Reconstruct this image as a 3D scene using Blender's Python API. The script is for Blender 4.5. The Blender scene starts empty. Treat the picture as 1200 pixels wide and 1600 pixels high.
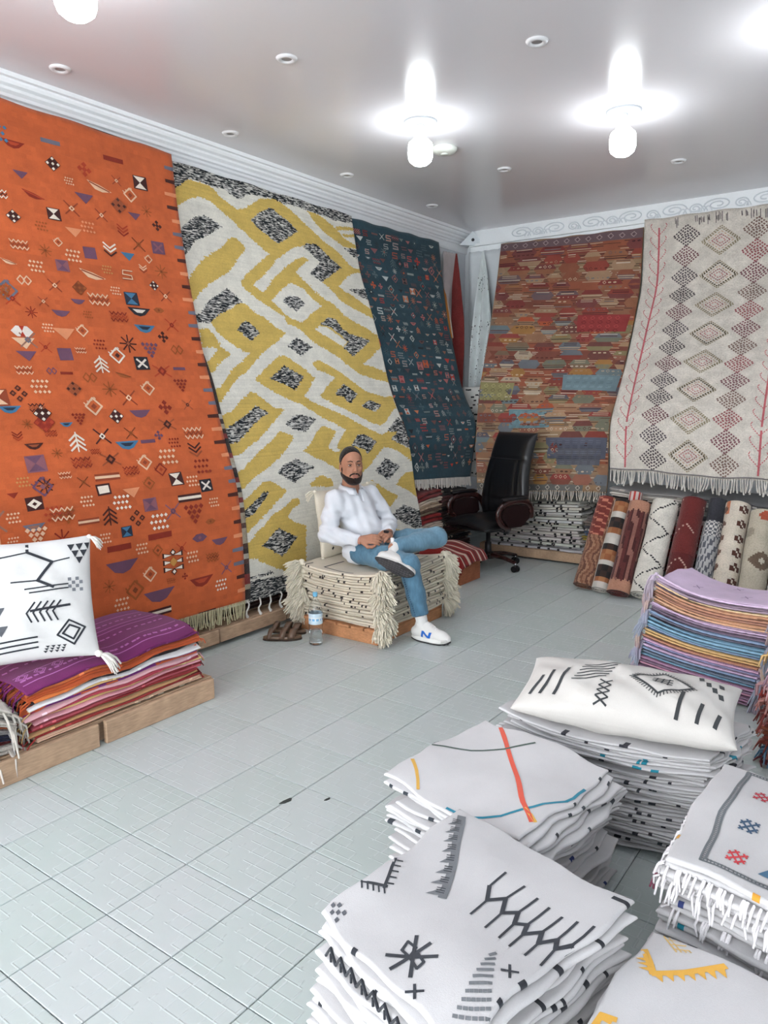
import bpy, math, random
import numpy as np
from mathutils import Matrix, Vector

scn = bpy.context.scene
COL = scn.collection

# ------------------------------------------------------------------ camera
TILE = 0.33
def set_camera():
    f, yaw, pitch, roll = 1173.08, 0.626145, 0.152678, 0.00668
    loc = Vector((7.256465, -7.876357, 5.097134)) * TILE
    fw = Vector((-math.sin(yaw) * math.cos(pitch), math.cos(yaw) * math.cos(pitch), -math.sin(pitch)))
    r = Vector((math.cos(yaw), math.sin(yaw), 0))
    d = fw.cross(r)
    r2 = math.cos(roll) * r + math.sin(roll) * d
    d2 = -math.sin(roll) * r + math.cos(roll) * d
    cam = bpy.data.cameras.new('camera')
    cam.sensor_fit = 'VERTICAL'
    cam.sensor_height = 32.0
    cam.lens = f * 32.0 / 1600.0
    cam.clip_start = 0.05
    o = bpy.data.objects.new('camera', cam)
    m = Matrix.Identity(4)
    for i in range(3):
        m[i][0] = r2[i]; m[i][1] = -d2[i]; m[i][2] = -fw[i]; m[i][3] = loc[i]
    o.matrix_world = m
    COL.objects.link(o)
    scn.camera = o
set_camera()

# ------------------------------------------------------------------ sky, daylight, exposure
world = bpy.data.worlds.new('world')
scn.world = world
world.use_nodes = True
wb = world.node_tree.nodes['Background']
wb.inputs['Color'].default_value = (0.935, 0.975, 1.0, 1)
wb.inputs['Strength'].default_value = 4.6
scn.view_settings.view_transform = 'Standard'
scn.view_settings.look = 'None'
scn.view_settings.gamma = 1.0
scn.view_settings.use_curve_mapping = False
scn.view_settings.exposure = 0.92
BULB_POWER = 22.0

# ------------------------------------------------------------------ helpers
def C(r, g, b):
    def l(c):
        c /= 255.0
        return c / 12.92 if c <= 0.04045 else ((c + 0.055) / 1.055) ** 2.4
    return (l(r), l(g), l(b))

def new_mat(name):
    m = bpy.data.materials.new(name)
    m.use_nodes = True
    return m, m.node_tree, m.node_tree.nodes['Principled BSDF']

def textile(name, scale=220.0, bump=0.35, var=0.16, rough=0.95, stretch=(1, 1, 1), dist=0.004, sheen=0.15, spec=0.15):
    m, nt, b = new_mat(name)
    N, L = nt.nodes, nt.links
    at = N.new('ShaderNodeAttribute'); at.attribute_name = 'Col'
    tc = N.new('ShaderNodeTexCoord')
    mp = N.new('ShaderNodeMapping'); mp.inputs['Scale'].default_value = stretch
    L.new(tc.outputs['Object'], mp.inputs['Vector'])
    no = N.new('ShaderNodeTexNoise'); no.inputs['Scale'].default_value = scale; no.inputs['Detail'].default_value = 3
    L.new(mp.outputs['Vector'], no.inputs['Vector'])
    n2 = N.new('ShaderNodeTexNoise'); n2.inputs['Scale'].default_value = 9; n2.inputs['Detail'].default_value = 2
    L.new(tc.outputs['Object'], n2.inputs['Vector'])
    ad = N.new('ShaderNodeMath'); ad.operation = 'ADD'
    L.new(no.outputs['Fac'], ad.inputs[0]); L.new(n2.outputs['Fac'], ad.inputs[1])
    mr = N.new('ShaderNodeMapRange')
    mr.inputs['From Min'].default_value = 0.6; mr.inputs['From Max'].default_value = 1.4
    mr.inputs['To Min'].default_value = 1 - var; mr.inputs['To Max'].default_value = 1 + var * 0.5
    L.new(ad.outputs[0], mr.inputs['Value'])
    mx = N.new('ShaderNodeVectorMath'); mx.operation = 'SCALE'
    L.new(at.outputs['Color'], mx.inputs[0]); L.new(mr.outputs['Result'], mx.inputs['Scale'])
    L.new(mx.outputs['Vector'], b.inputs['Base Color'])
    bp = N.new('ShaderNodeBump'); bp.inputs['Strength'].default_value = bump; bp.inputs['Distance'].default_value = dist
    L.new(no.outputs['Fac'], bp.inputs['Height']); L.new(bp.outputs['Normal'], b.inputs['Normal'])
    b.inputs['Roughness'].default_value = rough
    b.inputs['Specular IOR Level'].default_value = spec
    b.inputs['Sheen Weight'].default_value = sheen
    return m

def plain(name, rough=0.5, metal=0.0, spec=0.5, coat=0.0, nscale=30.0, var=0.08, bump=0.0):
    m = textile(name, nscale, bump, var, rough, sheen=0.0, spec=spec)
    b = m.node_tree.nodes['Principled BSDF']
    b.inputs['Metallic'].default_value = metal
    b.inputs['Coat Weight'].default_value = coat
    return m

M = {}
M['wool'] = textile('wool_cloth', 260, 0.45)
M['kilim'] = textile('flat_woven_wool', 160, 0.5, 0.2, stretch=(1, 1, 3.2))
M['cotton'] = textile('soft_cotton', 420, 0.25, 0.08, dist=0.002)
M['shag'] = textile('shaggy_wool', 90, 0.8, 0.28, dist=0.01)
M['denim'] = textile('denim', 60, 0.35, 0.3, 0.85, stretch=(1, 1, 0.35))
M['skin'] = plain('skin', 0.55, spec=0.35, nscale=60, var=0.10)
M['plaster'] = textile('painted_plaster', 40, 0.12, 0.03, 0.55, sheen=0, spec=0.4)
M['plastic'] = plain('plastic', 0.35)
M['rubber'] = plain('rubber', 0.75, spec=0.25)
M['leather'] = textile('black_leather', 55, 0.25, 0.2, 0.32, sheen=0, spec=0.5)
M['metal'] = plain('chrome', 0.25, 1.0)
M['lacquer'] = plain('lacquered_wood', 0.25, coat=0.4, nscale=20, var=0.3)

def wood_mat():
    m = textile('pale_pine', 14, 0.25, 0.35, 0.8, stretch=(4, 1.2, 9), sheen=0, spec=0.2)
    return m
M['wood'] = wood_mat()

def mottle_mat():
    m, nt, b = new_mat('mottled_black_and_white_yarn')
    N, L = nt.nodes, nt.links
    tc = N.new('ShaderNodeTexCoord'); mp = N.new('ShaderNodeMapping')
    mp.inputs['Scale'].default_value = (25, 22, 115); mp.inputs['Rotation'].default_value = (0.25, 0, 0)
    L.new(tc.outputs['Object'], mp.inputs['Vector'])
    no = N.new('ShaderNodeTexNoise'); no.inputs['Scale'].default_value = 1.0; no.inputs['Detail'].default_value = 2; no.inputs['Distortion'].default_value = 0.8
    L.new(mp.outputs['Vector'], no.inputs['Vector'])
    cr = N.new('ShaderNodeValToRGB')
    cr.color_ramp.elements[0].position = 0.47; cr.color_ramp.elements[0].color = (*C(38, 42, 46), 1)
    cr.color_ramp.elements[1].position = 0.62; cr.color_ramp.elements[1].color = (*C(205, 203, 198), 1)
    L.new(no.outputs['Fac'], cr.inputs['Fac']); L.new(cr.outputs['Color'], b.inputs['Base Color'])
    b.inputs['Roughness'].default_value = 0.95
    b.inputs['Specular IOR Level'].default_value = 0.1
    bp = N.new('ShaderNodeBump'); bp.inputs['Strength'].default_value = 0.4; bp.inputs['Distance'].default_value = 0.004
    L.new(no.outputs['Fac'], bp.inputs['Height']); L.new(bp.outputs['Normal'], b.inputs['Normal'])
    return m
M['mottle'] = mottle_mat()

def glass_mat(name, color=(1, 1, 1), ior=1.3, rough=0.02):
    m, nt, b = new_mat(name)
    b.inputs['Base Color'].default_value = (*color, 1)
    b.inputs['Transmission Weight'].default_value = 1.0
    b.inputs['IOR'].default_value = ior
    b.inputs['Roughness'].default_value = rough
    return m
M['clear'] = glass_mat('clear_plastic', (0.97, 0.99, 1.0), 1.32, 0.03)
M['water'] = glass_mat('water', (0.93, 0.98, 1.0), 1.33, 0.0)

def emit_mat(name, col, s):
    m, nt, b = new_mat(name)
    b.inputs['Base Color'].default_value = (0.9, 0.9, 0.9, 1)
    b.inputs['Emission Color'].default_value = (*col, 1)
    b.inputs['Emission Strength'].default_value = s
    return m
M['bulb'] = emit_mat('lit_bulb', (0.92, 0.97, 1.0), BULB_POWER)

class MB:
    """collects shapes; build() links them as one mesh object"""
    def __init__(s):
        s.V = []; s.F = []; s.K = []; s.n = 0
    def add(s, v, f, col=(0.8, 0.8, 0.8), mat=0, smooth=True):
        v = np.asarray(v, float).reshape(-1, 3)
        cols = np.asarray(col, float)
        if isinstance(f, np.ndarray):
            groups = [(f, cols)]
        else:
            by = {}
            for i, q in enumerate(f):
                by.setdefault(len(q), []).append(i)
            groups = []
            for k, ids in by.items():
                groups.append((np.array([f[i] for i in ids]), cols[ids] if cols.ndim == 2 else cols))
        for fa, c in groups:
            if len(fa) == 0: continue
            cc = np.broadcast_to(c, (len(fa), 3)) if c.ndim == 1 else c
            mm = np.broadcast_to(np.asarray(mat), (len(fa),))
            s.F.append(fa + s.n); s.K.append((cc, mm, smooth))
        s.V.append(v); s.n += len(v)
        return s
    def grid(s, P, col=(0.8, 0.8, 0.8), mat=0, flip=False, keep=None, smooth=True, closeu=False):
        nv, nu = P.shape[:2]
        idx = np.arange(nv * nu).reshape(nv, nu)
        if closeu: idx = np.concatenate([idx, idx[:, :1]], 1)
        f = np.stack([idx[:-1, :-1], idx[:-1, 1:], idx[1:, 1:], idx[1:, :-1]], -1).reshape(-1, 4)
        if flip: f = f[:, ::-1]
        col = np.asarray(col, float)
        if col.ndim == 3: col = col.reshape(-1, 3)
        mat = np.asarray(mat)
        if mat.ndim == 2: mat = mat.reshape(-1)
        if keep is not None:
            k = keep.reshape(-1); f = f[k]
            if col.ndim == 2: col = col[k]
            if mat.ndim == 1: mat = mat[k]
        return s.add(P.reshape(-1, 3), f, col, mat, smooth)
    def box(s, lo, hi, col=(0.8, 0.8, 0.8), mat=0, bev=0.0, T=None):
        lo = np.array(lo, float); hi = np.array(hi, float)
        b = min(bev, *(0.45 * (hi - lo))) if bev else 0
        if b <= 0:
            v = np.array([[(lo, hi)[i >> k & 1][k] for k in range(3)] for i in range(8)])
            f = [(0, 2, 3, 1), (4, 5, 7, 6), (0, 1, 5, 4), (2, 6, 7, 3), (0, 4, 6, 2), (1, 3, 7, 5)]
            if T is not None: v = T(v)
            return s.add(v, f, col, mat, False)
        v = []; f = []
        key = {}
        def vid(c, ax):
            k = (c, ax)
            if k not in key:
                p = []
                for a in range(3):
                    e = (lo, hi)[c >> a & 1][a]
                    if a != ax: e += b if not (c >> a & 1) else -b
                    p.append(e)
                key[k] = len(v); v.append(p)
            return key[k]
        for ax in range(3):
            a1, a2 = (ax + 1) % 3, (ax + 2) % 3
            for sd in (0, 1):
                cs = [sd << ax | i << a1 | j << a2 for i, j in ((0, 0), (1, 0), (1, 1), (0, 1))]
                q = [vid(c, ax) for c in cs]
                f.append(q if sd else q[::-1])
        for ax in range(3):          # edges along ax
            a1, a2 = (ax + 1) % 3, (ax + 2) % 3
            for i in (0, 1):
                for j in (0, 1):
                    c0 = i << a1 | j << a2; c1 = c0 | 1 << ax
                    q = [vid(c0, a1), vid(c1, a1), vid(c1, a2), vid(c0, a2)]
                    f.append(q if i == j else q[::-1])
        for c in range(8):
            q = [vid(c, 0), vid(c, 1), vid(c, 2)]
            par = bin(c).count('1') % 2
            f.append(q if par else q[::-1])
        v = np.array(v)
        if T is not None: v = T(v)
        return s.add(v, f, col, mat, False)
    def tube(s, path, rad, n=8, col=(0.8, 0.8, 0.8), mat=0, caps=True, ell=None):
        P = np.asarray(path, float); m = len(P)
        R = np.broadcast_to(np.asarray(rad, float), (m,))
        t = np.gradient(P, axis=0); t /= np.linalg.norm(t, axis=1)[:, None] + 1e-12
        up = np.array([0, 0, 1.0]) if abs(t[0][2]) < 0.9 else np.array([1.0, 0, 0])
        a = np.linspace(0, 2 * np.pi, n, endpoint=False)
        G = np.zeros((m, n, 3)); x = np.cross(up, t[0]); x /= np.linalg.norm(x)
        for i in range(m):
            x = x - t[i] * np.dot(x, t[i]); x /= np.linalg.norm(x) + 1e-12
            y = np.cross(t[i], x)
            ea, eb = ell if ell else (1, 1)
            G[i] = P[i] + R[i] * (np.cos(a)[:, None] * x * ea + np.sin(a)[:, None] * y * eb)
        s.grid(G, col, mat, closeu=True)
        if caps:
            s.add(G[0], [list(range(n))[::-1]], col, mat, False)
            s.add(G[-1], [list(range(n))], col, mat, False)
        return s
    def lathe(s, prof, n=20, col=(0.8, 0.8, 0.8), mat=0, at=(0, 0, 0), axis='z'):
        prof = np.asarray(prof, float)
        a = np.linspace(0, 2 * np.pi, n, endpoint=False)
        G = np.zeros((len(prof), n, 3))
        G[..., 0] = prof[:, :1] * np.cos(a); G[..., 1] = prof[:, :1] * np.sin(a); G[..., 2] = prof[:, 1:2]
        if axis == 'x': G = G[..., [2, 0, 1]]
        if axis == 'y': G = G[..., [1, 2, 0]]
        return s.grid(G + np.array(at), col, mat, closeu=True)
    def prism(s, poly, frame, h0, h1, col=(0.8, 0.8, 0.8), mat=0):
        """2-D outline extruded; frame = (origin, ex, ey, en)"""
        o, ex, ey, en = [np.array(q, float) for q in frame]
        p = np.asarray(poly, float); n = len(p)
        base = o + p[:, :1] * ex + p[:, 1:2] * ey
        v = np.concatenate([base + en * h0, base + en * h1])
        f = [list(range(n))[::-1], [i + n for i in range(n)]]
        f += [[i, (i + 1) % n, (i + 1) % n + n, i + n] for i in range(n)]
        return s.add(v, f, col, mat, False)
    def xf(s, fn):
        s.V = [fn(v) for v in s.V]; return s
    def mesh(s, name, mats, origin=(0, 0, 0)):
        me = bpy.data.meshes.new(name)
        v = np.concatenate(s.V) - np.array(origin, float)
        me.vertices.add(len(v)); me.vertices.foreach_set('co', v.ravel())
        tot = sum(f.size for f in s.F); npoly = sum(len(f) for f in s.F)
        me.loops.add(tot); me.polygons.add(npoly)
        me.loops.foreach_set('vertex_index', np.concatenate([f.ravel() for f in s.F]).astype(np.int32))
        lens = np.concatenate([np.full(len(f), f.shape[1]) for f in s.F])
        me.polygons.foreach_set('loop_start', np.r_[0, np.cumsum(lens)[:-1]].astype(np.int32))
        me.polygons.foreach_set('material_index', np.concatenate([k[1] for k in s.K]).astype(np.int32))
        me.polygons.foreach_set('use_smooth', np.concatenate([np.full(len(f), k[2]) for f, k in zip(s.F, s.K)]))
        me.update(calc_edges=True)
        c = np.concatenate([k[0] for k in s.K])
        at = me.attributes.new('Col', 'FLOAT_COLOR', 'FACE')
        at.data.foreach_set('color', np.c_[c, np.ones(len(c))].ravel())
        for m in (mats if isinstance(mats, (list, tuple)) else [mats]):
            me.materials.append(M[m] if isinstance(m, str) else m)
        me.validate()
        return me
    def build(s, name, mats, parent=None, origin=None):
        """world coordinates in; child of an unrotated Empty, or top-level with its origin given"""
        org = np.array(parent.location if parent is not None and origin is None else (origin if origin is not None else (0, 0, 0)), float)
        if parent is not None:
            q = parent
            org = np.zeros(3)
            while q is not None:
                org = org + np.array(q.location); q = q.parent
        o = bpy.data.objects.new(name, s.mesh(name, mats, org))
        COL.objects.link(o)
        if parent is not None: o.parent = parent
        else: o.location = org
        return o

def tag(o, label=None, cat=None, group=None, kind=None):
    if label: o['label'] = label
    if cat: o['category'] = cat
    if group: o['group'] = group
    if kind: o['kind'] = kind
    return o

def empty(name, loc, label=None, cat=None, group=None, kind=None, rz=0.0):
    o = bpy.data.objects.new(name, None)
    o.empty_display_size = 0.1
    o.location = loc; o.rotation_euler = (0, 0, rz)
    COL.objects.link(o)
    return tag(o, label, cat, group, kind)

def place(name, me, parent=None, loc=(0, 0, 0), rot=(0, 0, 0), scale=1.0):
    o = bpy.data.objects.new(name, me)
    COL.objects.link(o)
    o.parent = parent; o.location = loc; o.rotation_euler = rot
    o.scale = (scale,) * 3 if not isinstance(scale, tuple) else scale
    return o

ORD = ['top', 'second', 'third', 'fourth', 'fifth', 'sixth', 'seventh', 'eighth', 'ninth', 'tenth', 'eleventh', 'twelfth',
       'thirteenth', 'fourteenth', 'fifteenth', 'sixteenth', 'seventeenth', 'eighteenth', 'nineteenth', 'twentieth',
       'twenty-first', 'twenty-second', 'twenty-third', 'twenty-fourth', 'twenty-fifth', 'twenty-sixth', 'twenty-seventh',
       'twenty-eighth', 'twenty-ninth', 'thirtieth', 'thirty-first', 'thirty-second']

WHITE = C(236, 234, 230); CREAM = C(226, 216, 196); BLACK = C(34, 34, 38); OFFW = C(240, 238, 236)
XW, YW, ZC = -2.36, 5.70, 3.60      # left wall, back wall, ceiling
XR, YF = 3.4, -6.0                  # right wall, open shop front

# ------------------------------------------------------------------ the room
def tile_material():
    m, nt, b = new_mat('glazed_floor_tile')
    N, L = nt.nodes, nt.links
    tc = N.new('ShaderNodeTexCoord'); oi = N.new('ShaderNodeObjectInfo')
    br = N.new('ShaderNodeTexBrick')
    mp = N.new('ShaderNodeMapping'); mp.inputs['Location'].default_value = (0.013, 0.02, 0)
    L.new(tc.outputs['Object'], mp.inputs['Vector'])
    br.inputs['Scale'].default_value = 1.0; br.inputs['Mortar Size'].default_value = 0.0035; br.inputs['Mortar Smooth'].default_value = 0.6
    br.inputs['Brick Width'].default_value = 0.074; br.inputs['Row Height'].default_value = 0.052
    br.offset = 0.42; br.squash = 0.8; br.squash_frequency = 2
    L.new(mp.outputs['Vector'], br.inputs['Vector'])
    # cobbles show in a stepped band and in islands
    sep = N.new('ShaderNodeSeparateXYZ'); L.new(tc.outputs['Object'], sep.inputs[0])
    su = N.new('ShaderNodeMath'); su.operation = 'ADD'; L.new(sep.outputs['X'], su.inputs[0]); L.new(sep.outputs['Y'], su.inputs[1])
    sn = N.new('ShaderNodeMath'); sn.operation = 'SINE'
    mu = N.new('ShaderNodeMath'); mu.operation = 'MULTIPLY'; mu.inputs[1].default_value = 17.0; L.new(su.outputs[0], mu.inputs[0]); L.new(mu.outputs[0], sn.inputs[0])
    n1 = N.new('ShaderNodeTexNoise'); n1.inputs['Scale'].default_value = 11; L.new(tc.outputs['Object'], n1.inputs['Vector'])
    ad = N.new('ShaderNodeMath'); ad.operation = 'MULTIPLY_ADD'; ad.inputs[1].default_value = 4.6
    L.new(n1.outputs['Fac'], ad.inputs[0]); L.new(sn.outputs[0], ad.inputs[2])
    mr = N.new('ShaderNodeMapRange'); mr.inputs['From Min'].default_value = 1.35; mr.inputs['From Max'].default_value = 1.65; L.new(ad.outputs[0], mr.inputs['Value'])
    ml = N.new('ShaderNodeMath'); ml.operation = 'MULTIPLY'; L.new(br.outputs['Fac'], ml.inputs[0]); L.new(mr.outputs['Result'], ml.inputs[1])
    # colour
    n2 = N.new('ShaderNodeTexNoise'); n2.inputs['Scale'].default_value = 5
    L.new(tc.outputs['Object'], n2.inputs['Vector'])
    mA = N.new('ShaderNodeMix'); mA.data_type = 'RGBA'
    mA.inputs['A'].default_value = (*C(186, 197, 193), 1); mA.inputs['B'].default_value = (*C(197, 201, 202), 1)
    sm = N.new('ShaderNodeMath'); sm.operation = 'MULTIPLY_ADD'; sm.inputs[1].default_value = 0.55
    L.new(oi.outputs['Random'], sm.inputs[0]); L.new(n2.outputs['Fac'], sm.inputs[2])
    s2 = N.new('ShaderNodeMath'); s2.operation = 'SUBTRACT'; s2.inputs[1].default_value = 0.3; L.new(sm.outputs[0], s2.inputs[0])
    L.new(s2.outputs[0], mA.inputs['Factor'])
    mB = N.new('ShaderNodeMix'); mB.data_type = 'RGBA'; mB.inputs['B'].default_value = (*C(208, 214, 213), 1)
    fm = N.new('ShaderNodeMath'); fm.operation = 'MULTIPLY'; fm.inputs[1].default_value = 0.55; L.new(ml.outputs[0], fm.inputs[0])
    L.new(mA.outputs['Result'], mB.inputs['A']); L.new(fm.outputs[0], mB.inputs['Factor'])
    L.new(mB.outputs['Result'], b.inputs['Base Color'])
    b.inputs['Roughness'].default_value = 0.38
    b.inputs['Specular IOR Level'].default_value = 0.45
    bp = N.new('ShaderNodeBump'); bp.inputs['Strength'].default_value = 0.5; bp.inputs['Distance'].default_value = 0.002
    L.new(ml.outputs[0], bp.inputs['Height']); L.new(bp.outputs['Normal'], b.inputs['Normal'])
    return m
M['tile'] = tile_material()

def ceiling_material():
    m, nt, b = new_mat('glossy_painted_ceiling')
    N, L = nt.nodes, nt.links
    tc = N.new('ShaderNodeTexCoord'); no = N.new('ShaderNodeTexNoise'); no.inputs['Scale'].default_value = 1.2
    L.new(tc.outputs['Object'], no.inputs['Vector'])
    mx = N.new('ShaderNodeMix'); mx.data_type = 'RGBA'
    mx.inputs['A'].default_value = (*C(222, 221, 226), 1); mx.inputs['B'].default_value = (*C(226, 223, 226), 1)
    L.new(no.outputs['Fac'], mx.inputs['Factor']); L.new(mx.outputs['Result'], b.inputs['Base Color'])
    n2 = N.new('ShaderNodeTexNoise'); n2.inputs['Scale'].default_value = 7; n2.inputs['Detail'].default_value = 4
    L.new(tc.outputs['Object'], n2.inputs['Vector'])
    bp = N.new('ShaderNodeBump'); bp.inputs['Strength'].default_value = 0.06; bp.inputs['Distance'].default_value = 0.01
    L.new(n2.outputs['Fac'], bp.inputs['Height']); L.new(bp.outputs['Normal'], b.inputs['Normal'])
    b.inputs['Roughness'].default_value = 0.2
    b.inputs['Specular IOR Level'].default_value = 0.5
    return m
M['ceil'] = ceiling_material()

def build_room():
    fl = MB().box((XW - 0.2, YF - 3, -0.16), (XR + 0.2, YW + 0.2, -0.006), C(118, 126, 126)).build('floor', 'plaster')
    tag(fl, 'pale grey-green ceramic tile floor of the shop', None, kind='structure')
    me = MB().box((0, 0, -0.02), (TILE - 0.004, TILE - 0.004, 0), bev=0.0016).mesh('tile', 'tile')
    cam = scn.camera; inv = cam.matrix_world.inverted()
    far = MB(); cnt = 0
    for i in range(-7, 10):
        for j in range(-19, 17):
            x, y = i * TILE + 0.002, j * TILE + 0.002
            c = inv @ Vector((x + TILE / 2, y + TILE / 2, 0))
            vis = c.z < -0.3 and abs(c.x / -c.z) < 0.57 and abs(c.y / -c.z) < 0.75
            if vis and i >= -5 and j <= 14:
                place('tile', me, fl, (x, y, 0)); cnt += 1
            else:
                far.box((x, y, -0.02), (x + TILE - 0.004, y + TILE - 0.004, 0), bev=0.0016)
    o = far.build('tile_field', 'tile', fl); o['kind'] = 'stuff'
    b = MB().box((XW - 0.2, YF, ZC), (XR + 0.2, YW + 0.2, ZC + 0.15)).build('ceiling', 'ceil'); tag(b, 'glossy white painted ceiling with bright bulb reflections', kind='structure')
    wc = C(226, 229, 233)
    b = MB().box((XW - 0.2, YF, -0.1), (XW, YW + 0.2, ZC), wc).build('wall_left', 'plaster'); tag(b, 'white plaster wall behind the orange and yellow rugs', kind='structure')
    b = MB().box((XW, YW, -0.1), (XR, YW + 0.2, ZC), wc).build('wall_back', 'plaster'); tag(b, 'white plaster wall behind the diamond rug', kind='structure')
    b = MB().box((XR, YF, -0.1), (XR + 0.2, YW + 0.2, ZC), wc).build('wall_right', 'plaster'); tag(b, 'white plaster wall outside the right edge', kind='structure')
    b = MB().box((XW, YF - 0.2, 3.3), (XR, YF, ZC), wc).build('wall_front', 'plaster'); tag(b, 'white header above the open shop front', kind='structure')
    # stepped crown moulding, left
    prof = [(0, 3.38), (0.02, 3.38), (0.03, 3.40), (0.032, 3.455), (0.05, 3.465), (0.055, 3.48), (0.075, 3.487), (0.08, 3.505), (0.10, 3.52),
            (0.105, 3.535), (0.13, 3.545), (0.14, 3.56), (0.142, 3.572), (0.165, 3.575), (0.17, 3.60), (0, 3.60)]
    def crown(name, along, a0, a1, label):
        mb = MB(); n = len(prof)
        for t in (a0, a1):
            pass
        if along == 'y':
            v = [(XW + p, a0, z) for p, z in prof] + [(XW + p, a1, z) for p, z in prof]
        else:
            v = [(a0, YW - p, z) for p, z in prof] + [(a1, YW - p, z) for p, z in prof]
        f = [[i, i + 1, i + 1 + n, i + n] for i in range(n - 1)]
        f += [list(range(n)), [i + n for i in range(n)][::-1]]
        mb.add(v, f, C(244, 246, 248), 0, False)
        return tag(mb.build(name, 'plaster'), label, kind='structure')
    crown('trim_1', 'y', YF, YW, 'stepped white crown moulding above the left wall rugs')
    # back frieze: flat white band with raised arabesque scrolls and a thin ledge
    tr = MB().box((XW + 0.17, YW - 0.17, 3.36), (XR, YW, ZC), C(240, 243, 245)).box((XW + 0.17, YW - 0.21, 3.42), (XR, YW - 0.17, 3.45), C(240, 243, 245)).build('trim_2', 'plaster')
    tag(tr, 'white plaster frieze with raised scrolls above the back wall rugs', kind='structure')
    def scroll(w, h, flip):
        mb = MB(); pts = []
        for k in range(34):
            a = k / 33 * 3.6 * math.pi
            r = 0.5 - 0.40 * k / 33
            pts.append((w * r * math.cos(a) * flip, 0, h * (0.42 + r * math.sin(a) * 0.9)))
        mb.tube(pts, 0.007, 6, C(216, 221, 225))
        for s in (0.2, 0.36):
            q = [(w * (s + 0.3 * k / 9) * flip, 0, h * (0.05 + 0.35 * math.sin(k / 9 * math.pi))) for k in range(10)]
            mb.tube(q, 0.006, 6, C(216, 221, 225))
        return mb.mesh('scroll', 'plaster')
    big = scroll(0.26, 0.13, 1); big2 = scroll(0.26, 0.13, -1); sm = scroll(0.13, 0.10, 1)
    x = -1.55; k = 0
    while x < 2.6:
        place('scroll', (big, sm, big2, sm)[k % 4], tr, (x, YW - 0.172, 3.455))
        x += 0.21; k += 1
    # corner bracket
    tri = [(-0.16, 0), (0.16, 0), (0, 0.16)]
    s = 2 ** -0.5
    fr = ((XW + 0.21, YW - 0.21, 3.43), (s, s, 0), (0, 0, 1), (s, -s, 0))
    cb = MB().prism(tri, fr, 0, 0.03, C(222, 228, 232)).build('corner_bracket', 'plaster', origin=(XW + 0.21, YW - 0.21, 3.43))
    tag(cb, 'white triangular plaster bracket in the ceiling corner', 'bracket')
    o = np.array(fr[0]) + np.array([0, 0, 0.06]) + np.array(fr[3]) * 0.03
    hole = MB().tube([o - np.array(fr[3]) * .005, o + np.array(fr[3]) * 0.012], 0.018, 12, C(40, 44, 48)).build('dark_stud', 'plastic', cb)
build_room()

def build_lights():
    def bulb(x, y, label):
        r = empty('ceiling_bulb', (x, y, ZC), label, 'light bulb', 'bare ceiling bulbs')
        MB().lathe([(0.0, ZC - 0.022), (0.09, ZC - 0.022), (0.115, ZC - 0.012), (0.12, ZC), (0, ZC)], 28, C(176, 180, 184), at=(x, y, 0)).build('mounting_plate', 'plaster', r)
        MB().lathe([(0.0, ZC - 0.075), (0.03, ZC - 0.075), (0.033, ZC - 0.045), (0.024, ZC - 0.02), (0, ZC - 0.02)], 18, C(230, 232, 235), at=(x, y, 0)).build('socket', 'plastic', r)
        MB().lathe([(0.03, ZC - 0.07), (0.034, ZC - 0.085), (0.05, ZC - 0.11), (0.058, ZC - 0.125)], 20, C(235, 236, 238), at=(x, y, 0)).build('collar', 'plastic', r)
        MB().lathe([(0.058, ZC - 0.124), (0.082, ZC - 0.145), (0.088, ZC - 0.17), (0.088, ZC - 0.235), (0.078, ZC - 0.265), (0.05, ZC - 0.288), (0, ZC - 0.297)], 24, at=(x, y, 0)).build('bulb_glass', 'bulb', r)
    bulb(-0.70, 2.15, 'lit white bulb hanging above the seated man, left of the two in view')
    bulb(0.524, 2.815, 'lit white bulb on the ceiling in front of the diamond rug')
    bulb(-0.75, -0.50, 'lit white bulb cut by the top edge, above the orange rug')
    bulb(1.75, 2.15, 'lit white bulb just past the right edge of the ceiling')
    ring = MB().lathe([(0.030, -0.004), (0.036, -0.012), (0.052, -0.013), (0.060, -0.004), (0.062, 0)], 24, C(232, 232, 234)).mesh('ring', 'plastic')
    lens = MB().lathe([(0, -0.003), (0.032, -0.003), (0.036, -0.006)], 20, C(150, 146, 146)).mesh('lens', 'plastic')
    for x, y, lab in ((-1.923, 0.152, 'over the orange rug'), (-0.765, 0.848, 'left of the hanging bulbs, mid ceiling'), (0.477, 1.51, 'between the two bright reflections near the top edge'),
                      (-1.944, 1.508, 'over the left part of the yellow rug'), (-1.916, 2.842, 'over the right part of the yellow rug'), (-0.738, 3.524, 'between the two lit bulbs and the colourful kilim'),
                      (0.523, 4.19, 'in front of the diamond rug'), (-1.895, 4.201, 'over the teal rug near the corner')):
        r = empty('recessed_downlight', (x, y, ZC), 'small unlit recessed downlight ' + lab, 'downlight', 'recessed ceiling downlights')
        place('ring', ring, r); place('lens', lens, r)
    x, y = -0.86, 2.74
    sd = empty('smoke_detector', (x, y, ZC), 'flat round white smoke detector behind the left bulb', 'detector')
    MB().lathe([(0, ZC - 0.045), (0.05, ZC - 0.045), (0.085, ZC - 0.035), (0.10, ZC - 0.018), (0.10, ZC), (0, ZC)], 28, C(226, 230, 222), at=(x, y, 0)).build('housing', 'plastic', sd)
    MB().lathe([(0, ZC - 0.052), (0.028, ZC - 0.052), (0.032, ZC - 0.044)], 20, C(215, 220, 212), at=(x, y, 0)).build('sensor_cap', 'plastic', sd)
build_lights()

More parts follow.
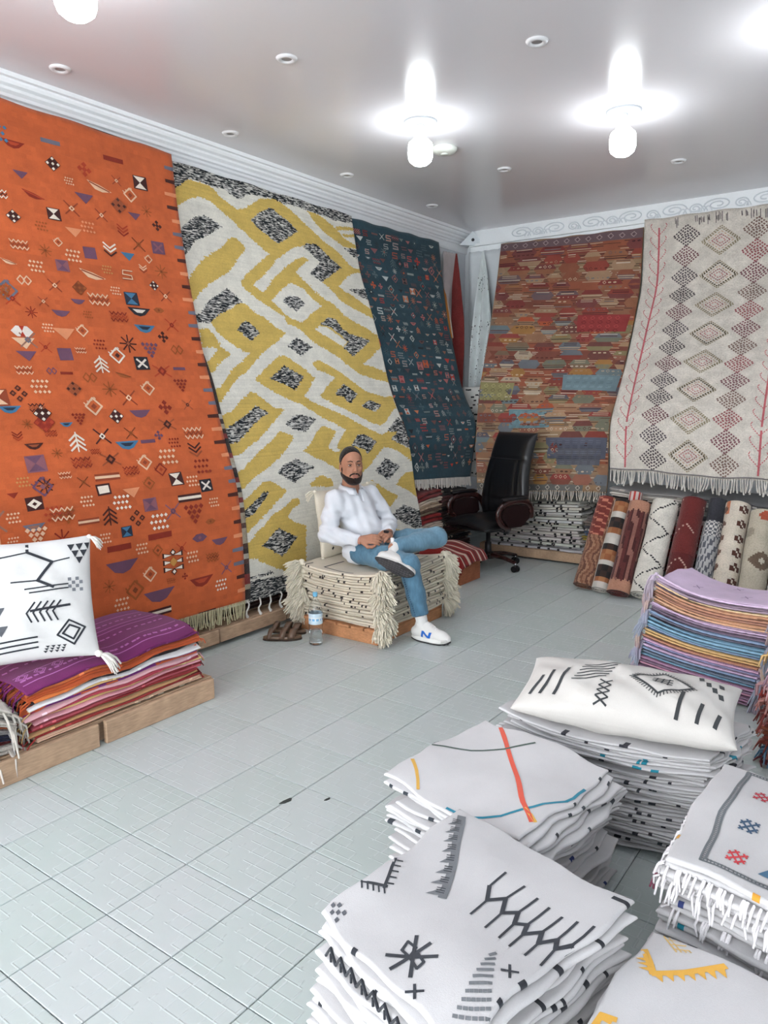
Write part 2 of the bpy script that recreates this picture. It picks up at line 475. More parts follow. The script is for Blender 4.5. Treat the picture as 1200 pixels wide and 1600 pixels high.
# ------------------------------------------------------------------ hanging rugs
# edge curves (x, y, z) from the hanging line at the crown down to the hem that lies over the stacks
def A(s): return np.array([[float(c) for c in r.split(',')] for r in s.split()])
OR_R=A("-2.204,1.17,3.424 -2.143,1.15,3.047 -2.086,1.137,2.8 -2.018,1.121,2.509 -1.938,1.107,2.249 -1.848,1.09,1.93 -1.802,1.085,1.838 -1.693,1.068,1.523 -1.627,1.059,1.344 -1.569,1.051,1.196 -1.504,1.042,1.035 -1.482,1.032,.856 -1.448,1.019,.602 -1.427,1.0,.254")
OR_L=OR_R+np.array([0,-2.3,0.02])
YE_R=A("-2.224,3.29,3.382 -2.162,3.28,3.064 -2.111,3.272,2.823 -2.004,3.264,2.56 -1.9,3.254,2.259 -1.837,3.248,2.056 -1.782,3.241,1.84 -1.692,3.234,1.619 -1.542,3.225,1.343 -1.492,3.218,1.129 -1.451,3.21,.851 -1.397,3.203,.657 -1.358,3.198,.498 -1.345,3.19,.25")
YE_L=OR_R+np.array([-.045,-.16,-.03])
TE_R=A("-2.197,4.828,3.377 -2.1,4.75,2.947 -1.98,4.67,2.485 -1.875,4.62,2.211 -1.80,4.585,2.002 -1.744,4.553,1.816 -1.657,4.522,1.639 -1.515,4.49,1.437 -1.485,4.458,1.25 -1.51,4.43,1.087 -1.515,4.385,.825")
TE_L=A("-2.25,3.2,3.37 -2.19,3.19,3.0 -2.06,3.18,2.6 -1.92,3.17,2.15 -1.78,3.15,1.72 -1.6,3.14,1.36 -1.55,3.14,1.15 -1.5,3.14,.9")
KE_L=A("-1.756,5.465,3.401 -1.688,5.225,2.873 -1.643,5.043,2.527 -1.603,4.874,2.225 -1.561,4.688,1.897 -1.543,4.602,1.76 -1.492,4.464,1.371 -1.462,4.38,1.14 -1.43,4.37,.9 -1.42,4.36,.70")
KE_R=A("-.156,5.522,3.381 -.139,5.447,2.792 -.129,5.277,2.448 -.119,5.052,2.095 -.111,4.889,1.801 -.109,4.848,1.745 -.1,4.552,1.434 -.093,4.542,1.177 -.084,4.533,.887 -.081,4.494,.748")
WH_L=A("-.126,5.438,3.44 -.092,5.341,2.755 -.072,5.086,2.368 -.059,4.922,2.123 -.033,4.51,1.629 -.023,4.35,1.423 -.011,4.342,1.191 0,4.335,.982")
WH_R=WH_L+np.array([1.5,-.05,-.03]); WH_R[:,0]=np.linspace(1.37,1.40,8)
def resample(P,n=81):
    d=np.r_[0,np.cumsum(np.linalg.norm(np.diff(P,axis=0),axis=1))];d/=d[-1]
    t=np.linspace(0,1,n);Q=np.stack([np.interp(t,d,P[:,i]) for i in range(3)],1)
    for _ in range(12): Q[1:-1]=(Q[:-2]+2*Q[1:-1]+Q[2:])/4
    return Q
def surf(L,R):
    L=resample(L);R=resample(R);t=np.linspace(0,1,81)
    def S(u,v):
        u=np.asarray(u,float);v=np.asarray(v,float)
        l=np.stack([np.interp(v,t,L[:,i]) for i in range(3)],-1);r=np.stack([np.interp(v,t,R[:,i]) for i in range(3)],-1)
        return l*(1-u[...,None])+r*u[...,None]
    return S
YEL = """82,61 143,33 201,32 246,35 261,48 305,62 342,72 378,67 417,51 464,29 537,18 580,23 617,34 649,44 692,61 742,78 792,98 852,112 893,129 938,152 963,158 1022,154 1024,165 941,176 899,191 831,224 860,236 901,245 951,264 1008,284 1003,355 1000,400 968,408 916,431 858,449 918,455 998,470 1005,502 901,490 828,478 759,449 719,429 666,413 600,392 561,368 528,355 492,351 484,332 425,313 372,295 322,272 304,257 335,236 396,206 473,168 413,145 367,126 328,108 276,87 224,69 180,67 133,80 79,106
715,23 795,26 818,33 878,52 931,76 1010,89 1011,96 922,101 879,91 806,73 751,48
880,46 1007,34 1008,42 890,57
914,64 1000,55 1001,63 932,71
87,268 116,241 174,208 251,176 303,144 327,147 365,166 322,192 277,226 217,254 222,251 167,271 119,297 101,313 79,317 85,275
143,363 175,346 241,325 269,312 308,309 340,327 392,343 430,363 474,374 432,395 350,425 302,450 258,474 197,498 167,516 126,539 112,551 85,556 88,520 114,519 148,499 185,475 239,453 280,433 229,420 186,401 154,383
87,381 125,379 148,398 166,422 199,435 154,455 120,473 109,481 92,481 93,459 125,441 149,426 127,422 84,425
410,436 447,434 474,446 521,462 568,490 524,521 489,540 527,556 614,581 673,597 730,620 791,641 844,658 883,649 943,650 901,673 935,687 991,702 1022,716 1012,746 955,722 907,704 858,693 832,693 799,707 760,726 709,746 648,764 558,736 565,692 595,688 574,679 595,665 648,635 602,616 551,600 513,580 464,562 422,552 352,531 299,508 303,511 276,498 331,470
538,620 601,637 569,653 534,677 565,692 558,736 505,714 449,697 407,680 449,664 489,638
91,583 147,572 193,547 239,527 264,532 302,553 329,567 375,573 317,599 267,624 215,645 162,663 122,676 97,674 90,652 91,613
327,626 383,642 341,667 291,690 235,710 184,724 137,741 112,752 90,751 102,711 124,710 156,695 223,666 272,650 298,636
87,777 113,775 153,759 204,741 231,743 294,770 261,785 225,799 189,815 155,828 126,842 88,852 84,779
344,787 313,792 270,808 221,818 185,836 146,851 108,870 83,870 87,903 129,908 167,923 214,941 255,952 293,957 348,942 363,857 320,848 280,831 307,816 345,804
406,764 449,748 472,744 516,759 528,777 411,769
731,775 773,791 838,817 883,830 844,846 794,865 752,882 805,911 850,922 896,937 810,941 713,916 692,824
877,799 916,780 953,769 1005,769 1002,843 977,833 938,816
589,530 676,489 722,476 782,503 838,528 942,544 996,543 998,581 974,584 940,600 889,622 850,630 800,619 745,599 686,579 631,563 570,539
575,452 608,442 650,451 722,476 676,489 638,476 590,469"""
WHI = """660,128 630,131 571,152 512,178 463,208 417,232 380,248 361,259 405,274 425,264 467,235 543,197 624,163 662,156 690,162 619,190 599,203 646,232 692,258 655,225 675,244 724,268 778,282 820,311 881,329 941,342 999,362 1012,313 938,297 873,282 822,270 787,241 748,220 796,247 747,223 679,200 751,162 700,133
560,235 487,265 436,293 468,308 492,326 520,336 569,342 572,342 637,312 700,290 660,275 616,246 569,238
626,359 661,347 701,350 742,366 796,388 764,403 725,388 673,372"""
BLA = """87,-6 196,-8 334,-1 657,-5 994,-12 1012,18 947,27 872,29 795,24 673,22 586,23 537,18 450,23 460,23 407,28 363,46 325,39 298,30 241,34 201,30 143,32 105,53 73,63
193,108 228,113 266,126 204,151 140,174 113,194 90,214 81,188 80,159 111,138 146,119
407,91 449,68 519,44 560,56 608,69 649,88 583,117 533,134 502,129 483,119 444,109
666,127 694,115 750,112 789,128 833,147 879,164 806,193 736,219 679,200 751,162 704,140
915,104 1011,98 1012,123 983,126 945,114
891,228 1008,217 1008,251 961,247 926,237
492,290 525,275 576,272 610,290 552,314 519,302
238,277 272,291 299,308 254,316 215,334 175,346 142,366 83,366 83,349 107,345 153,312 194,294
243,376 291,352 317,360 348,380 301,401 268,388
463,408 520,385 555,394 594,407 522,434 500,420
340,494 388,478 432,458 472,474 517,487 452,524 404,508
663,343 714,322 763,323 787,349 825,363 874,368 942,378 868,407 812,428 767,404 800,388 760,365 726,349
652,536 718,506 748,518 782,535 724,563 697,543
784,571 841,553 907,568 854,590 821,581
653,678 703,652 746,651 802,675 736,707 718,692 680,684
884,647 982,608 1021,639 1024,666 1024,710 948,688 888,673 941,653
763,753 837,722 919,751 833,783
810,881 905,856 1001,885 1038,933 952,930 901,911 858,895
700,795 776,830 732,852 694,847
90,618 123,606 168,592 250,562 299,579 243,597 208,612 163,633 131,646 91,649
358,611 407,590 445,587 514,602 445,632 392,626
266,726 302,709 361,698 442,723 328,755 299,740
81,805 136,788 196,765 219,766 181,788 136,810 86,825
163,884 237,851 318,880 285,899 245,918 206,899
94,955 168,957 254,962 381,967 400,1000 150,1000 100,1000
95,944 191,944 209,950 95,951"""
ORM = """481,79,boat,m,78 587,54,bar,g,70 586,96,chk,w,54 782,52,bar,m,82 682,90,dot5,r,58 490,133,tri,p,52 628,122,rows,c,35 518,167,leaf,m,78 724,119,leaf,c,97 784,95,x,c,39 867,86,hour,w,66 826,118,dia,c,58 670,149,tri,p,73 625,176,x,c,56 780,147,chk,d,66 568,195,hour,w,53 453,216,chk,w,48 717,176,x,c,47 877,145,star,b,49 831,162,tri,p,55 526,224,rows,b,43 666,207,rows,e,54 908,172,dot5,d,47 621,223,tri,e,64 782,198,chev,r,53 830,222,x,b,55 900,221,sqx,p,58 568,249,dia,c,34 456,268,zig,c,59 661,259,sq,p,57 728,244,chev,w,60 786,252,tri,u,60 857,250,dia,c,35 527,270,star,b,49 606,271,rows,c,58 492,304,rows,c,53 569,294,hour,p,51 706,288,rows,t,41 772,292,ess,c,56 832,273,chev,c,38 897,273,star,b,61 658,304,leaf,c,100 422,303,leaf,c,53 453,334,dia2,c,51 536,336,x,c,47 608,334,chk,b,53 721,330,rows,c,41 860,307,chk,w,42 896,327,x,c,51 771,342,hour,u,63 661,353,zig,c,76 413,371,x,m,50 495,370,x,c,35 597,362,boat,p,55 457,393,star,m,44 540,389,boat,p,67 618,386,rows,b,35 716,384,zig,m,67 791,368,boat,k,98 799,403,boat,u,92 861,360,eye2,b,50 858,418,dot5,d,50 898,390,x,m,55 423,430,hex,k,73 493,420,rows,c,40 538,428,tri,e,81 593,419,dia,c,46 637,444,rows,m,48 731,438,star,d,74 803,448,tridot,p,72 900,444,dia2,b,59 477,457,x,m,40 423,475,tri,p,68 529,468,sq,p,58 575,459,zig,c,37 687,464,dia,w,63 763,478,sqx,k,60 629,485,tree,w,66 892,486,bar,p,55 406,503,zig,c,52 479,502,dia2,p,37 520,505,bar,m,44 827,493,xdia,m,73 585,512,dia2,b,55 692,505,leaf,b,66 380,545,dot4,d,59 438,532,rows,c,62 530,535,chk,d,56 638,534,star,b,61 763,531,dia,c,57 884,523,tridot,m,62 351,573,boat,u,72 429,581,chk,w,59 578,568,dia,c,67 639,588,chk,w,55 692,551,x,c,63 719,583,boat,p,87 807,571,dot5,m,62 890,566,x,d,44 527,592,tridot,m,50 488,602,boat,u,46 385,600,star,b,37 801,607,xdia,d,66 355,620,chev,m,36 439,618,zig,m,39 506,636,tree,w,71 583,626,x,w,61 673,622,x,b,47 655,645,boat,u,93 722,640,bar,p,59 762,629,dot5,p,40 808,646,rows,m,49 885,628,zig,c,81 391,639,boat,d,62 878,663,chev,d,66 551,655,zig,m,34 445,654,star,b,39 384,670,hour,p,69 505,674,zig,m,66 592,671,xdia,d,68 695,682,dia,c,58 774,674,rows,c,75 741,699,dia,m,50 645,696,zig,m,56 886,700,rows,m,74 451,695,zig,c,39 570,704,bar2,c,93 784,721,hour,w,62 838,729,rows,c,54 885,741,sqx,k,56 343,700,rows,t,41 396,709,star,d,58 498,710,x,b,41 550,727,sqb,w,54 633,738,tri,e,67 692,724,dia,b,48 313,721,tri,m,35 360,739,diasq,w,54 495,745,rows,c,47 595,754,rows,w,65 682,765,hour,p,58 818,762,bar2,w,103 753,784,x,p,61 826,795,tridot,m,86 901,778,rows,c,45 303,758,rows,c,42 424,762,zig,c,72 492,781,bar2,c,74 554,777,tree,d,66 636,787,dot4,d,62 703,800,rows,w,72 599,809,hour,u,45 350,778,boat,g,70 882,816,eye2,b,49 702,827,bar,m,95 837,845,eye2,p,69 911,860,boat,p,77 532,815,rows,c,43 296,796,rows,c,35 416,805,star,m,69 640,845,rows,c,47 690,854,dia,b,42 770,859,x,m,45 804,880,rows,c,53 737,882,star8,w,84 577,871,boat,p,124 572,836,bar,m,91 660,896,dia,c,54 878,889,zig,b,56 929,917,x,p,51 610,919,dia,b,70 532,902,star,b,49 834,933,boat,m,109 687,940,boat,p,127 905,950,rows,w,54 774,915,dot5,m,28 725,917,zig,b,33 566,939,rows,c,56 850,1000,bar,d,81 685,972,bar2,w,94 529,964,bar,m,75"""

def in_poly(poly, U, V):
    r = np.zeros(U.shape, bool); n = len(poly); j = n - 1
    for i in range(n):
        xi, yi = poly[i]; xj, yj = poly[j]
        if yi != yj:
            c = ((yi > V) != (yj > V)) & (U < (xj - xi) * (V - yi) / (yj - yi) + xi)
            r ^= c
        j = i
    return r

def polys(s):
    return [[tuple(float(c) / 1000 for c in w.split(',')) for w in line.split()] for line in s.strip().split('\n')]

def out_normal(S, u, v):
    e = 1e-3
    a = S(u + e, v) - S(u - e, v); b = S(u, v + e) - S(u, v - e)
    n = np.cross(b, a); return n / (np.linalg.norm(n) + 1e-12)

def ripple(S, amp=0.008, seed=1, drape=1.0):
    """adds soft vertical folds to a rug surface, growing towards the hem"""
    rg = np.random.RandomState(seed); ph = rg.rand(6) * 6.28
    mid = out_normal(S, 0.5, 0.5)
    def T(u, v):
        u = np.asarray(u, float); v = np.asarray(v, float)
        w = amp * (0.35 + v * drape) * (np.sin(u * 9 + ph[0] + 1.5 * v) + 0.6 * np.sin(u * 21 + ph[1]) * v + 0.5 * np.sin(v * 11 + u * 4 + ph[2]))
        top = 0.005 * np.exp(-v * 25) * np.sin(u * 26 + ph[3])
        P = S(u, v) + w[..., None] * mid
        P[..., 2] += top
        return P
    return T

def rug_root(name, S, label):
    p = S(0.5, 1.0)
    return empty(name, tuple(float(c) for c in p), label, 'rug', 'rugs hung along the walls')

def cloth(S, nu, nv, root, color, mats='kilim', matidx=0, thick=0.012, name='cloth', u0=0, u1=1):
    U, V = np.meshgrid(np.linspace(u0, u1, nu + 1), np.linspace(0, 1, nv + 1))
    mb = MB(); mb.grid(S(U, V), color, matidx, flip=True)
    o = mb.build(name, mats, root)
    so = o.modifiers.new('thickness', 'SOLIDIFY'); so.thickness = thick; so.offset = -1
    return o

def fringe(S, root, n, length, col, rng, v=1.0, name='fringe', w=0.004, knot=0.0, u0=0.0, u1=1.0):
    mb = MB(); nrm = out_normal(S, 0.5, 0.98)
    for i in range(n):
        u = u0 + (i + 0.5 + rng.uniform(-.2, .2)) / n * (u1 - u0)
        p = S(u, v) + nrm * 0.003
        L = length * rng.uniform(0.8, 1.15)
        sw = rng.uniform(-.25, .25) * L
        side = (S(min(u + .01, 1), v) - S(max(u - .01, 0), v)); side /= np.linalg.norm(side)
        q = [p + np.array([0, 0, 0.01]), p + side * sw * 0.3 + np.array([0, 0, -L * .5]), p + side * sw + np.array([0, 0, -L]) + nrm * rng.uniform(-.006, .01)]
        k = rng.uniform(.85, 1.05)
        mb.tube(q, [w, w * .9, w * 1.15], 4, tuple(c * k for c in col))
    o = mb.build(name, 'wool', root); o['kind'] = 'stuff'
    return o

def stroke(pts, w, close=False):
    out = []; P = [np.array(p, float) for p in pts]
    if close: P.append(P[0])
    for a, b in zip(P[:-1], P[1:]):
        d = b - a; l = np.linalg.norm(d)
        if l < 1e-9: continue
        d /= l; n = np.array([-d[1], d[0]]) * w / 2; e = d * w * .3
        out.append([a - n - e, b - n + e, b + n + e, a + n - e])
    return out

def motif(kind, c1, c2, rng):
    """flat woven figures in a unit box; x right, y down; returns [(polygon, colour)]"""
    R = []
    def P(pl, c=c1): R.append(([tuple(q) for q in pl], c))
    def ST(pts, w, c=c1, close=False):
        for q in stroke(pts, w, close): P(q, c)
    def sq(x, y, s, c=c1): P([(x - s, y), (x, y - s), (x + s, y), (x, y + s)], c)
    if kind == 'boat': P([(-.5, -.14), (.5, -.16), (.22, .12), (.0, .19), (-.25, .13)]); P([(-.3, -.08), (.28, -.09), (.1, .05), (-.12, .05)], c2)
    elif kind == 'bar': P([(-.5, -.1), (.5, -.12), (.5, .1), (-.5, .12)])
    elif kind == 'bar2':
        P([(-.5, -.13), (.5, -.15), (.5, .12), (-.5, .14)], c2); P([(-.5, -.05), (.5, -.06), (.5, .04), (-.5, .05)])
    elif kind == 'tri': P([(-.5, -.22), (.5, -.25), (.05, .28)])
    elif kind == 'leaf': P([(-.5, -.2), (.0, -.1), (.5, .08), (.1, .16), (-.2, .1)]); ST([(-.4, -.14), (.4, .08)], .05, c2)
    elif kind == 'sq': P([(-.45, -.35), (.4, -.4), (.45, .35), (-.4, .4)])
    elif kind == 'sqb': P([(-.5, -.35), (.48, -.4), (.5, .32), (-.46, .38)], c2); P([(-.38, -.23), (.36, -.27), (.38, .2), (-.34, .26)])
    elif kind == 'sqx':
        P([(-.5, -.42), (.48, -.45), (.5, .4), (-.48, .45)]); ST([(-.3, -.25), (.3, .25)], .13, c2); ST([(.3, -.25), (-.3, .25)], .13, c2)
    elif kind == 'diasq':
        P([(-.5, -.4), (.48, -.44), (.5, .36), (-.46, .4)], c2); P([(-.42, 0), (0, -.3), (.42, 0), (0, .3)]); P([(-.15, 0), (0, -.12), (.15, 0), (0, .12)], c2)
    elif kind == 'chk':
        for i in range(-1, 2):
            for j in range(-1, 2):
                sq((i + j) * .17, (i - j) * .17, .17, c2)
                if (i + j) % 2 == 0: sq((i + j) * .17, (i - j) * .17, .11)
    elif kind in ('dot5', 'dot4'):
        for x, y in ((-.3, -.02), (.3, .02), (0, -.3), (0, .3)) + (((0, 0),) if kind == 'dot5' else ()):
            sq(x, y, .18)
            if kind == 'dot4': sq(x, y, .08, c2)
    elif kind == 'x':
        ST([(-.45, -.42), (.45, .42)], .09, c2); ST([(.45, -.42), (-.45, .42)], .09, c2); sq(0, 0, .2); sq(0, 0, .09, c2)
    elif kind == 'xdia':
        ST([(-.5, -.3), (.5, .3)], .08, c2); ST([(.5, -.3), (-.5, .3)], .08, c2); sq(0, 0, .28); sq(0, 0, .12, c2)
    elif kind == 'star':
        for a in range(4):
            t = a * math.pi / 4; ST([(-.45 * math.cos(t), -.45 * math.sin(t)), (.45 * math.cos(t), .45 * math.sin(t))], .07)
        sq(0, 0, .1, c2)
    elif kind == 'star8':
        for sx in (-1, 1):
            for y in (-.3, 0, .3): P([(0, y), (sx * .5, y - .14), (sx * .5, y + .1)], c2); P([(sx * .06, y), (sx * .42, y - .09), (sx * .42, y + .06)])
        sq(0, 0, .2, C(196, 140, 70))
        for y in (-.42, .42): sq(0, y, .15, c2); sq(0, y, .09)
    elif kind == 'dia':
        ST([(-.45, 0), (0, -.45), (.45, 0), (0, .45)], .1, c1, True); sq(0, 0, .16, c2)
        for t in range(4): ST([(-.45 + .2 * t, -.1 - .1 * t), (-.52 + .2 * t, -.18 - .1 * t)], .06)
    elif kind == 'dia2':
        for x in (-.2, .2): ST([(x - .25, 0), (x, -.3), (x + .25, 0), (x, .3)], .08, c1, True)
    elif kind == 'hour':
        P([(-.45, -.38), (.45, -.42), (.5, .4), (-.42, .42)], c2); P([(-.4, -.34), (.35, -.36), (0, 0)]); P([(0, 0), (.4, .34), (-.36, .36)])
    elif kind == 'hex':
        P([(-.5, 0), (-.25, -.25), (.25, -.25), (.5, 0), (.25, .25), (-.25, .25)], c2); P([(-.12, -.25), (.12, -.25), (0, 0)], C(176, 60, 40)); P([(-.12, .25), (.12, .25), (0, 0)], C(176, 60, 40))
    elif kind == 'zig':
        for y in (-.2, .0, .2): ST([(-.5 + .125 * k, y + (.08 if k % 2 else -.08)) for k in range(9)], .055, c1 if y else c2)
    elif kind == 'rows':
        for y in (-.3, 0, .3):
            for x in (-.36, -.12, .12, .36): sq(x + (.06 if y else -.06), y, .1)
    elif kind == 'tridot':
        for r_, n in ((-.3, 4), (-.08, 3), (.14, 2), (.34, 1)):
            for k in range(n): sq((k - (n - 1) / 2) * .26, r_, .12)
    elif kind == 'chev':
        for y in (-.2, .05, .3): ST([(-.4, y - .18), (0, y + .12), (.4, y - .18)], .1, c1 if y < .2 else c2)
    elif kind == 'tree':
        ST([(0, -.5), (0, .45)], .07)
        for y in (-.4, -.15, .1): ST([(-.36, y + .3), (0, y), (.36, y + .3)], .09, c1)
    elif kind == 'ess': ST([(.4, -.3), (-.3, -.28), (-.35, 0), (.3, .02), (.34, .28), (-.4, .3)], .13, c2); ST([(.4, -.3), (-.3, -.28), (-.35, 0), (.3, .02), (.34, .28), (-.4, .3)], .07)
    elif kind == 'eye2':
        P([(-.5, 0), (-.2, -.2), (.2, -.22), (.5, 0), (.2, .2), (-.2, .22)]); sq(0, 0, .12, c2)
    return R

def put_motif(mb, S, u, v, size, kind, c1, c2, rng, W, H, off=0.0025, skew=0.0):
    n = out_normal(S, min(max(u, .01), .99), min(max(v, .01), .99))
    for k, (pl, c) in enumerate(motif(kind, c1, c2, rng)):
        p = np.array(pl) * size
        uu = np.clip(u + p[:, 0] / W, 0.002, 0.998); vv = np.clip(v + (p[:, 1] + skew * p[:, 0]) / H, 0.002, 0.998)
        q = S(uu, vv) + n * (off + 0.0004 * k)
        mb.add(q, [list(range(len(pl)))], c, 0, False)

def build_rugs():
    rng = random.Random(7)
    # ---- orange kilim
    S = ripple(surf(OR_L, OR_R), 0.004, 3)
    root = rug_root('hanging_rug', S, 'big orange kilim with small scattered motifs hanging on the left wall')
    nu, nv = 70, 110
    base = C(200, 98, 54)
    rg = np.random.RandomState(4)
    rows = 1 + 0.10 * np.convolve(rg.randn(nv + 8), np.ones(5) / 5, 'same')[:nv]
    sp = np.array(base)[None, None] * rows[:, None, None] * (1 + 0.03 * rg.randn(nv, nu))[..., None]
    cloth(S, nu, nv, root, np.clip(sp, 0, 1))
    pal = dict(m=C(140, 48, 32), g=C(112, 110, 124), w=C(238, 224, 208), r=C(176, 66, 40), p=C(112, 76, 98), c=C(232, 190, 156), d=C(74, 36, 30), b=C(160, 86, 42),
               e=C(226, 146, 104), u=C(70, 118, 152), t=C(196, 142, 84), k=C(44, 40, 46))
    sec = dict(m=C(180, 70, 40), g=C(150, 106, 90), w=C(70, 36, 34), r=C(150, 50, 36), p=C(140, 90, 100), c=C(150, 70, 44), d=C(160, 84, 52), b=C(130, 66, 36),
               e=C(230, 170, 130), u=C(44, 50, 66), t=C(150, 90, 50), k=C(228, 216, 206))
    mb = MB(); W = 2.3; H = 3.45
    for w in ORM.split():
        u, v, k, c, s = w.split(',')
        c2 = sec[c]
        if k == 'boat' and c in 'wpc': c2 = pal[c]
        put_motif(mb, S, int(u) / 1000, int(v) / 1000, int(s) / 1000 * 1.85, k, pal[c], c2, rng, W, H)
    ks = ['x', 'dia', 'rows', 'zig', 'boat', 'tri', 'star', 'chk', 'hour', 'tridot']
    for i in range(70):                       # the part of the rug left of the frame
        u, v = rng.uniform(.03, .44), rng.uniform(.04, .96); c = rng.choice('mgwrpcdbeu')
        put_motif(mb, S, u, v, rng.uniform(.09, .14), rng.choice(ks), pal[c], sec[c], rng, W, H)
    for i in range(33):                        # weft bars along the free edge
        v = 0.035 + i * 0.0293; c = pal['gdedeg'[i % 6]]
        L = rng.uniform(.028, .045)
        pl = np.array([(1 - L, v - .003), (.999, v - .0045), (.999, v + .0045), (1 - L, v + .004)])
        mb.add(S(pl[:, 0], pl[:, 1]) + out_normal(S, .97, v) * .003, [[0, 1, 2, 3]], c, 0, False)
    mb.build('woven_motifs', 'kilim', root)['kind'] = 'stuff'
    fringe(S, root, 150, 0.11, C(206, 196, 160), rng, w=0.0045, u0=0.3)
    # ---- dark rug peeping out behind the orange one
    Ru = OR_R + np.array([-0.023, 0.045, 0]); Ru[:5, 1] -= 0.09; Ru[5:, 1] += np.linspace(0.0, 0.035, 9)
    S2 = surf(OR_L + np.array([-0.03, 1.6, 0]), Ru)
    r2 = rug_root('hanging_rug', S2, 'dark brown rug edge showing behind the orange kilim')
    colr = np.tile(np.array(C(52, 34, 30)), (90, 12, 1))
    rr = np.random.RandomState(5)
    for j in range(52, 90):
        colr[j] = [C(60, 40, 38), C(196, 184, 160), C(92, 60, 50), C(40, 32, 34), C(150, 50, 46), C(206, 200, 186)][rr.randint(6)]
    cloth(S2, 12, 90, r2, colr, 'shag', 0, 0.008)
    # ---- yellow, white and black kilim
    S = ripple(surf(YE_L, YE_R), 0.003, 8)
    root = rug_root('hanging_rug', S, 'large mustard yellow and white abstract rug with mottled black patches behind the man')
    nu, nv = 220, 330
    U, V = np.meshgrid((np.arange(nu) + .5) / nu, (np.arange(nv) + .5) / nv)
    rg = np.random.RandomState(2)
    jit = np.repeat(rg.randn(nv, nu // 5 + 1), 5, 1)[:, :nu] * 0.0022
    U2 = U + jit; V2 = V + rg.randn(nv, nu) * 0.0006
    yel = np.zeros(U.shape, bool); bla = np.zeros(U.shape, bool)
    for p in polys(YEL): yel |= in_poly(p, U2, V2)
    for p in polys(WHI): yel &= ~in_poly(p, U2, V2)
    for p in polys(BLA): bla |= in_poly(p, U2, V2)
    colr = np.where(yel[..., None], np.array(C(206, 176, 94)), np.array(C(222, 219, 208)))
    colr = colr * (1 + 0.05 * rg.randn(nv, 1, 1) * .6 + 0.03 * rg.randn(nv, nu, 1))
    cloth(S, nu, nv, root, np.clip(colr, 0, 1), ['kilim', 'mottle'], bla.astype(int))
    for u in (0.085, 0.135, 0.178, 0.225):
        mb = MB()
        p = S(u, .995) + np.array([.012, 0, 0])
        q = [p + np.array([rng.uniform(-.006, .006), .012 * math.sin(k * 1.3), -0.024 * k]) for k in range(6)]
        mb.tube(q, [.006, .006, .0065, .006, .009, .012], 7, C(236, 233, 226))
        for k in range(6):
            e = np.array(q[-1]) + np.array([rng.uniform(-.01, .01), rng.uniform(-.02, .02), -.035])
            mb.tube([q[-1], e], [.004, .003], 4, C(236, 233, 226))
        mb.build('braided_cord', 'wool', root)
    # ---- black rug edge behind the yellow one
    Ru = YE_R + np.array([-0.03, 0.0, 0]); Ru[:, 1] += np.array([.0, .005, .01, .02, .035, .05, .06, .07, .06, .035, .02, .01, .0, .0])
    S2 = surf(YE_L + np.array([-.03, 1.2, 0]), Ru)
    r2 = rug_root('hanging_rug', S2, 'black rug edge showing between the yellow rug and the teal rug')
    cloth(S2, 10, 60, r2, C(26, 27, 31), 'shag', 0, 0.01)
    # ---- teal kilim
    S = ripple(surf(TE_L, TE_R), 0.004, 12)
    root = rug_root('hanging_rug', S, 'dark teal kilim with small red, white and grey motifs beside the corner')
    nu, nv = 50, 90
    rg = np.random.RandomState(14)
    rows = 1 + 0.22 * np.convolve(rg.randn(nv + 8), np.ones(4) / 4, 'same')[:nv]
    cloth(S, nu, nv, root, np.clip(np.array(C(40, 70, 82))[None, None] * rows[:, None, None] * (1 + .05 * rg.randn(nv, nu, 1)), 0, 1))
    pal = [C(206, 210, 206), C(196, 204, 204), C(200, 92, 52), C(190, 60, 50), C(120, 84, 82), C(90, 110, 118), C(150, 160, 156), C(196, 120, 84), C(30, 34, 40), C(110, 72, 70), C(186, 110, 110)]
    mb = MB(); W, H = 1.5, 2.85
    ks = ['tri', 'boat', 'x', 'tree', 'star', 'dia', 'hour', 'rows', 'zig', 'bar', 'dot5', 'ess', 'tri', 'boat']
    for r_ in range(28):
        v = 0.04 + r_ * 0.0335
        u = 0.05 + rng.uniform(0, .05)
        while u < .97:
            c = rng.choice(pal)
            k = 0.55 if rng.random() < .45 else 1.0
            c = tuple(k * a + (1 - k) * b for a, b in zip(c, C(40, 70, 82)))
            put_motif(mb, S, u, v + rng.uniform(-.008, .008), rng.uniform(.065, .11), rng.choice(ks), c, rng.choice(pal), rng, W, H)
            u += rng.uniform(.065, .115)
    mb.build('woven_motifs', 'kilim', root)['kind'] = 'stuff'
    fringe(S, root, 70, 0.085, C(214, 206, 198), rng, w=0.006)
    # ---- multicolour patchwork kilim
    S = ripple(surf(KE_L, KE_R), 0.006, 21)
    root = rug_root('hanging_rug', S, 'multicoloured patchwork kilim in red, orange, grey and blue on the back wall')
    cloth(S, 40, 80, root, C(150, 120, 92))
    pal = [C(132, 58, 52), C(178, 86, 54), C(116, 118, 102), C(104, 112, 120), C(172, 138, 108), C(182, 164, 142), C(88, 88, 100), C(164, 118, 66), C(134, 124, 90), C(124, 70, 60), C(146, 94, 78), C(106, 124, 130), C(146, 62, 60), C(108, 62, 60), C(150, 110, 84), C(126, 104, 84)]
    top = [C(128, 52, 52), C(144, 62, 54), C(140, 82, 62), C(118, 60, 62), C(108, 88, 94), C(150, 98, 72), C(164, 132, 106)]
    mute = lambda L: [tuple(.88 * x + .12 * y for x, y in zip(c, C(142, 116, 98))) for c in L]
    pal = mute(pal); top = mute(top)
    lights = [C(206, 192, 174), C(60, 40, 44), C(214, 190, 160), C(92, 52, 44)]
    mb = MB(); W, H = 1.5, 2.95; off = .0025
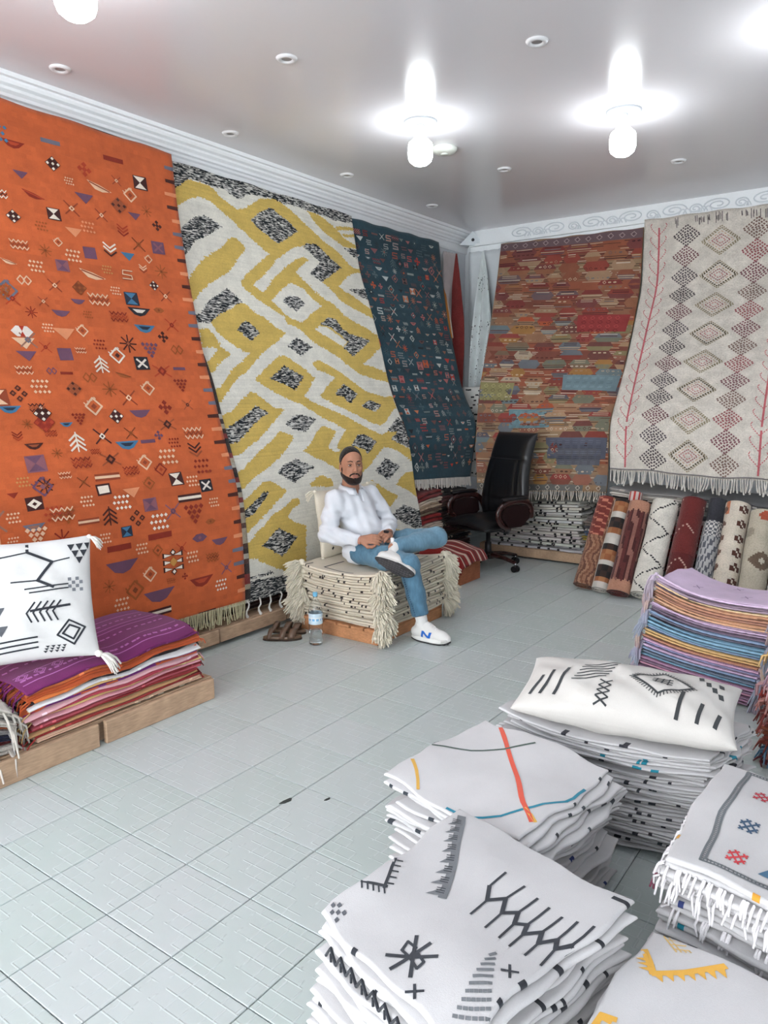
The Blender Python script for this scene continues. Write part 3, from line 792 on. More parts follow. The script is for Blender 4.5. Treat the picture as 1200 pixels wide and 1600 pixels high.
    big = {8: (.62, .97, C(150, 50, 54), 2.0), 15: (.60, .99, C(112, 138, 148), 1.8), 19: (.25, .58, C(104, 140, 150), 2.0), 22: (.55, .99, C(84, 92, 110), 2.0), 16: (.0, .26, C(146, 140, 96), 2.0), 23: (.62, .95, C(86, 92, 104), 1.6)}
    def quad(u0, u1, v0, v1, ins, c, o=off, m=6):
        t = np.linspace(0, 1, m)
        a = np.stack([u0 + (u1 - u0) * t, np.full(m, v0)], 1); b = np.stack([u0 + ins + (u1 - u0 - 2 * ins) * t, np.full(m, v1)], 1)
        G = np.stack([a, b]); G = np.clip(G, .003, .997)
        n = out_normal(S, .5, min(max((v0 + v1) / 2, .02), .98))
        mb.grid(S(G[..., 0], G[..., 1]) + n * o, c, 0, flip=True, smooth=False)
    ground = mute([C(150, 84, 62), C(142, 96, 74), C(160, 118, 90), C(126, 70, 58), C(150, 124, 96), C(134, 110, 92)])
    light2 = [C(200, 184, 164), C(190, 168, 142), C(70, 48, 46), C(96, 60, 50)]
    for r_ in range(26):
        v0 = .035 + r_ * .0362; v1 = v0 + .0362; vm = (v0 + v1) / 2
        tone = top if r_ < 8 else pal
        g = rng.choice(ground); quad(0, 1, v0, v1, 0, g, off, 14)
        for k in range(5):                      # thin weft lines between the patches
            vv = v0 + .003 + k * .0068; a = rng.uniform(0, .4)
            while a < 1:
                l = rng.uniform(.06, .2); quad(a, min(a + l, 1), vv, vv + .0024, 0, rng.choice(light2), off + .0009, 3); a += l + rng.uniform(.03, .2)
        u = -.10 + (r_ % 2) * .085 + rng.uniform(-.02, .02)
        while u < 1:
            w = rng.uniform(.11, .19); ins = .026
            ca = rng.choice(tone); cb = ca if rng.random() < .5 else rng.choice(tone)
            if rng.random() < .9:
                for (p0, p1, q0, q1, sg, c) in ((u + ins, u + w - ins, v0, vm, -ins, ca), (u, u + w, vm, v1, ins, cb)):
                    if p1 < .01 or p0 > .99: continue
                    quad(p0, p1, q0, q1, sg, c, off + .0018, 4)
                    z = rng.random(); lc = rng.choice(lights + pal[3:8])
                    if z < .30:
                        for k in range(2): quad(max(p0, 0) + .01, min(p1, 1) - .01, q0 + .003 + k * .0075, q0 + .0058 + k * .0075, 0, lc if k else rng.choice(light2), off + .0028, 3)
                    elif z < .68:
                        for uu in np.arange(p0 + .022, p1 - .01, .034):
                            if .02 < uu < .98: put_motif(mb, S, uu, (q0 + q1) / 2, .036, rng.choice(['eye2', 'eye2', 'x', 'dia']), lc, c, rng, W, H, off + .0028)
            u += w + rng.uniform(.0, .03)
    for r_, (a, b, c, hh) in big.items():
        v0 = 0.035 + r_ * 0.0355; c = mute([c])[0]
        quad(a, b, v0, v0 + .0355 * hh, 0.012, c, off + .0045)
        for kk in range(int(2 * hh)):
            for uu in np.arange(a + .05, b - .03, .055):
                put_motif(mb, S, uu, v0 + .014 + kk * .0178, .05, 'zig' if c[2] > c[0] else 'dia', tuple(x * (.55 if kk % 2 else 1.6) for x in c), c, rng, W, H, off + .006)
    quad(0, 1, .003, .035, 0, C(112, 92, 96)); quad(0, 1, .975, .998, 0, C(104, 102, 98))
    for uu in np.arange(.04, 1, .075):
        put_motif(mb, S, uu, .019, .06, 'dia', C(170, 150, 150), C(90, 70, 76), rng, W, H, off + .002)
        put_motif(mb, S, uu, .986, .05, 'dia', C(200, 190, 176), C(90, 86, 84), rng, W, H, off + .002)
    mb.build('woven_motifs', 'kilim', root)['kind'] = 'stuff'
    fringe(S, root, 62, 0.085, C(206, 196, 184), rng, w=0.006)
    # ---- white diamond rug
    S = ripple(surf(WH_L, WH_R), 0.010, 30)
    root = rug_root('hanging_rug', S, 'cream shaggy rug with rows of lozenges and pink branches on the back wall')
    cloth(S, 60, 90, root, C(214, 206, 196), 'shag', 0, 0.022)
    mb = MB(); W, H = 1.47, 3.0; off = .004
    def lin(pts, w, c, dash=None):
        n = out_normal(S, .5, .5)
        P = [np.array(p, float) for p in pts]
        for a, b in zip(P[:-1], P[1:]):
            L = math.hypot((b[0] - a[0]) * W, (b[1] - a[1]) * H)
            m = max(1, int(L / (dash or .09)))
            for k in range(m):
                p = a + (b - a) * k / m; q = a + (b - a) * (k + (.62 if dash else 1.02)) / m
                d = (q - p) * np.array([W, H]); l = np.linalg.norm(d)
                if l < 1e-6: continue
                nn = np.array([-d[1], d[0]]) / l * w / 2 / np.array([W, H])
                pl = np.clip(np.array([p - nn, q - nn, q + nn, p + nn]), .003, .997)
                mb.add(S(pl[:, 0], pl[:, 1]) + n * off, [[0, 1, 2, 3]], c, 0, False)
    pk = C(196, 106, 112); dk = C(84, 74, 78); ol = C(150, 138, 112); ro = C(160, 92, 96)
    def stem(u0):
        lin([(u0 + .008 * math.sin(v * 9), v) for v in np.linspace(.035, .985, 24)], .017, pk)
        for k in range(20):
            v = .065 + k * .047
            for s in (-1, 1):
                lin([(u0, v), (u0 + s * .042, v - .024), (u0 + s * .055, v - .037)], .009, pk, .02)
                lin([(u0 + s * .055, v - .037), (u0 + s * .046, v - .045)], .008, pk)
    stem(.098); stem(.905)
    def loz(u, v, a, b, c, w, dash, inner=True):
        lin([(u - a, v), (u, v - b), (u + a, v), (u, v + b), (u - a, v)], w, c, dash)
    vs = np.linspace(.075, .955, 13)
    for ucol, sd in ((.285, 0), (.715, 1)):
        for i, v in enumerate(vs):
            c = [dk, C(130, 104, 96), C(120, 80, 86), ro, C(92, 82, 88), C(130, 84, 92)][(i * 2 + sd) % 6]
            for f in (1, .72, .44, .18):
                loz(ucol, v, .084 * f, .0365 * f, c, .015, .026)
    for i, v in enumerate(np.linspace(.105, .935, 8)):
        loz(.5, v, .118, .050, ol, .012, .022); loz(.5, v, .104, .043, C(90, 80, 62) if i % 2 else ol, .014, .024)
        loz(.5, v, .078, .032, C(196, 164, 140), .009, .03); loz(.5, v, .056, .021, ro, .010, .02); loz(.5, v, .03, .011, C(196, 130, 130), .010, .02)
    for k in range(70):                          # knotted fringe band turned over at the top
        u = rng.uniform(.2, .98)
        if .02 < (u * 3.3) % 1 < .75: lin([(u, rng.uniform(.006, .02)), (u + .004, rng.uniform(.025, .045))], .007, C(120, 112, 112))
    mb.build('knotted_pattern', 'shag', root)['kind'] = 'stuff'
    lin2 = MB()
    t = np.linspace(0.002, .998, 50)
    P = S(t, np.full(50, .992)) + out_normal(S, .5, .95) * .006
    lin2.tube(P, .006, 6, C(120, 116, 116)); lin2.build('hem_cord', 'wool', root)
    fringe(S, root, 66, 0.115, C(218, 212, 204), rng, w=0.007)

    # ---- narrow hangings in the corner
    def hang(name, label, L, R, color, mats, nu=10, nv=50, thick=.01, amp=.01, seed=1):
        S = ripple(surf(np.array(L, float), np.array(R, float)), amp, seed)
        r = rug_root(name, S, label)
        cloth(S, nu, nv, r, color, mats, 0, thick)
        return S, r
    hang('hanging_rug', 'narrow pale pink rug strip hanging in the corner beside the teal kilim', [(-2.30, 5.10, 3.33), (-2.27, 5.08, 2.8), (-2.22, 5.02, 2.3)], [(-2.27, 5.34, 3.33), (-2.25, 5.28, 2.8), (-2.20, 5.2, 2.3)], C(196, 184, 182), 'wool', seed=3, amp=.004)
    colr = np.tile(np.array(C(196, 128, 60)), (40, 6, 1)); colr[:, 4:] = C(206, 196, 180)
    hang('hanging_rug', 'narrow ochre rug edge with pale border in the corner', [(-2.223, 4.97, 2.902), (-2.15, 4.92, 2.538), (-2.07, 4.87, 2.331)], [(-2.20, 5.02, 2.80), (-2.12, 4.98, 2.534), (-2.05, 4.91, 2.331)], colr, 'wool', 6, 40, seed=4, amp=.002)
    hang('hanging_rug', 'narrow dark red rug folded to a point in the corner', [(-2.201, 5.2, 3.307), (-2.22, 5.15, 2.919), (-2.165, 5.05, 2.546), (-2.078, 4.95, 2.214), (-1.985, 4.88, 2.03), (-1.95, 4.82, 1.75)], [(-2.184, 5.2, 3.305), (-2.10, 5.15, 2.906), (-2.01, 5.07, 2.534), (-1.95, 4.97, 2.207), (-1.92, 4.90, 1.993), (-1.90, 4.84, 1.75)], C(124, 50, 48), 'shag', 8, 60, .012, .004, 5)
    # white sequined blanket gathered to a point
    L = [(-1.977, 5.42, 3.339), (-2.0, 5.37, 2.995), (-1.99, 5.26, 2.551), (-1.95, 5.14, 2.183), (-1.90, 5.03, 1.818), (-1.88, 4.98, 1.60)]
    R = [(-1.96, 5.42, 3.338), (-1.861, 5.38, 2.98), (-1.752, 5.28, 2.533), (-1.731, 5.16, 2.171), (-1.704, 5.06, 1.813), (-1.70, 5.0, 1.60)]
    S0 = surf(np.array(L), np.array(R))
    def S1(u, v):
        P = S0(u, v); v = np.asarray(v, float); u = np.asarray(u, float)
        P[..., 1] -= .036 * np.sin(u * 14 + 2 * v) * np.minimum(1, v * 3)
        return P
    r = rug_root('sequined_blanket', S1, 'white sequined blanket gathered into folds in the corner'); r['category'] = 'blanket'
    cloth(S1, 40, 80, r, C(216, 222, 222), 'wool', 0, .01)
    mb = MB()
    for k in range(150):
        v = rng.choice([rng.gauss(.2, .03), rng.gauss(.5, .03), rng.gauss(.68, .04), rng.gauss(.85, .05)]); u = rng.random()
        if not 0.05 < v < .98: continue
        p = S1(u, v) + np.array([.01, -.014, 0]); s_ = rng.uniform(.004, .008)
        mb.add([p + np.array([-s_, 0, 0]), p + np.array([0, -.002, s_]), p + np.array([s_, 0, 0]), p + np.array([0, -.002, -s_])], [[0, 1, 2, 3]], C(150, 156, 160) if rng.random() < .7 else C(70, 76, 84), 0, False)
    mb.build('sequins', 'metal', r)['kind'] = 'stuff'
    S2, r2 = hang('hanging_rug', 'white rug with black dashes low in the corner behind the chair', [(-1.88, 4.84, 1.78), (-1.80, 4.76, 1.3), (-1.76, 4.7, .8)], [(-1.62, 4.80, 1.78), (-1.54, 4.68, 1.3), (-1.50, 4.64, .8)], C(212, 210, 206), 'wool', 10, 40, .015, .006, 7)
    mb = MB()
    for k in range(60):
        put_motif(mb, S2, rng.uniform(.05, .95), rng.uniform(.03, .97), rng.uniform(.05, .09), 'bar', BLACK, BLACK, rng, .45, 1.0)
    mb.build('woven_motifs', 'wool', r2)['kind'] = 'stuff'
    # white drop cloth behind the gathered blanket and a thin curtain ledge
    hang('white_backing_cloth', 'plain white cloth covering the corner of the back wall', [(-2.20, 5.505, 3.36), (-2.18, 5.50, 2.4), (-2.15, 5.50, 1.2)], [(-1.78, 5.51, 3.36), (-1.60, 5.505, 2.4), (-1.5, 5.5, 1.2)], C(214, 219, 222), 'cotton', 10, 30, .006, .004, 9)[1]['category'] = 'cloth'
build_rugs()

# ------------------------------------------------------------------ pallets
def plank(parent, lo, hi, col=None, name='plank', rng=random):
    k = rng.uniform(.9, 1.08)
    c = tuple(x * k for x in (col or C(194, 162, 134)))
    return MB().box(lo, hi, c, bev=0.004).build(name, 'wood', parent)

def pallet(label, x0, x1, y0, y1, h, face, cuts, seed, lift=0.0, gap=.012):
    """low wooden base; face = side with the visible skirt boards ('x' or '-y'), cuts = joints along it"""
    rng = random.Random(seed)
    r = empty('wooden_pallet', ((x0 + x1) / 2, (y0 + y1) / 2, 0), label, 'pallet', 'low wooden pallets under the stacks')
    if face == 'x':
        for a, b in zip(cuts[:-1], cuts[1:]):
            plank(r, (x1 - .025, a + gap / 2, lift), (x1, b - gap / 2, h), rng=rng, name='skirt_board')
        for c in cuts[1:-1]:
            plank(r, (x1 - .16, c - .05, 0.0), (x1 - .06, c + .05, h - .022), rng=rng, name='block')
        n = max(3, int((x1 - x0) / .16))
        for k in range(n):
            a = x0 + (x1 - .027 - x0) * k / n
            plank(r, (a + .01, y0, h - .02), (a + (x1 - x0) / n - .02, y1, h), rng=rng, name='deck_board')
        for yy in (y0, (y0 + y1) / 2 - .05, y1 - .1):
            plank(r, (x0 + .02, yy, 0.0), (x0 + .14, yy + .1, h - .022), rng=rng, name='block')
    else:
        for a, b in zip(cuts[:-1], cuts[1:]):
            plank(r, (a + .006, y0, lift), (b - .006, y0 + .025, h), rng=rng, name='skirt_board')
        for c in cuts[1:-1] + [x0 + .06, x1 - .06]:
            plank(r, (c - .05, y0 + .027, 0.0), (c + .05, y0 + .13, h - .022), rng=rng, name='block')
        n = max(3, int((y1 - y0) / .16))
        for k in range(n):
            a = y0 + .027 + (y1 - y0 - .027) * k / n
            plank(r, (x0, a + .01, h - .02), (x1, a + (y1 - y0) / n - .02, h), rng=rng, name='deck_board')
    return r

def build_pallets():
    pallet('pale wooden pallet under the purple textile stack', -1.40, -0.755, -1.6, 0.13, 0.118, 'x', [-1.6, -0.60, 0.13], 1, 0.0, .036)
    pallet('long pale wooden pallet at the foot of the orange and yellow rugs', -2.2, -1.40, 0.20, 3.0, 0.122, 'x', [0.20, 0.735, 1.40, 3.0], 2, 0.03)
    pallet('pale wooden pallet under the white and black folded rugs by the chair', -1.45, -0.12, 4.47, 5.2, 0.115, '-y', [-1.45, -0.26, -0.12], 3, 0.02)
    # seat pallet with rounded deck ends
    rng = random.Random(5)
    r = empty('wooden_pallet', (-0.9, 1.8, 0), 'reddish wooden pallet under the cream tasselled blankets', 'pallet', 'low wooden pallets under the stacks')
    cc = C(196, 140, 100)
    plank(r, (-1.24, 1.36, 0), (-.53, 1.385, .085), cc, 'skirt_board', rng)
    plank(r, (-.555, 1.388, 0), (-.53, 2.20, .085), cc, 'skirt_board', rng)
    plank(r, (-1.22, 2.0, 0), (-1.1, 2.15, .085), cc, 'block', rng)
    for k in range(6):
        x = -1.24 + k * .12
        plank(r, (x + .006, 1.345, .086), (x + .112, 2.2, .107), cc, 'deck_board', rng)
build_pallets()

# ------------------------------------------------------------------ folded textiles in stacks
def esamp(W, r, n):
    e = [0, .06 * r, .25 * r, .6 * r, r]
    mid = np.linspace(r, W - r, n)[1:-1]
    return np.r_[e, mid, W - np.array(e)[::-1]] / W

def slab(mb, quad, zb, t, folds, rng, col, sagf, n=12, edge=None, jit=.006, wav=.003, full=True, foldcols=None, flecks=None):
    q = np.array(quad, float)
    W = np.linalg.norm(q[1] - q[0]); D = np.linalg.norm(q[3] - q[0])
    tf = t / folds; r = tf / 2
    us = esamp(W, r, n); vs = esamp(D, r, n)
    U, V = np.meshgrid(us, vs)
    du = np.minimum(U, 1 - U) * W; dv = np.minimum(V, 1 - V) * D
    h = lambda d: np.sqrt(np.clip(1 - (1 - np.clip(d / r, 0, 1)) ** 2, 0, 1))
    hh = np.minimum(h(du), h(dv))
    ph = np.array([rng.uniform(0, 6.28) for _ in range(8)])
    ex = (q[1] - q[0]) / W; ey = (q[3] - q[0]) / D
    last = None; sheets = []
    for k in range(folds):
        zc = zb + tf * (k + .5)
        o1 = rng.uniform(-jit, jit); o2 = rng.uniform(-jit, jit)
        wob = wav * (np.sin(U * 7 + ph[0] + k) + .6 * np.sin(U * 17 + ph[1] + 2 * k)); wob2 = wav * (np.sin(V * 8 + ph[2] + k) + .6 * np.sin(V * 19 + ph[3]))
        P = (q[0] * ((1 - U) * (1 - V))[..., None] + q[1] * (U * (1 - V))[..., None] + q[2] * (U * V)[..., None] + q[3] * ((1 - U) * V)[..., None])
        P = P + ex * (o1 + wob2 * (1 - 2 * U))[..., None] + ey * (o2 + wob * (1 - 2 * V))[..., None]
        zz = zc + .02 * tf * np.sin(U * 11 + ph[4]) * np.sin(V * 9 + ph[5])
        cbase = np.array(foldcols[k] if foldcols else col, float)
        nv_, nu_ = U.shape
        cf = np.tile(cbase, (nv_ - 1, nu_ - 1, 1)) * (1 + .03 * rng.uniform(-1, 1))
        if edge:
            ec, pr = edge
            for jx in range(4, nu_ - 5):
                if rng.random() < pr: cf[:5, jx] = ec
                if rng.random() < pr: cf[-5:, jx] = ec
            for jy in range(4, nv_ - 5):
                if rng.random() < pr: cf[jy, :5] = ec
                if rng.random() < pr: cf[jy, -5:] = ec
        rim = np.minimum(du, dv) < max(.06, 2 * r)
        rimf = rim[:-1, :-1] | rim[1:, 1:] | rim[1:, :-1] | rim[:-1, 1:]
        zt = zz + r * hh * .87; zt = zt + sagf(P, zt); zo = zz - r * hh * .87; zo = zo + sagf(P, zo)
        top = np.concatenate([P, zt[..., None]], -1)
        bot = np.concatenate([P, zo[..., None]], -1)
        mb.grid(top, np.clip(cf, 0, 1), 0, keep=None if (full and k == folds - 1) else rimf)
        mb.grid(bot, np.clip(cf, 0, 1), 0, flip=True, keep=rimf)
        last = (P, zt); sheets.append((top, bot))
    if flecks:
        fc, cnt = flecks[:2]; fw_ = flecks[2] if len(flecks) > 2 else 1.0
        for _ in range(cnt):
            sd = rng.choice(flecks[3]) if len(flecks) > 3 else rng.randrange(4); s_ = rng.uniform(.04, .96); k = rng.randrange(folds)
            tp, bt = sheets[k]
            if sd == 1: tp, bt = tp[:, ::-1].transpose(1, 0, 2), bt[:, ::-1].transpose(1, 0, 2); L_s, ss = D, vs
            elif sd == 2: tp, bt = tp[::-1], bt[::-1]; L_s, ss = W, us
            elif sd == 3: tp, bt = tp.transpose(1, 0, 2), bt.transpose(1, 0, 2); L_s, ss = D, vs
            else: L_s, ss = W, us
            nn = np.append([-ey, ex, ey, -ex][sd], 0)
            w_ = rng.uniform(.005, .013) * fw_ / L_s; m_ = rng.choice([4, 5, 5, 6])
            G_ = []
            for uu in (s_ - w_, s_ + w_):
                j = int(np.clip(np.searchsorted(ss, uu) - 1, 0, len(ss) - 2)); f_ = (uu - ss[j]) / (ss[j + 1] - ss[j])
                col_ = [bt[i, j] * (1 - f_) + bt[i, j + 1] * f_ - [0, 0, .0006] + nn * .0008 for i in (2, 1)] + [tp[i, j] * (1 - f_) + tp[i, j + 1] * f_ + [0, 0, .0008 * min(i, 1)] + nn * .0012 for i in range(m_)]
                G_.append(col_)
            mb.grid(np.array(G_), fc, 0)
    Pl, Zl = last
    def top_at(u, v):
        u = np.asarray(u, float); v = np.asarray(v, float)
        def bil(G):
            i = np.clip(np.searchsorted(us, u) - 1, 0, len(us) - 2); j = np.clip(np.searchsorted(vs, v) - 1, 0, len(vs) - 2)
            a = np.clip((u - us[i]) / (us[i + 1] - us[i]), 0, 1); b = np.clip((v - vs[j]) / (vs[j + 1] - vs[j]), 0, 1)
            return G[j, i] * (1 - a) * (1 - b) + G[j, i + 1] * a * (1 - b) + G[j + 1, i] * (1 - a) * b + G[j + 1, i + 1] * a * b
        return np.stack([bil(Pl[..., 0]), bil(Pl[..., 1]), bil(Zl)], -1)
    return top_at, W, D

def noise_sag(seed, amp):
    rg = np.random.RandomState(seed); a = rg.rand(8) * 6.28; f = 3 + rg.rand(8) * 5
    return lambda U, V: amp * (np.sin(U * f[0] + a[0]) * np.sin(V * f[1] + a[1]) + .5 * np.sin(U * 1.7 * f[2] + a[2]) + .5 * np.sin(V * 1.5 * f[3] + a[3]))

def stack(name, quad, z0, layers, place_label, cat, group, seed, mat='wool', sag=None, off=.012, lean=(0, 0), n=12, wav=.003, jit=.006):
    """one object per folded piece; layers from the bottom up: dict(t, col, folds, kind, edge)"""
    rng = random.Random(seed); z = z0; out = []
    H = sum(l['t'] for l in layers); N = len(layers)
    ns = noise_sag(seed, 1.0)
    bq = np.array(quad, float); Bi = np.linalg.inv(np.stack([bq[1] - bq[0], bq[3] - bq[0]], 1))
    for i, l in enumerate(layers):
        q = np.array(quad, float)
        c = q.mean(0)
        sc = 1 + rng.uniform(-.5, .5) * off * 2
        ang = rng.uniform(-1, 1) * off * 1.2
        R = np.array([[math.cos(ang), -math.sin(ang)], [math.sin(ang), math.cos(ang)]])
        f = (z - z0) / max(H, 1e-6)
        q = (q - c) @ R.T * sc + c + np.array([rng.uniform(-off, off), rng.uniform(-off, off)]) + np.array(lean) * f
        g = (z - z0 + l['t'] / 2) / max(H, 1e-6)
        sgz = (lambda U, V, zv: ((sag(U, V) if sag else 0) + ns(U, V) * .006) * (zv - z0) / max(H, 1e-6))
        sg = (lambda U, V, zm=z + l['t'] / 2, f=sgz: f(U, V, zm))
        def sagw(P, zv, f=sgz):
            w = (P[..., :2] - bq[0]) @ Bi.T
            return f(np.clip(w[..., 0], 0, 1), np.clip(w[..., 1], 0, 1), zv)
        mb = MB()
        T, W, D = slab(mb, q, z, l['t'], l.get('folds', 2), rng, l['col'], sagw, n, l.get('edge'), jit, wav, True, l.get('foldcols'), l.get('flecks'))
        k = N - 1 - i
        lab = l.get('label') or ('%s, %s from the top of %s' % (l['kind'], ORD[k], place_label) if k else '%s on top of %s' % (l['kind'], place_label))
        org = (float(q.mean(0)[0]), float(q.mean(0)[1]), z)
        o = mb.build(name, l.get('mat', mat), origin=org)
        tag(o, lab, cat, group)
        out.append(dict(o=o, T=T, W=W, D=D, q=q, z=z, t=l['t'], org=org, sg=sg))
        z += l['t']
    return out

def decal(mb, L, polys_uv, col, off=.0016, m=.035):
    """flat woven shapes laid on a layer's top; outlines in metres from the layer's first corner, split so that they follow the cloth"""
    for pl in polys_uv:
        p = np.array(pl, float)
        if len(p) == 4:
            a = np.linalg.norm(p[1] - p[0]); b = np.linalg.norm(p[3] - p[0])
            na, nb = max(1, int(a / m)), max(1, int(b / m))
            s, t = np.meshgrid(np.linspace(0, 1, na + 1), np.linspace(0, 1, nb + 1))
            G = p[0] * ((1 - s) * (1 - t))[..., None] + p[1] * (s * (1 - t))[..., None] + p[2] * (s * t)[..., None] + p[3] * ((1 - s) * t)[..., None]
            X = L['T'](G[..., 0] / L['W'], G[..., 1] / L['D']); X[..., 2] += off
            mb.grid(X, col, 0)
        else:
            X = L['T'](p[:, 0] / L['W'], p[:, 1] / L['D']); X[..., 2] += off
            mb.add(X, [list(range(len(p)))], col, 0)

def lines_decal(mb, L, pts, w, col, off=.0016):
    decal(mb, L, stroke(pts, w), col, off)

def tassel_mesh(name, length, spread, n, col, seed, r=.0035, droop=.6, head=.012, mat='wool'):
    rng = random.Random(seed); mb = MB()
    a = np.linspace(0, np.pi, 6)
    mb.lathe([(head * math.sin(t), -head * math.cos(t)) for t in a], 8, col, axis='x')
    for k in range(n):
        th = rng.uniform(0, 6.28); sp = spread * math.sqrt(rng.random())
        L = length * rng.uniform(.75, 1.1)
        q = []
        for s in (0, .35, .7, 1):
            q.append((L * s * (1 - .25 * droop * s) , sp * math.cos(th) * s ** .6, sp * math.sin(th) * s ** .6 - droop * L * s * s))
        kk = rng.uniform(.82, 1.06)
        mb.tube(q, [r * .8, r * 1.1, r * 1.1, r * .6], 4, tuple(min(1, c * kk) for c in col), caps=False)
    return mb.mesh(name, mat)

def quad_xy(x0, x1, y0, y1):
    return [(x0, y0), (x1, y0), (x1, y1), (x0, y1)]

def L_(t, col, kind, folds=2, **k):
    return dict(t=t, col=col, kind=kind, folds=folds, **k)

# ------------------------------------------------------------------ cream seat stack with tassels
def build_seat_stack():
    rng = random.Random(31)
    quad = quad_xy(-1.235, -.505, 1.37, 2.22)
    layers = []
    for i in range(19):
        k = rng.uniform(.93, 1.03)
        layers.append(L_(.0198, tuple(c * k for c in C(224, 213, 194)), 'cream tasselled blanket', 1, flecks=(C(56, 48, 46), 8, .8, (0, 0, 1, 1))))
    sag = lambda U, V: -.02 + .03 * np.abs(2 * U - 1) ** 3 - .012 * np.sin(np.pi * U) + .014 * np.abs(2 * V - 1) ** 4
    out = stack('folded_blanket', quad, .107, layers, 'the seat stack', 'blanket', 'cream tasselled blankets the man sits on', 5, 'wool', sag, .012, (0, 0), 12, .005, .008)
    tm = [tassel_mesh('tassel', .078, .055, 80, C(233, 224, 204), 60 + i, .0046, .42, .02) for i in range(4)]
    for i, d in enumerate(out):
        q = d['q']; zc = d['z'] + d['t'] / 2
        for ci, (cx, cy), ang in ((0, (0, 0), math.radians(-120)), (1, (1, 0), math.radians(-48)), (2, (1, 1), math.radians(40))):
            n_rep = 1
            for _ in range(n_rep):
                p = d['q'][ci]
                z = zc + float(d['sg'](np.array(cx), np.array(cy)))
                place('tassel', tm[(i + ci) % 4], d['o'], (p[0] - d['org'][0] - .012 * math.cos(ang), p[1] - d['org'][1] - .012 * math.sin(ang), z - d['org'][2]),
                      (rng.uniform(-.6, .6), rng.uniform(-.1, .7), ang + rng.uniform(-.85, .85)), rng.uniform(1.1, 1.55))
    top = out[-1]
    mb = MB()   # black corner lines on the top blanket
    for a in ((.08, .10), ):
        lines_decal(mb, top, [(.16, .07), (.16, .30)], .012, BLACK); lines_decal(mb, top, [(.16, .07), (.34, .05), (.44, .05)], .012, BLACK)
        lines_decal(mb, top, [(.60, .60), (.60, .78), (.40, .80)], .012, BLACK); lines_decal(mb, top, [(.66, .10), (.62, .22), (.66, .3)], .012, BLACK)
    mb.build('woven_lines', 'wool', top['o'], None)['kind'] = 'stuff'
    # spots on the edges of some blankets in red
    return out
SEAT = build_seat_stack()

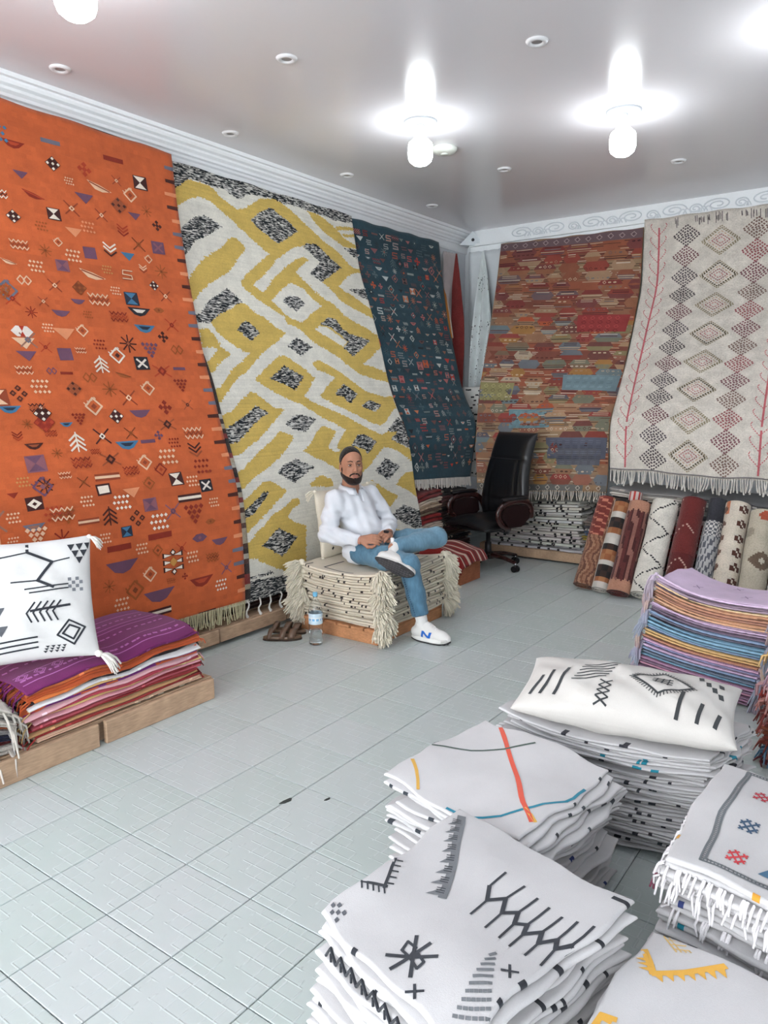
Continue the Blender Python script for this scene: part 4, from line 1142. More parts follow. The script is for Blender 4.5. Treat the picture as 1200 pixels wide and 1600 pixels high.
# ------------------------------------------------------------------ purple stack on the left
def build_left_stack():
    rng = random.Random(77)
    quad = [(-.80, -.93), (-.80, .06), (-1.36, .06), (-1.36, -.93)]   # u runs along the visible long side
    cs = [('brown and olive', C(112, 92, 66)), ('pale peach', C(218, 176, 150)), ('brick red', C(150, 46, 44)), ('tan', C(196, 150, 104)), ('crimson', C(158, 48, 52)),
          ('rose', C(196, 92, 104)), ('maroon', C(140, 42, 48)), ('light pink', C(226, 160, 172)), ('cream yellow', C(226, 190, 130)), ('raspberry', C(176, 66, 82)), ('blush pink', C(228, 176, 184)),
          ('purple and orange', C(130, 56, 134)), ('cream orange', C(228, 186, 128)), ('white', C(232, 230, 232)), ('black', C(52, 44, 50)), ('orange', C(214, 118, 62)), ('rust', C(186, 84, 44)), ('terracotta', C(206, 110, 64)), ('magenta purple', C(118, 42, 98))]
    layers = []
    for i, (n, c) in enumerate(cs):
        t = [.014, .018, .013, .014, .016][i % 5] if i < len(cs) - 1 else .026
        layers.append(L_(t, c, n + ' folded textile', 2 if t > .015 else 1, foldcols=None, flecks=(tuple(min(1, x * 1.6 + .03) for x in c), 3, 1.2, (0, 0, 1))))
    layers[11]['flecks'] = (C(206, 98, 64), 8, 5.0, (0,)); layers[0]['flecks'] = (C(200, 190, 170), 14, 1.5, (0, 1))
    sag = lambda U, V: .02 - .05 * np.clip(1 - U * 2.2, 0, 1) ** 2 * 1 - .055 * np.clip(1 - V * 3.3, 0, 1) ** 2 + .01 * np.sin(U * 9) + .008 * np.sin(U * 19 + 1) * (1 - V)
    out = stack('folded_textile', quad, .12, layers, 'the purple stack', 'textile', 'coloured textiles folded on the left pallet', 9, 'wool', sag, .014, (-.02, 0), 14, .006, .010)
    top = out[-1]
    mb = MB(); lt = C(186, 110, 176); W, D = top['W'], top['D']
    for v in (.05, .14, .30, .34, .47): lines_decal(mb, top, [(.02, v * D / .56), (W - .03, v * D / .56)], .006, lt)
    for v in (.085, .24, .40):
        u = .03
        while u < W - .06:
            lines_decal(mb, top, [(u, v * D / .56), (u + rng.uniform(.008, .02), v * D / .56 + rng.uniform(-.004, .004))], .012, lt); u += rng.uniform(.024, .05)
    for f in (1, .72, .44):
        c0 = (.36, .22 * D / .56); a, b = .15 * f, .075 * f
        pts = [(c0[0] - a, c0[1]), (c0[0], c0[1] - b), (c0[0] + a, c0[1]), (c0[0], c0[1] + b), (c0[0] - a, c0[1])]
        lines_decal(mb, top, pts, .008, lt)
    for u in (.05, .14, .23):
        for f in (1, .6): lines_decal(mb, top, [(u - .03 * f, .115), (u, .115 - .03 * f), (u + .03 * f, .115), (u, .115 + .03 * f), (u - .03 * f, .115)], .005, lt)
    mb.build('woven_motifs', 'wool', top['o'])['kind'] = 'stuff'
    # frayed ends at both narrow sides
    for i, d in enumerate(out):
        if i % 2 and i < len(out) - 2: continue
        mb = MB(); c = np.array(cs[i][1]); z = d['z'] + d['t'] / 2
        for u in (0.0, 1.0):
            for k in range(16 if u == 0 else 9):
                v = rng.uniform(0.0, .5 if u == 0 else .35)
                p = (1 - u) * ((1 - v) * d['q'][0] + v * d['q'][3]) + u * ((1 - v) * d['q'][1] + v * d['q'][2])
                zz = z + float(d['sg'](np.array(u), np.array(v)))
                s = -1 if u == 0 else 1
                L = rng.uniform(.03, .10 if u == 0 else .05)
                q = [(p[0], p[1] - s * .01, zz), (p[0] + rng.uniform(-.01, .02), p[1] + s * L * .5, zz - L * .25), (p[0] + rng.uniform(-.02, .035), p[1] + s * L * .7, zz - L * .9)]
                mb.tube(q, [.004, .004, .003], 4, np.clip(c * rng.uniform(.7, 1.25), 0, 1), caps=False)
        o = mb.build('frayed_ends', 'wool', d['o']); o['kind'] = 'stuff'
    # ---- neighbouring pile of shaggy wool blankets cut by the left edge
    quad = [(-.80, -1.75), (-.80, -1.0), (-1.36, -1.0), (-1.36, -1.75)]
    cs = [('cream fringed', C(214, 204, 196)), ('dark red', C(112, 40, 44)), ('navy blue', C(46, 52, 78)), ('pale grey', C(176, 172, 172)), ('rust orange', C(176, 92, 56)), ('ivory', C(216, 208, 198)), ('grey', C(150, 146, 142)), ('ivory shaggy', C(222, 214, 204))]
    layers = [L_([.07, .03, .03, .04, .035, .04, .03, .06][i], c, n + ' folded wool blanket', 2) for i, (n, c) in enumerate(cs)]
    sag = lambda U, V: -.10 * np.clip(1 - (1 - U) * 3, 0, 1) ** 2 - .05 * np.clip(1 - V * 3, 0, 1) ** 2
    o2 = stack('folded_blanket', quad, .12, layers, 'the pile at the left edge', 'blanket', 'wool blankets cut by the left edge', 19, 'shag', sag, .02, (0, 0), 10, .008, .012)
    for i, d in enumerate(o2):
        if i not in (0, 3, 5, 7): continue
        mb = MB(); c = np.array(cs[i][1]); z = d['z'] + d['t'] / 2
        for k in range(60):
            v = rng.uniform(0, .7)
            if rng.random() < .75: p = (1 - v) * d['q'][1] + v * d['q'][2]; u = 1.0; dr = (0, 1)
            else:
                w = rng.uniform(.4, 1); p = (1 - w) * d['q'][0] + w * d['q'][1]; u = w; v = 0; dr = (1, 0)
            zz = z + float(d['sg'](np.array(u), np.array(v)))
            L = rng.uniform(.05, .15)
            q = [(p[0], p[1], zz), (p[0] + dr[0] * L * .35 + rng.uniform(-.01, .01), p[1] + dr[1] * L * .35, zz - L * .3), (p[0] + dr[0] * L * .45 + rng.uniform(-.02, .02), p[1] + dr[1] * L * .42, max(.01, zz - L))]
            mb.tube(q, [.006, .006, .004], 5, np.clip(c * rng.uniform(.8, 1.15), 0, 1), caps=False)
        o = mb.build('wool_fringe', 'wool', d['o']); o['kind'] = 'stuff'
    return out
LEFT = build_left_stack()

# ------------------------------------------------------------------ stacks under the rugs at the back
def build_back_stacks():
    rng = random.Random(3)
    # dark folded rugs under the hem of the yellow rug
    for q, nm, pl, sd in ((quad_xy(-2.15, -1.56, .95, 3.0), 'dark brown folded rug', 'the pile behind the yellow rug', 4), (quad_xy(-2.15, -1.56, -1.2, .80), 'grey patterned folded rug', 'the pile behind the orange kilim', 6)):
        layers = [L_(.055, [C(70, 44, 40), C(84, 56, 48), C(58, 40, 40), C(104, 78, 64)][i % 4] if sd == 4 else [C(150, 144, 132), C(128, 122, 116)][i % 2], nm, 2, flecks=(C(150, 130, 112), 9, 2.0)) for i in range(6)]
        stack('folded_rug', q, .122, layers, pl, 'rug', 'rugs piled behind the hanging rugs', sd, 'shag', None, .012)
    # red and cream rugs under the teal kilim
    seq = [('dark brown', C(60, 38, 36), .06), ('dark red', C(120, 36, 38), .07), ('dark wine', C(92, 34, 38), .05), ('bright red', C(150, 40, 42), .075), ('grey beige', C(150, 136, 120), .03), ('cream', C(214, 196, 178), .04), ('pinkish cream', C(206, 186, 172), .035), ('red', C(148, 42, 42), .085), ('beige', C(176, 156, 130), .03), ('brown', C(118, 92, 78), .035), ('tan', C(196, 170, 144), .04), ('cream rolled', C(222, 204, 186), .05), ('deep red', C(120, 40, 40), .07)]
    layers = [L_(t, c, n + ' folded rug', 2, flecks=(tuple(x * .7 for x in c), 9, 2.0)) for n, c, t in seq]
    stack('folded_rug', [(-1.46, 3.20), (-1.46, 3.72), (-2.1, 3.72), (-2.1, 3.20)], .09, layers, 'the red stack under the teal kilim', 'rug', 'red and cream rugs under the teal kilim', 13, 'wool', lambda U, V: .05 * (U - .5), .015, (0, 0), 10, .008, .012)
    seq = [('dark brown', C(58, 40, 38)), ('wine brown', C(78, 44, 42)), ('black', C(36, 32, 34)), ('brown', C(92, 66, 56)), ('dark maroon', C(84, 36, 38)), ('charcoal', C(50, 46, 46))] * 2
    layers = [L_(.052, c, n + ' folded rug', 2, flecks=(C(190, 170, 150), 9, 2.0)) for n, c in seq]
    stack('folded_rug', [(-1.53, 3.76), (-1.53, 4.40), (-2.1, 4.40), (-2.1, 3.76)], .10, layers, 'the dark stack behind the office chair', 'rug', 'dark rugs behind the office chair', 14, 'shag', None, .015, (0, 0), 10, .008, .012)
    # wooden box with a red striped cloth
    bx = empty('wooden_crate', (-1.1, 3.25, 0), 'terracotta wooden crate draped with a red striped cloth behind the seat', 'crate')
    for a, b, nm in (((-1.28, 3.06, 0), (-.89, 3.09, .24), 'side_panel'), ((-.92, 3.092, 0), (-.89, 3.47, .24), 'side_panel'), ((-1.28, 3.44, 0), (-.922, 3.47, .24), 'side_panel'), ((-1.28, 3.092, 0), (-1.25, 3.438, .24), 'side_panel')):
        plank(bx, a, b, C(178, 112, 82), nm, rng)
    plank(bx, (-1.28, 3.06, .241), (-.89, 3.47, .262), C(178, 112, 82), 'lid', rng)
    U, V = np.meshgrid(np.linspace(0, 1, 41), np.linspace(0, 1, 31))
    x = -1.29 + .45 * U; y = 3.02 + .5 * V; z = np.full(U.shape, .268) + .025 * np.sin(U * 5) + .012 * np.sin(V * 9 + U * 3)
    ov = np.clip((x + .90) / .06, 0, 1); ovy = np.clip((3.08 - y) / .06, 0, 1)
    z = z - .09 * ov ** 1.5 - .07 * ovy ** 1.5 + .034; x = x + .004 * ov
    cc = np.tile(np.array(C(140, 40, 38)), (30, 40, 1))
    for k in (4, 9, 10, 15, 21, 22, 27): cc[k] = C(212, 186, 170)
    for k in (5, 12, 18, 25): cc[k] = C(92, 28, 30)
    cl = MB().grid(np.stack([x, y, z], -1), cc).build('striped_cloth', 'wool', origin=(-1.1, 3.25, .27))
    so = cl.modifiers.new('thickness', 'SOLIDIFY'); so.thickness = .012; so.offset = -1
    tag(cl, 'red striped cloth with cream lines over the wooden crate', 'cloth')
    # white rugs with black marks beside the chair
    layers = [L_(.0262, tuple(c * rng.uniform(.92, 1.04) for c in C(206, 202, 196)), 'white folded rug with black marks', 1, flecks=(C(36, 34, 36), 12, 1.3, (0, 0, 0, 1))) for i in range(19)]
    stack('folded_rug', quad_xy(-1.36, -.33, 4.52, 5.1), .115, layers, 'the stack beside the chair', 'rug', 'white and black rugs beside the chair', 23, 'wool', lambda U, V: -.02 * np.sin(U * 4), .028, (0, 0), 22, .010, .014)
    seq = [('black', C(46, 42, 46)), ('pale grey', C(184, 180, 180)), ('grey', C(150, 146, 148)), ('plum', C(96, 70, 82)), ('navy', C(60, 70, 96)), ('ochre', C(150, 130, 60)), ('slate blue', C(78, 90, 112)), ('charcoal', C(66, 62, 68)), ('taupe', C(126, 112, 106)), ('grey brown', C(110, 100, 98))]
    layers = [L_(.05, c, n + ' folded rug', 2, flecks=(C(200, 196, 190), 9, 2.0)) for n, c in seq]
    stack('folded_rug', quad_xy(-.29, .0, 4.50, 5.1), .0, layers, 'the stack left of the rolls', 'rug', 'mixed rugs left of the leaning rolls', 24, 'shag', None, .012, (0, 0), 8, .008, .01)
    seq = [('maroon', C(96, 36, 38), .07), ('brown', C(86, 56, 50), .07), ('dark red', C(122, 44, 44), .08), ('charcoal', C(58, 54, 56), .07), ('wine red', C(116, 40, 44), .08), ('red brown', C(126, 56, 50), .07), ('blush', C(210, 180, 172), .05), ('cream', C(212, 202, 192), .045), ('black', C(40, 38, 40), .05), ('white', C(216, 210, 204), .04), ('striped', C(60, 56, 58), .035), ('ivory', C(206, 198, 190), .035), ('grey', C(150, 146, 144), .03)]
    layers = [L_(t, c, n + ' folded rug', 2, flecks=(C(196, 188, 180), 9, 2.0)) for n, c, t in seq]
    stack('folded_rug', quad_xy(.03, .72, 4.29, 5.0), .09, layers, 'the left stack under the diamond rug', 'rug', 'rugs under the diamond rug, left', 25, 'wool', lambda U, V: -.04 * U, .02, (0, 0), 14, .008, .012)
    seq = [('dark maroon', C(92, 34, 38), .08), ('charcoal', C(52, 48, 52), .08), ('wine', C(104, 40, 44), .08), ('dark red', C(112, 42, 44), .09), ('red', C(138, 50, 50), .08), ('brick', C(110, 48, 48), .06), ('pale pink', C(206, 184, 178), .04), ('dark grey', C(88, 86, 90), .04), ('grey white', C(178, 174, 172), .045), ('grey', C(120, 118, 120), .04), ('shaggy', C(190, 188, 186), .045), ('mid grey', C(110, 108, 110), .04)]
    layers = [L_(t, c, n + ' folded rug', 2, flecks=(C(206, 200, 196), 9, 2.0)) for n, c, t in seq]
    stack('folded_rug', quad_xy(.76, 1.5, 4.27, 5.0), .08, layers, 'the right stack under the diamond rug', 'rug', 'rugs under the diamond rug, right', 26, 'shag', lambda U, V: -.05 * U, .02, (0, 0), 14, .008, .012)
build_back_stacks()

# ------------------------------------------------------------------ cushions
class Pillow:
    def __init__(s, W, D, T, frame, seed=0, power=.42, pinch=.06):
        s.W, s.D, s.T, s.pw, s.pi = W, D, T, power, pinch
        s.o, s.ex, s.ey, s.en = [np.array(q, float) for q in frame]
        rg = np.random.RandomState(seed); s.ph = rg.rand(8) * 6.28
    def at(s, a, b, side=1, off=0.0):
        a = np.asarray(a, float); b = np.asarray(b, float)
        x = s.W / 2 * a * (1 - s.pi * (1 - b ** 2)); y = s.D / 2 * b * (1 - s.pi * (1 - a ** 2))
        e = np.clip((1 - a ** 2) * (1 - b ** 2), 0, 1) ** s.pw
        wr = 1 + .08 * np.sin(a * 6 + s.ph[0]) * np.sin(b * 5 + s.ph[1]) + .045 * np.sin(a * 13 + b * 9 + s.ph[2])
        z = side * s.T / 2 * e * wr + off * side
        return s.o + x[..., None] * s.ex + y[..., None] * s.ey + z[..., None] * s.en
    def body(s, mb, col, n=36):
        t = np.sin(np.linspace(-1, 1, n + 1) * np.pi / 2)
        A_, B_ = np.meshgrid(t, t)
        mb.grid(s.at(A_, B_, 1), col); mb.grid(s.at(A_, B_, -1), col, flip=True)
    def ink(s, mb, pts, w, col, close=False, off=.0025, side=1):
        """line drawn in metres from the cushion's middle"""
        for q in stroke(pts, w, close):
            q = np.array(q); n = max(1, int(np.linalg.norm(q[1] - q[0]) / .025))
            t = np.linspace(0, 1, n + 1)[:, None]
            lo = q[0] * (1 - t) + q[1] * t; hi = q[3] * (1 - t) + q[2] * t
            G = np.stack([lo, hi]); mb.grid(s.at(np.clip(G[..., 0] / s.W * 2, -.985, .985), np.clip(G[..., 1] / s.D * 2, -.985, .985), side, off), col)
    def patch(s, mb, poly, col, off=.0025):
        p = np.array(poly, float)
        mb.add(s.at(np.clip(p[:, 0] / s.W * 2, -.985, .985), np.clip(p[:, 1] / s.D * 2, -.985, .985), 1, off), [list(range(len(p)))], col)

TAS_W = tassel_mesh('tassel', .085, .026, 46, C(236, 230, 222), 90, .003, .5, .014)
TAS_C = tassel_mesh('tassel', .07, .03, 46, C(232, 224, 206), 91, .003, .4, .014)

def build_cushions():
    rng = random.Random(4)
    # white cushion on the purple stack
    ex = np.array([.50, .866, 0]); ey = np.array([-.30, .173, .94]); ey /= np.linalg.norm(ey); en = np.cross(ex, ey)
    o = np.array([-1.035, -.78, .725])
    pw = Pillow(.62, .60, .17, (o, ex, ey, en), 1)
    r = empty('cushion', tuple(o - ey * .3), 'white cushion with black symbols and corner tassels on the purple stack', 'cushion')
    mb = MB(); pw.body(mb, C(210, 208, 207)); mb.build('cover', 'cotton', r)
    mb = MB(); K = C(52, 54, 60)
    I = lambda pts, w=.011, close=False: pw.ink(mb, pts, w, K, close)
    I([(.02, .28), (.02, .24), (.13, .18), (.06, .09), (.13, .05)], .014)
    for a, b in (((-.10, .22), (.02, .24)), ((.13, .18), (.21, .19)), ((-.06, .09), (.06, .09)), ((.0, .05), (.2, .06)), ((.02, .03), (.2, .04))): I([a, b], .007)
    I([(-.22, .10), (-.28, .04), (-.18, .10), (-.19, .02), (-.12, .09)], .007)
    for i in range(3):
        for j in range(3 - i): pw.patch(mb, [(.20 + i * .02 + j * .04, .26 - i * .035), (.235 + i * .02 + j * .04, .26 - i * .035), (.218 + i * .02 + j * .04, .225 - i * .035)], K)
    for x, y in ((-.13, -.05), (-.12, -.14)): pw.patch(mb, [(x - .035, y + .02), (x + .035, y + .02), (x + .005, y - .03)], C(90, 92, 98))
    for k in range(5): I([(.04 + .03 * k, -.02), (.0 + .03 * k, -.07)], .008); I([(.0 + .03 * k, -.07), (.02 + .03 * k, -.115)], .008)
    I([(.02, -.06), (.2, -.045)], .012)
    for f in (1, .6): I([(.13, -.19), (.19, -.12 - .02 * (1 - f)), (.26, -.16), (.2, -.24 + .02 * (1 - f))] if f == 1 else [(.155, -.185), (.19, -.145), (.235, -.165), (.2, -.215)], .009, True)
    for y in (-.20, -.225, -.25): I([(-.14, y), (.04, y + .01)], .008)
    for y in (-.10, -.155, -.21): I([(-.3, y), (-.22, y)], .014)
    for i in range(4):
        for j in range(3): pw.patch(mb, [(.06 + i * .025 + j * .006, -.262 + j * .012), (.08 + i * .025 + j * .006, -.262 + j * .012), (.07 + i * .025 + j * .006, -.273 + j * .012)], K)
    for i in range(4):
        for j in range(4):
            if (i + j) % 2: pw.patch(mb, [(.20 + i * .018, .02 + j * .018), (.216 + i * .018, .02 + j * .018), (.216 + i * .018, .036 + j * .018), (.20 + i * .018, .036 + j * .018)], C(120, 122, 128))
    mb.build('woven_symbols', 'cotton', r)['kind'] = 'stuff'
    for a, b, rot, sc in ((.98, .97, (0, .2, .6), .85), (.98, -.97, (0, .25, .7), 1.35), (-.98, .97, (0, .3, 3.6), .8)):
        p = pw.at(a, b); place('tassel', TAS_W, r, tuple(p - np.array(r.location)), rot, sc)
    # cream cushion behind the man
    ex = np.array([0, 1.0, 0]); ey = np.array([-.13, 0, .99]); ey /= np.linalg.norm(ey); en = np.cross(ex, ey)
    o = np.array([-1.23, 1.90, .735])
    pw = Pillow(.66, .52, .15, (o, ex, ey, en), 2)
    r = empty('cushion', tuple(o - ey * .26), 'cream cushion with small red and black lozenges behind the seated man', 'cushion')
    mb = MB(); pw.body(mb, C(222, 212, 194)); mb.build('cover', 'wool', r)
    mb = MB()
    for x, y, c in ((-.24, .16, 0), (-.17, .10, 1), (-.25, -.03, 0), (-.27, -.07, 0), (-.2, -.13, 1), (-.24, -.19, 1), (-.1, .22, 1), (.1, .2, 0), (.25, .1, 1), (.27, -.1, 0)):
        pw.patch(mb, [(x - .011, y), (x, y - .016), (x + .011, y), (x, y + .016)], C(186, 50, 44) if c == 0 else BLACK)
    mb.build('woven_lozenges', 'wool', r)['kind'] = 'stuff'
    for a, b, rot in ((-.98, .97, (0, .2, -2.2)), (.98, .97, (0, -.1, 1.2)), (-.98, -.97, (0, .3, -2.0))):
        p = pw.at(a, b); place('tassel', TAS_C, r, tuple(p - np.array(r.location)), rot, 1.15)
build_cushions()

# ------------------------------------------------------------------ foreground stacks
LINES_Q = [(1.045, -.69), (1.585, -.77), (1.638, -.184), (1.115, -.131)]
FORE_Q = [(1.308, -1.381), (1.76, -1.53), (1.903, -.918), (1.365, -.816)]
RIGHT_Q = [(1.921, -.71), (2.50, -.83), (2.55, -.20), (1.934, -.09)]
YEL_Q = [(1.88, -1.40), (2.40, -1.50), (2.50, -.93), (1.927, -.85)]
PIL_Q = [(1.125, -.06), (1.885, .05), (1.95, .45), (1.18, .34)]

def wh(rng, lo=.94): 
    k = rng.uniform(lo, 1.02); return tuple(c * k for c in C(206, 203, 204))

def build_foreground():
    rng = random.Random(12)
    marks = [C(52, 52, 58), C(60, 64, 70), C(40, 130, 150), C(60, 70, 120), C(210, 150, 60), C(70, 110, 80)]
    # ---- stack with coloured lines
    layers = []
    for i in range(13): layers.append(L_(.032, wh(rng, .9 if i < 9 else .97), 'white folded cushion cover', 2, flecks=(rng.choice(marks[:2] + marks), 9, 1.2, (0, 0, 1, 1, 3))))
    layers[-1].update(t=.03, label='white cushion cover with red, green and blue lines, topmost of its stack')
    sag = lambda U, V: .035 * (U - .5) * (V - .5) * -2 + .028 * (1 - U) ** 3 * (1 - V) ** 2 - .06 * np.clip(.35 - V, 0, 1) ** 1.0 * np.sin(np.pi * U) - .02 * np.clip(U - .8, 0, 1)
    out = stack('cushion_cover', LINES_Q, .02, layers, 'the coloured line stack', 'cushion cover', 'covers in the stack with coloured lines', 41, 'cotton', sag, .032, (0, 0), 16, .010, .016)
    top = out[-1]; mb = MB()
    for pts, w, c in (([(.093, .564), (.226, .419), (.351, .287), (.459, .165), (.535, .09)], .016, C(226, 92, 70)), ([(.011, .272), (.126, .34), (.21, .418), (.273, .52)], .010, C(78, 96, 88)),
                      ([(.276, .012), (.358, .02), (.442, .071), (.5, .162), (.536, .268), (.55, .392)], .011, C(44, 136, 160)), ([(.02, .128), (.074, .082), (.137, .02)], .012, C(226, 176, 84)), ([(.481, .137), (.515, .117), (.545, .095)], .012, C(230, 186, 84))):
        lines_decal(mb, top, pts, w, c)
    mb.build('woven_lines', 'cotton', top['o'])['kind'] = 'stuff'
    # ---- nearest stack with black Berber signs
    layers = []
    for i in range(12): layers.append(L_(.0382, wh(rng, .93), 'white folded cushion cover', 2, flecks=(C(48, 50, 56), 7, .8, (0, 0, 1, 1, 3))))
    layers[-1].update(label='white cushion cover with black zigzag and star, on top of the nearest stack'); layers[-2].update(label='white cushion cover with black zigzag edge, second in the nearest stack')
    sag = lambda U, V: -.06 * np.clip(.3 - V, 0, 1) ** 1.3 + .012 * (1 - U) * V - .02 * np.clip(U - .75, 0, 1) - .015 * np.sin(np.pi * U) * V
    out = stack('cushion_cover', FORE_Q, .015, layers, 'the nearest stack', 'cushion cover', 'covers in the nearest stack', 42, 'cotton', sag, .016, (0, 0), 18, .008, .012)
    top = out[-1]; mb = MB(); K = C(58, 60, 66)
    a, b = np.array([.030, .535]), np.array([.184, .257]); d = (b - a) / np.linalg.norm(b - a); nrm = np.array([-d[1], d[0]])
    if nrm[0] > 0: nrm = -nrm
    G = C(118, 120, 124)
    lines_decal(mb, top, [a, b], .022, G)
    for k in range(8):
        p = a + d * (.012 + k * .039); decal(mb, top, [[p, p + d * .03, p + d * .034 + nrm * (.03 + .002 * k)]], G)
        for j in range(3): lines_decal(mb, top, [p + d * (.006 + .008 * j), p + d * (.006 + .008 * j) + nrm * .02], .0028, K, .0024)
    lines_decal(mb, top, [(.008, .13), (.064, .174)], .009, K); lines_decal(mb, top, [(.008, .262), (.062, .166)], .009, K)
    for k in range(5):
        p = np.array([.008, .13]) + np.array([.056, .044]) * k / 4.5; lines_decal(mb, top, [p, p + np.array([.018, -.012])], .005, K)
        p = np.array([.012, .255]) + np.array([.048, -.085]) * k / 4.5; lines_decal(mb, top, [p, p + np.array([.016, .014])], .005, K)
    Z = [(.24, .366), (.265, .327), (.29, .364), (.314, .322), (.336, .353), (.353, .319), (.373, .34), (.386, .31), (.407, .346), (.424, .313), (.442, .35), (.458, .326), (.471, .358), (.485, .333), (.498, .361)]
    lines_decal(mb, top, Z, .0105, K)
    up = [(.238, .433), (.293, .429), (.334, .423), (.367, .42), (.402, .415), (.431, .424), (.461, .435), (.492, .444)]
    dn = [(.269, .263), (.32, .255), (.36, .255), (.39, .254), (.427, .262), (.466, .266), (.485, .273), (.50, .281)]
    for k in range(8):
        lines_decal(mb, top, [Z[min(2 * k, 14)], up[k]], .006, K); lines_decal(mb, top, [Z[min(2 * k + 1, 14)], dn[k]], .006, K)
    for pts in ([(.218, .041), (.306, .113)], [(.252, .025), (.269, .129)], [(.23, .122), (.297, .041)]): lines_decal(mb, top, pts, .009, K)
    for pts in ([(.233, .074), (.226, .099), (.253, .1), (.259, .074), (.233, .074)], [(.266, .072), (.269, .092), (.293, .085), (.293, .064), (.266, .072)]): lines_decal(mb, top, pts, .007, K)
    for r_ in range(10):                          # hatched stepped triangle
        f = r_ / 9; p = np.array([.388, .211]) * (1 - f) + np.array([.479, .097]) * f; q = np.array([.384, .195]) * (1 - f) + np.array([.415, .040]) * f
        for j in range(6): 
            s0 = p + (q - p) * j / 6; lines_decal(mb, top, [s0, s0 + (q - p) * .09], .007, G)
    for c0 in ((.44, .20), (.33, .02)):
        for dx, dy in ((.012, .012), (-.012, .012)): lines_decal(mb, top, [(c0[0] - dx, c0[1] - dy), (c0[0] + dx, c0[1] + dy)], .006, K)
    for i in range(4):
        for j in range(3):
            if (i + j) % 2: x, y = .012 + i * .013, .012 + j * .013; decal(mb, top, [[(x, y), (x + .011, y), (x + .011, y + .011), (x, y + .011)]], C(96, 98, 104))
    mb.build('woven_symbols', 'cotton', top['o'])['kind'] = 'stuff'
    side = out[-2]; mb = MB()                      # zigzag showing along the front of the second cover
    q0, q1 = side['q'][0], side['q'][1]; ex = np.append((q1 - q0) / np.linalg.norm(q1 - q0), 0); nn = np.array([ex[1], -ex[0], 0])
    def front(s, h):
        z = side['z'] + side['t'] * .5 + float(side['sg'](np.array(s / .476), np.array(0.0)))
        return np.append(q0, 0) + ex * s + np.array([0, 0, z + h]) + nn * .012
    for k in range(9):
        s = .06 + k * .042; pts = [front(s, -.016), front(s + .021, .016), front(s + .042, -.016)]
        mb.tube(pts, .004, 5, C(48, 50, 56)); mb.tube([front(s + .021, .0), front(s + .021, -.02)], .003, 5, C(48, 50, 56))
    mb.build('zigzag_edge', 'cotton', side['o'])['kind'] = 'stuff'
    # ---- right stack with border and red and blue signs
    layers = []
    for i in range(12): layers.append(L_(.0415, wh(rng, .95), 'white folded throw with fringe', 2, flecks=(rng.choice(marks), 4)))
    layers[-1].update(label='white throw with grey border and red signs at the right edge')
    sag = lambda U, V: -.05 * np.clip(.2 - U, 0, 1) - .03 * np.clip(.2 - V, 0, 1)
    out = stack('folded_throw', RIGHT_Q, .015, layers, 'the stack at the right edge', 'throw', 'throws stacked at the right edge', 43, 'cotton', sag, .014, (0, 0), 14, .006, .01)
    top = out[-1]; mb = MB(); G = C(110, 114, 118)
    bd = [(.42, .61), (.076, .60), (.077, .45), (.077, .288), (.081, .035), (.165, .04), (.30, .05), (.5, .06)]
    for o_ in (0, .012): lines_decal(mb, top, [(x + o_, y + (o_ if y < .3 else -o_)) for x, y in bd], .006, G)
    for a, b in zip(bd[:-1], bd[1:]):
        a, b = np.array(a), np.array(b); L = np.linalg.norm(b - a); d = (b - a) / L; n_ = np.array([d[1], -d[0]])
        if (n_[0] + n_[1]) < 0: n_ = -n_
        if a[1] > .59 and b[1] > .59: n_ = np.array([0, -1.0])
        for k in range(int(L / .009)): p = a + d * k * .009; lines_decal(mb, top, [p, p + n_ * .013], .0035, G, .002)
    def sign(cx, cy, c, s=.022):
        for i in range(4):
            for j in range(4):
                if (i + j) % 2 == 0:
                    x, y = cx - s + i * s * .5, cy - s * 1.2 + j * s * .62
                    lines_decal(mb, top, [(x, y), (x + s * .45, y + s * .55)], .006, c); lines_decal(mb, top, [(x + s * .45, y), (x, y + s * .55)], .006, c)
    sign(.152, .454, C(186, 50, 66)); sign(.157, .272, C(60, 84, 110)); sign(.157, .115, C(206, 62, 70)); sign(.30, .40, C(60, 84, 110)); sign(.32, .22, C(186, 50, 66))
    decal(mb, top, [[(.215, .09), (.25, .09), (.235, .13)]], C(70, 110, 140))
    mb.build('woven_symbols', 'cotton', top['o'])['kind'] = 'stuff'
    for i in (11, 10, 8, 6):                       # white and coloured fringe along the front edges
        d = out[i]; mb = MB(); q = d['q']
        for k in range(46):
            s = rng.random()
            if rng.random() < .62: p = q[0] * (1 - s * .7) + q[1] * s * .7; u, v = s * .7, 0; n_ = np.array([-.2, -.98])
            else: p = q[0] * (1 - s * .5) + q[3] * s * .5; u, v = 0, s * .5; n_ = np.array([-1, 0.])
            z = d['z'] + d['t'] * .3 + float(d['sg'](np.array(float(u)), np.array(float(v)))); L = rng.uniform(.03, .06)
            c = C(238, 234, 236) if rng.random() < .9 or s > .2 else C(136, 70, 92)
            mb.tube([(p[0], p[1], z), (p[0] + n_[0] * .015, p[1] + n_[1] * .015, z - .01), (p[0] + n_[0] * .02 + rng.uniform(-.01, .01), p[1] + n_[1] * .02, z - L)], [.0035, .004, .0028], 4, c, caps=False)
        mb.build('fringe', 'wool', d['o'])['kind'] = 'stuff'
    for i, cc in ((9, C(60, 130, 150)), (7, C(50, 110, 140)), (5, C(60, 70, 90)), (3, C(52, 54, 60))):
        pass
    # ---- bottom right stack with yellow combs
    layers = [L_(.036, wh(rng, .95), 'white folded cushion cover', 2, flecks=(C(48, 50, 56), 6)) for i in range(10)]
    layers[-1].update(label='white cushion cover with yellow combs in the bottom right corner')
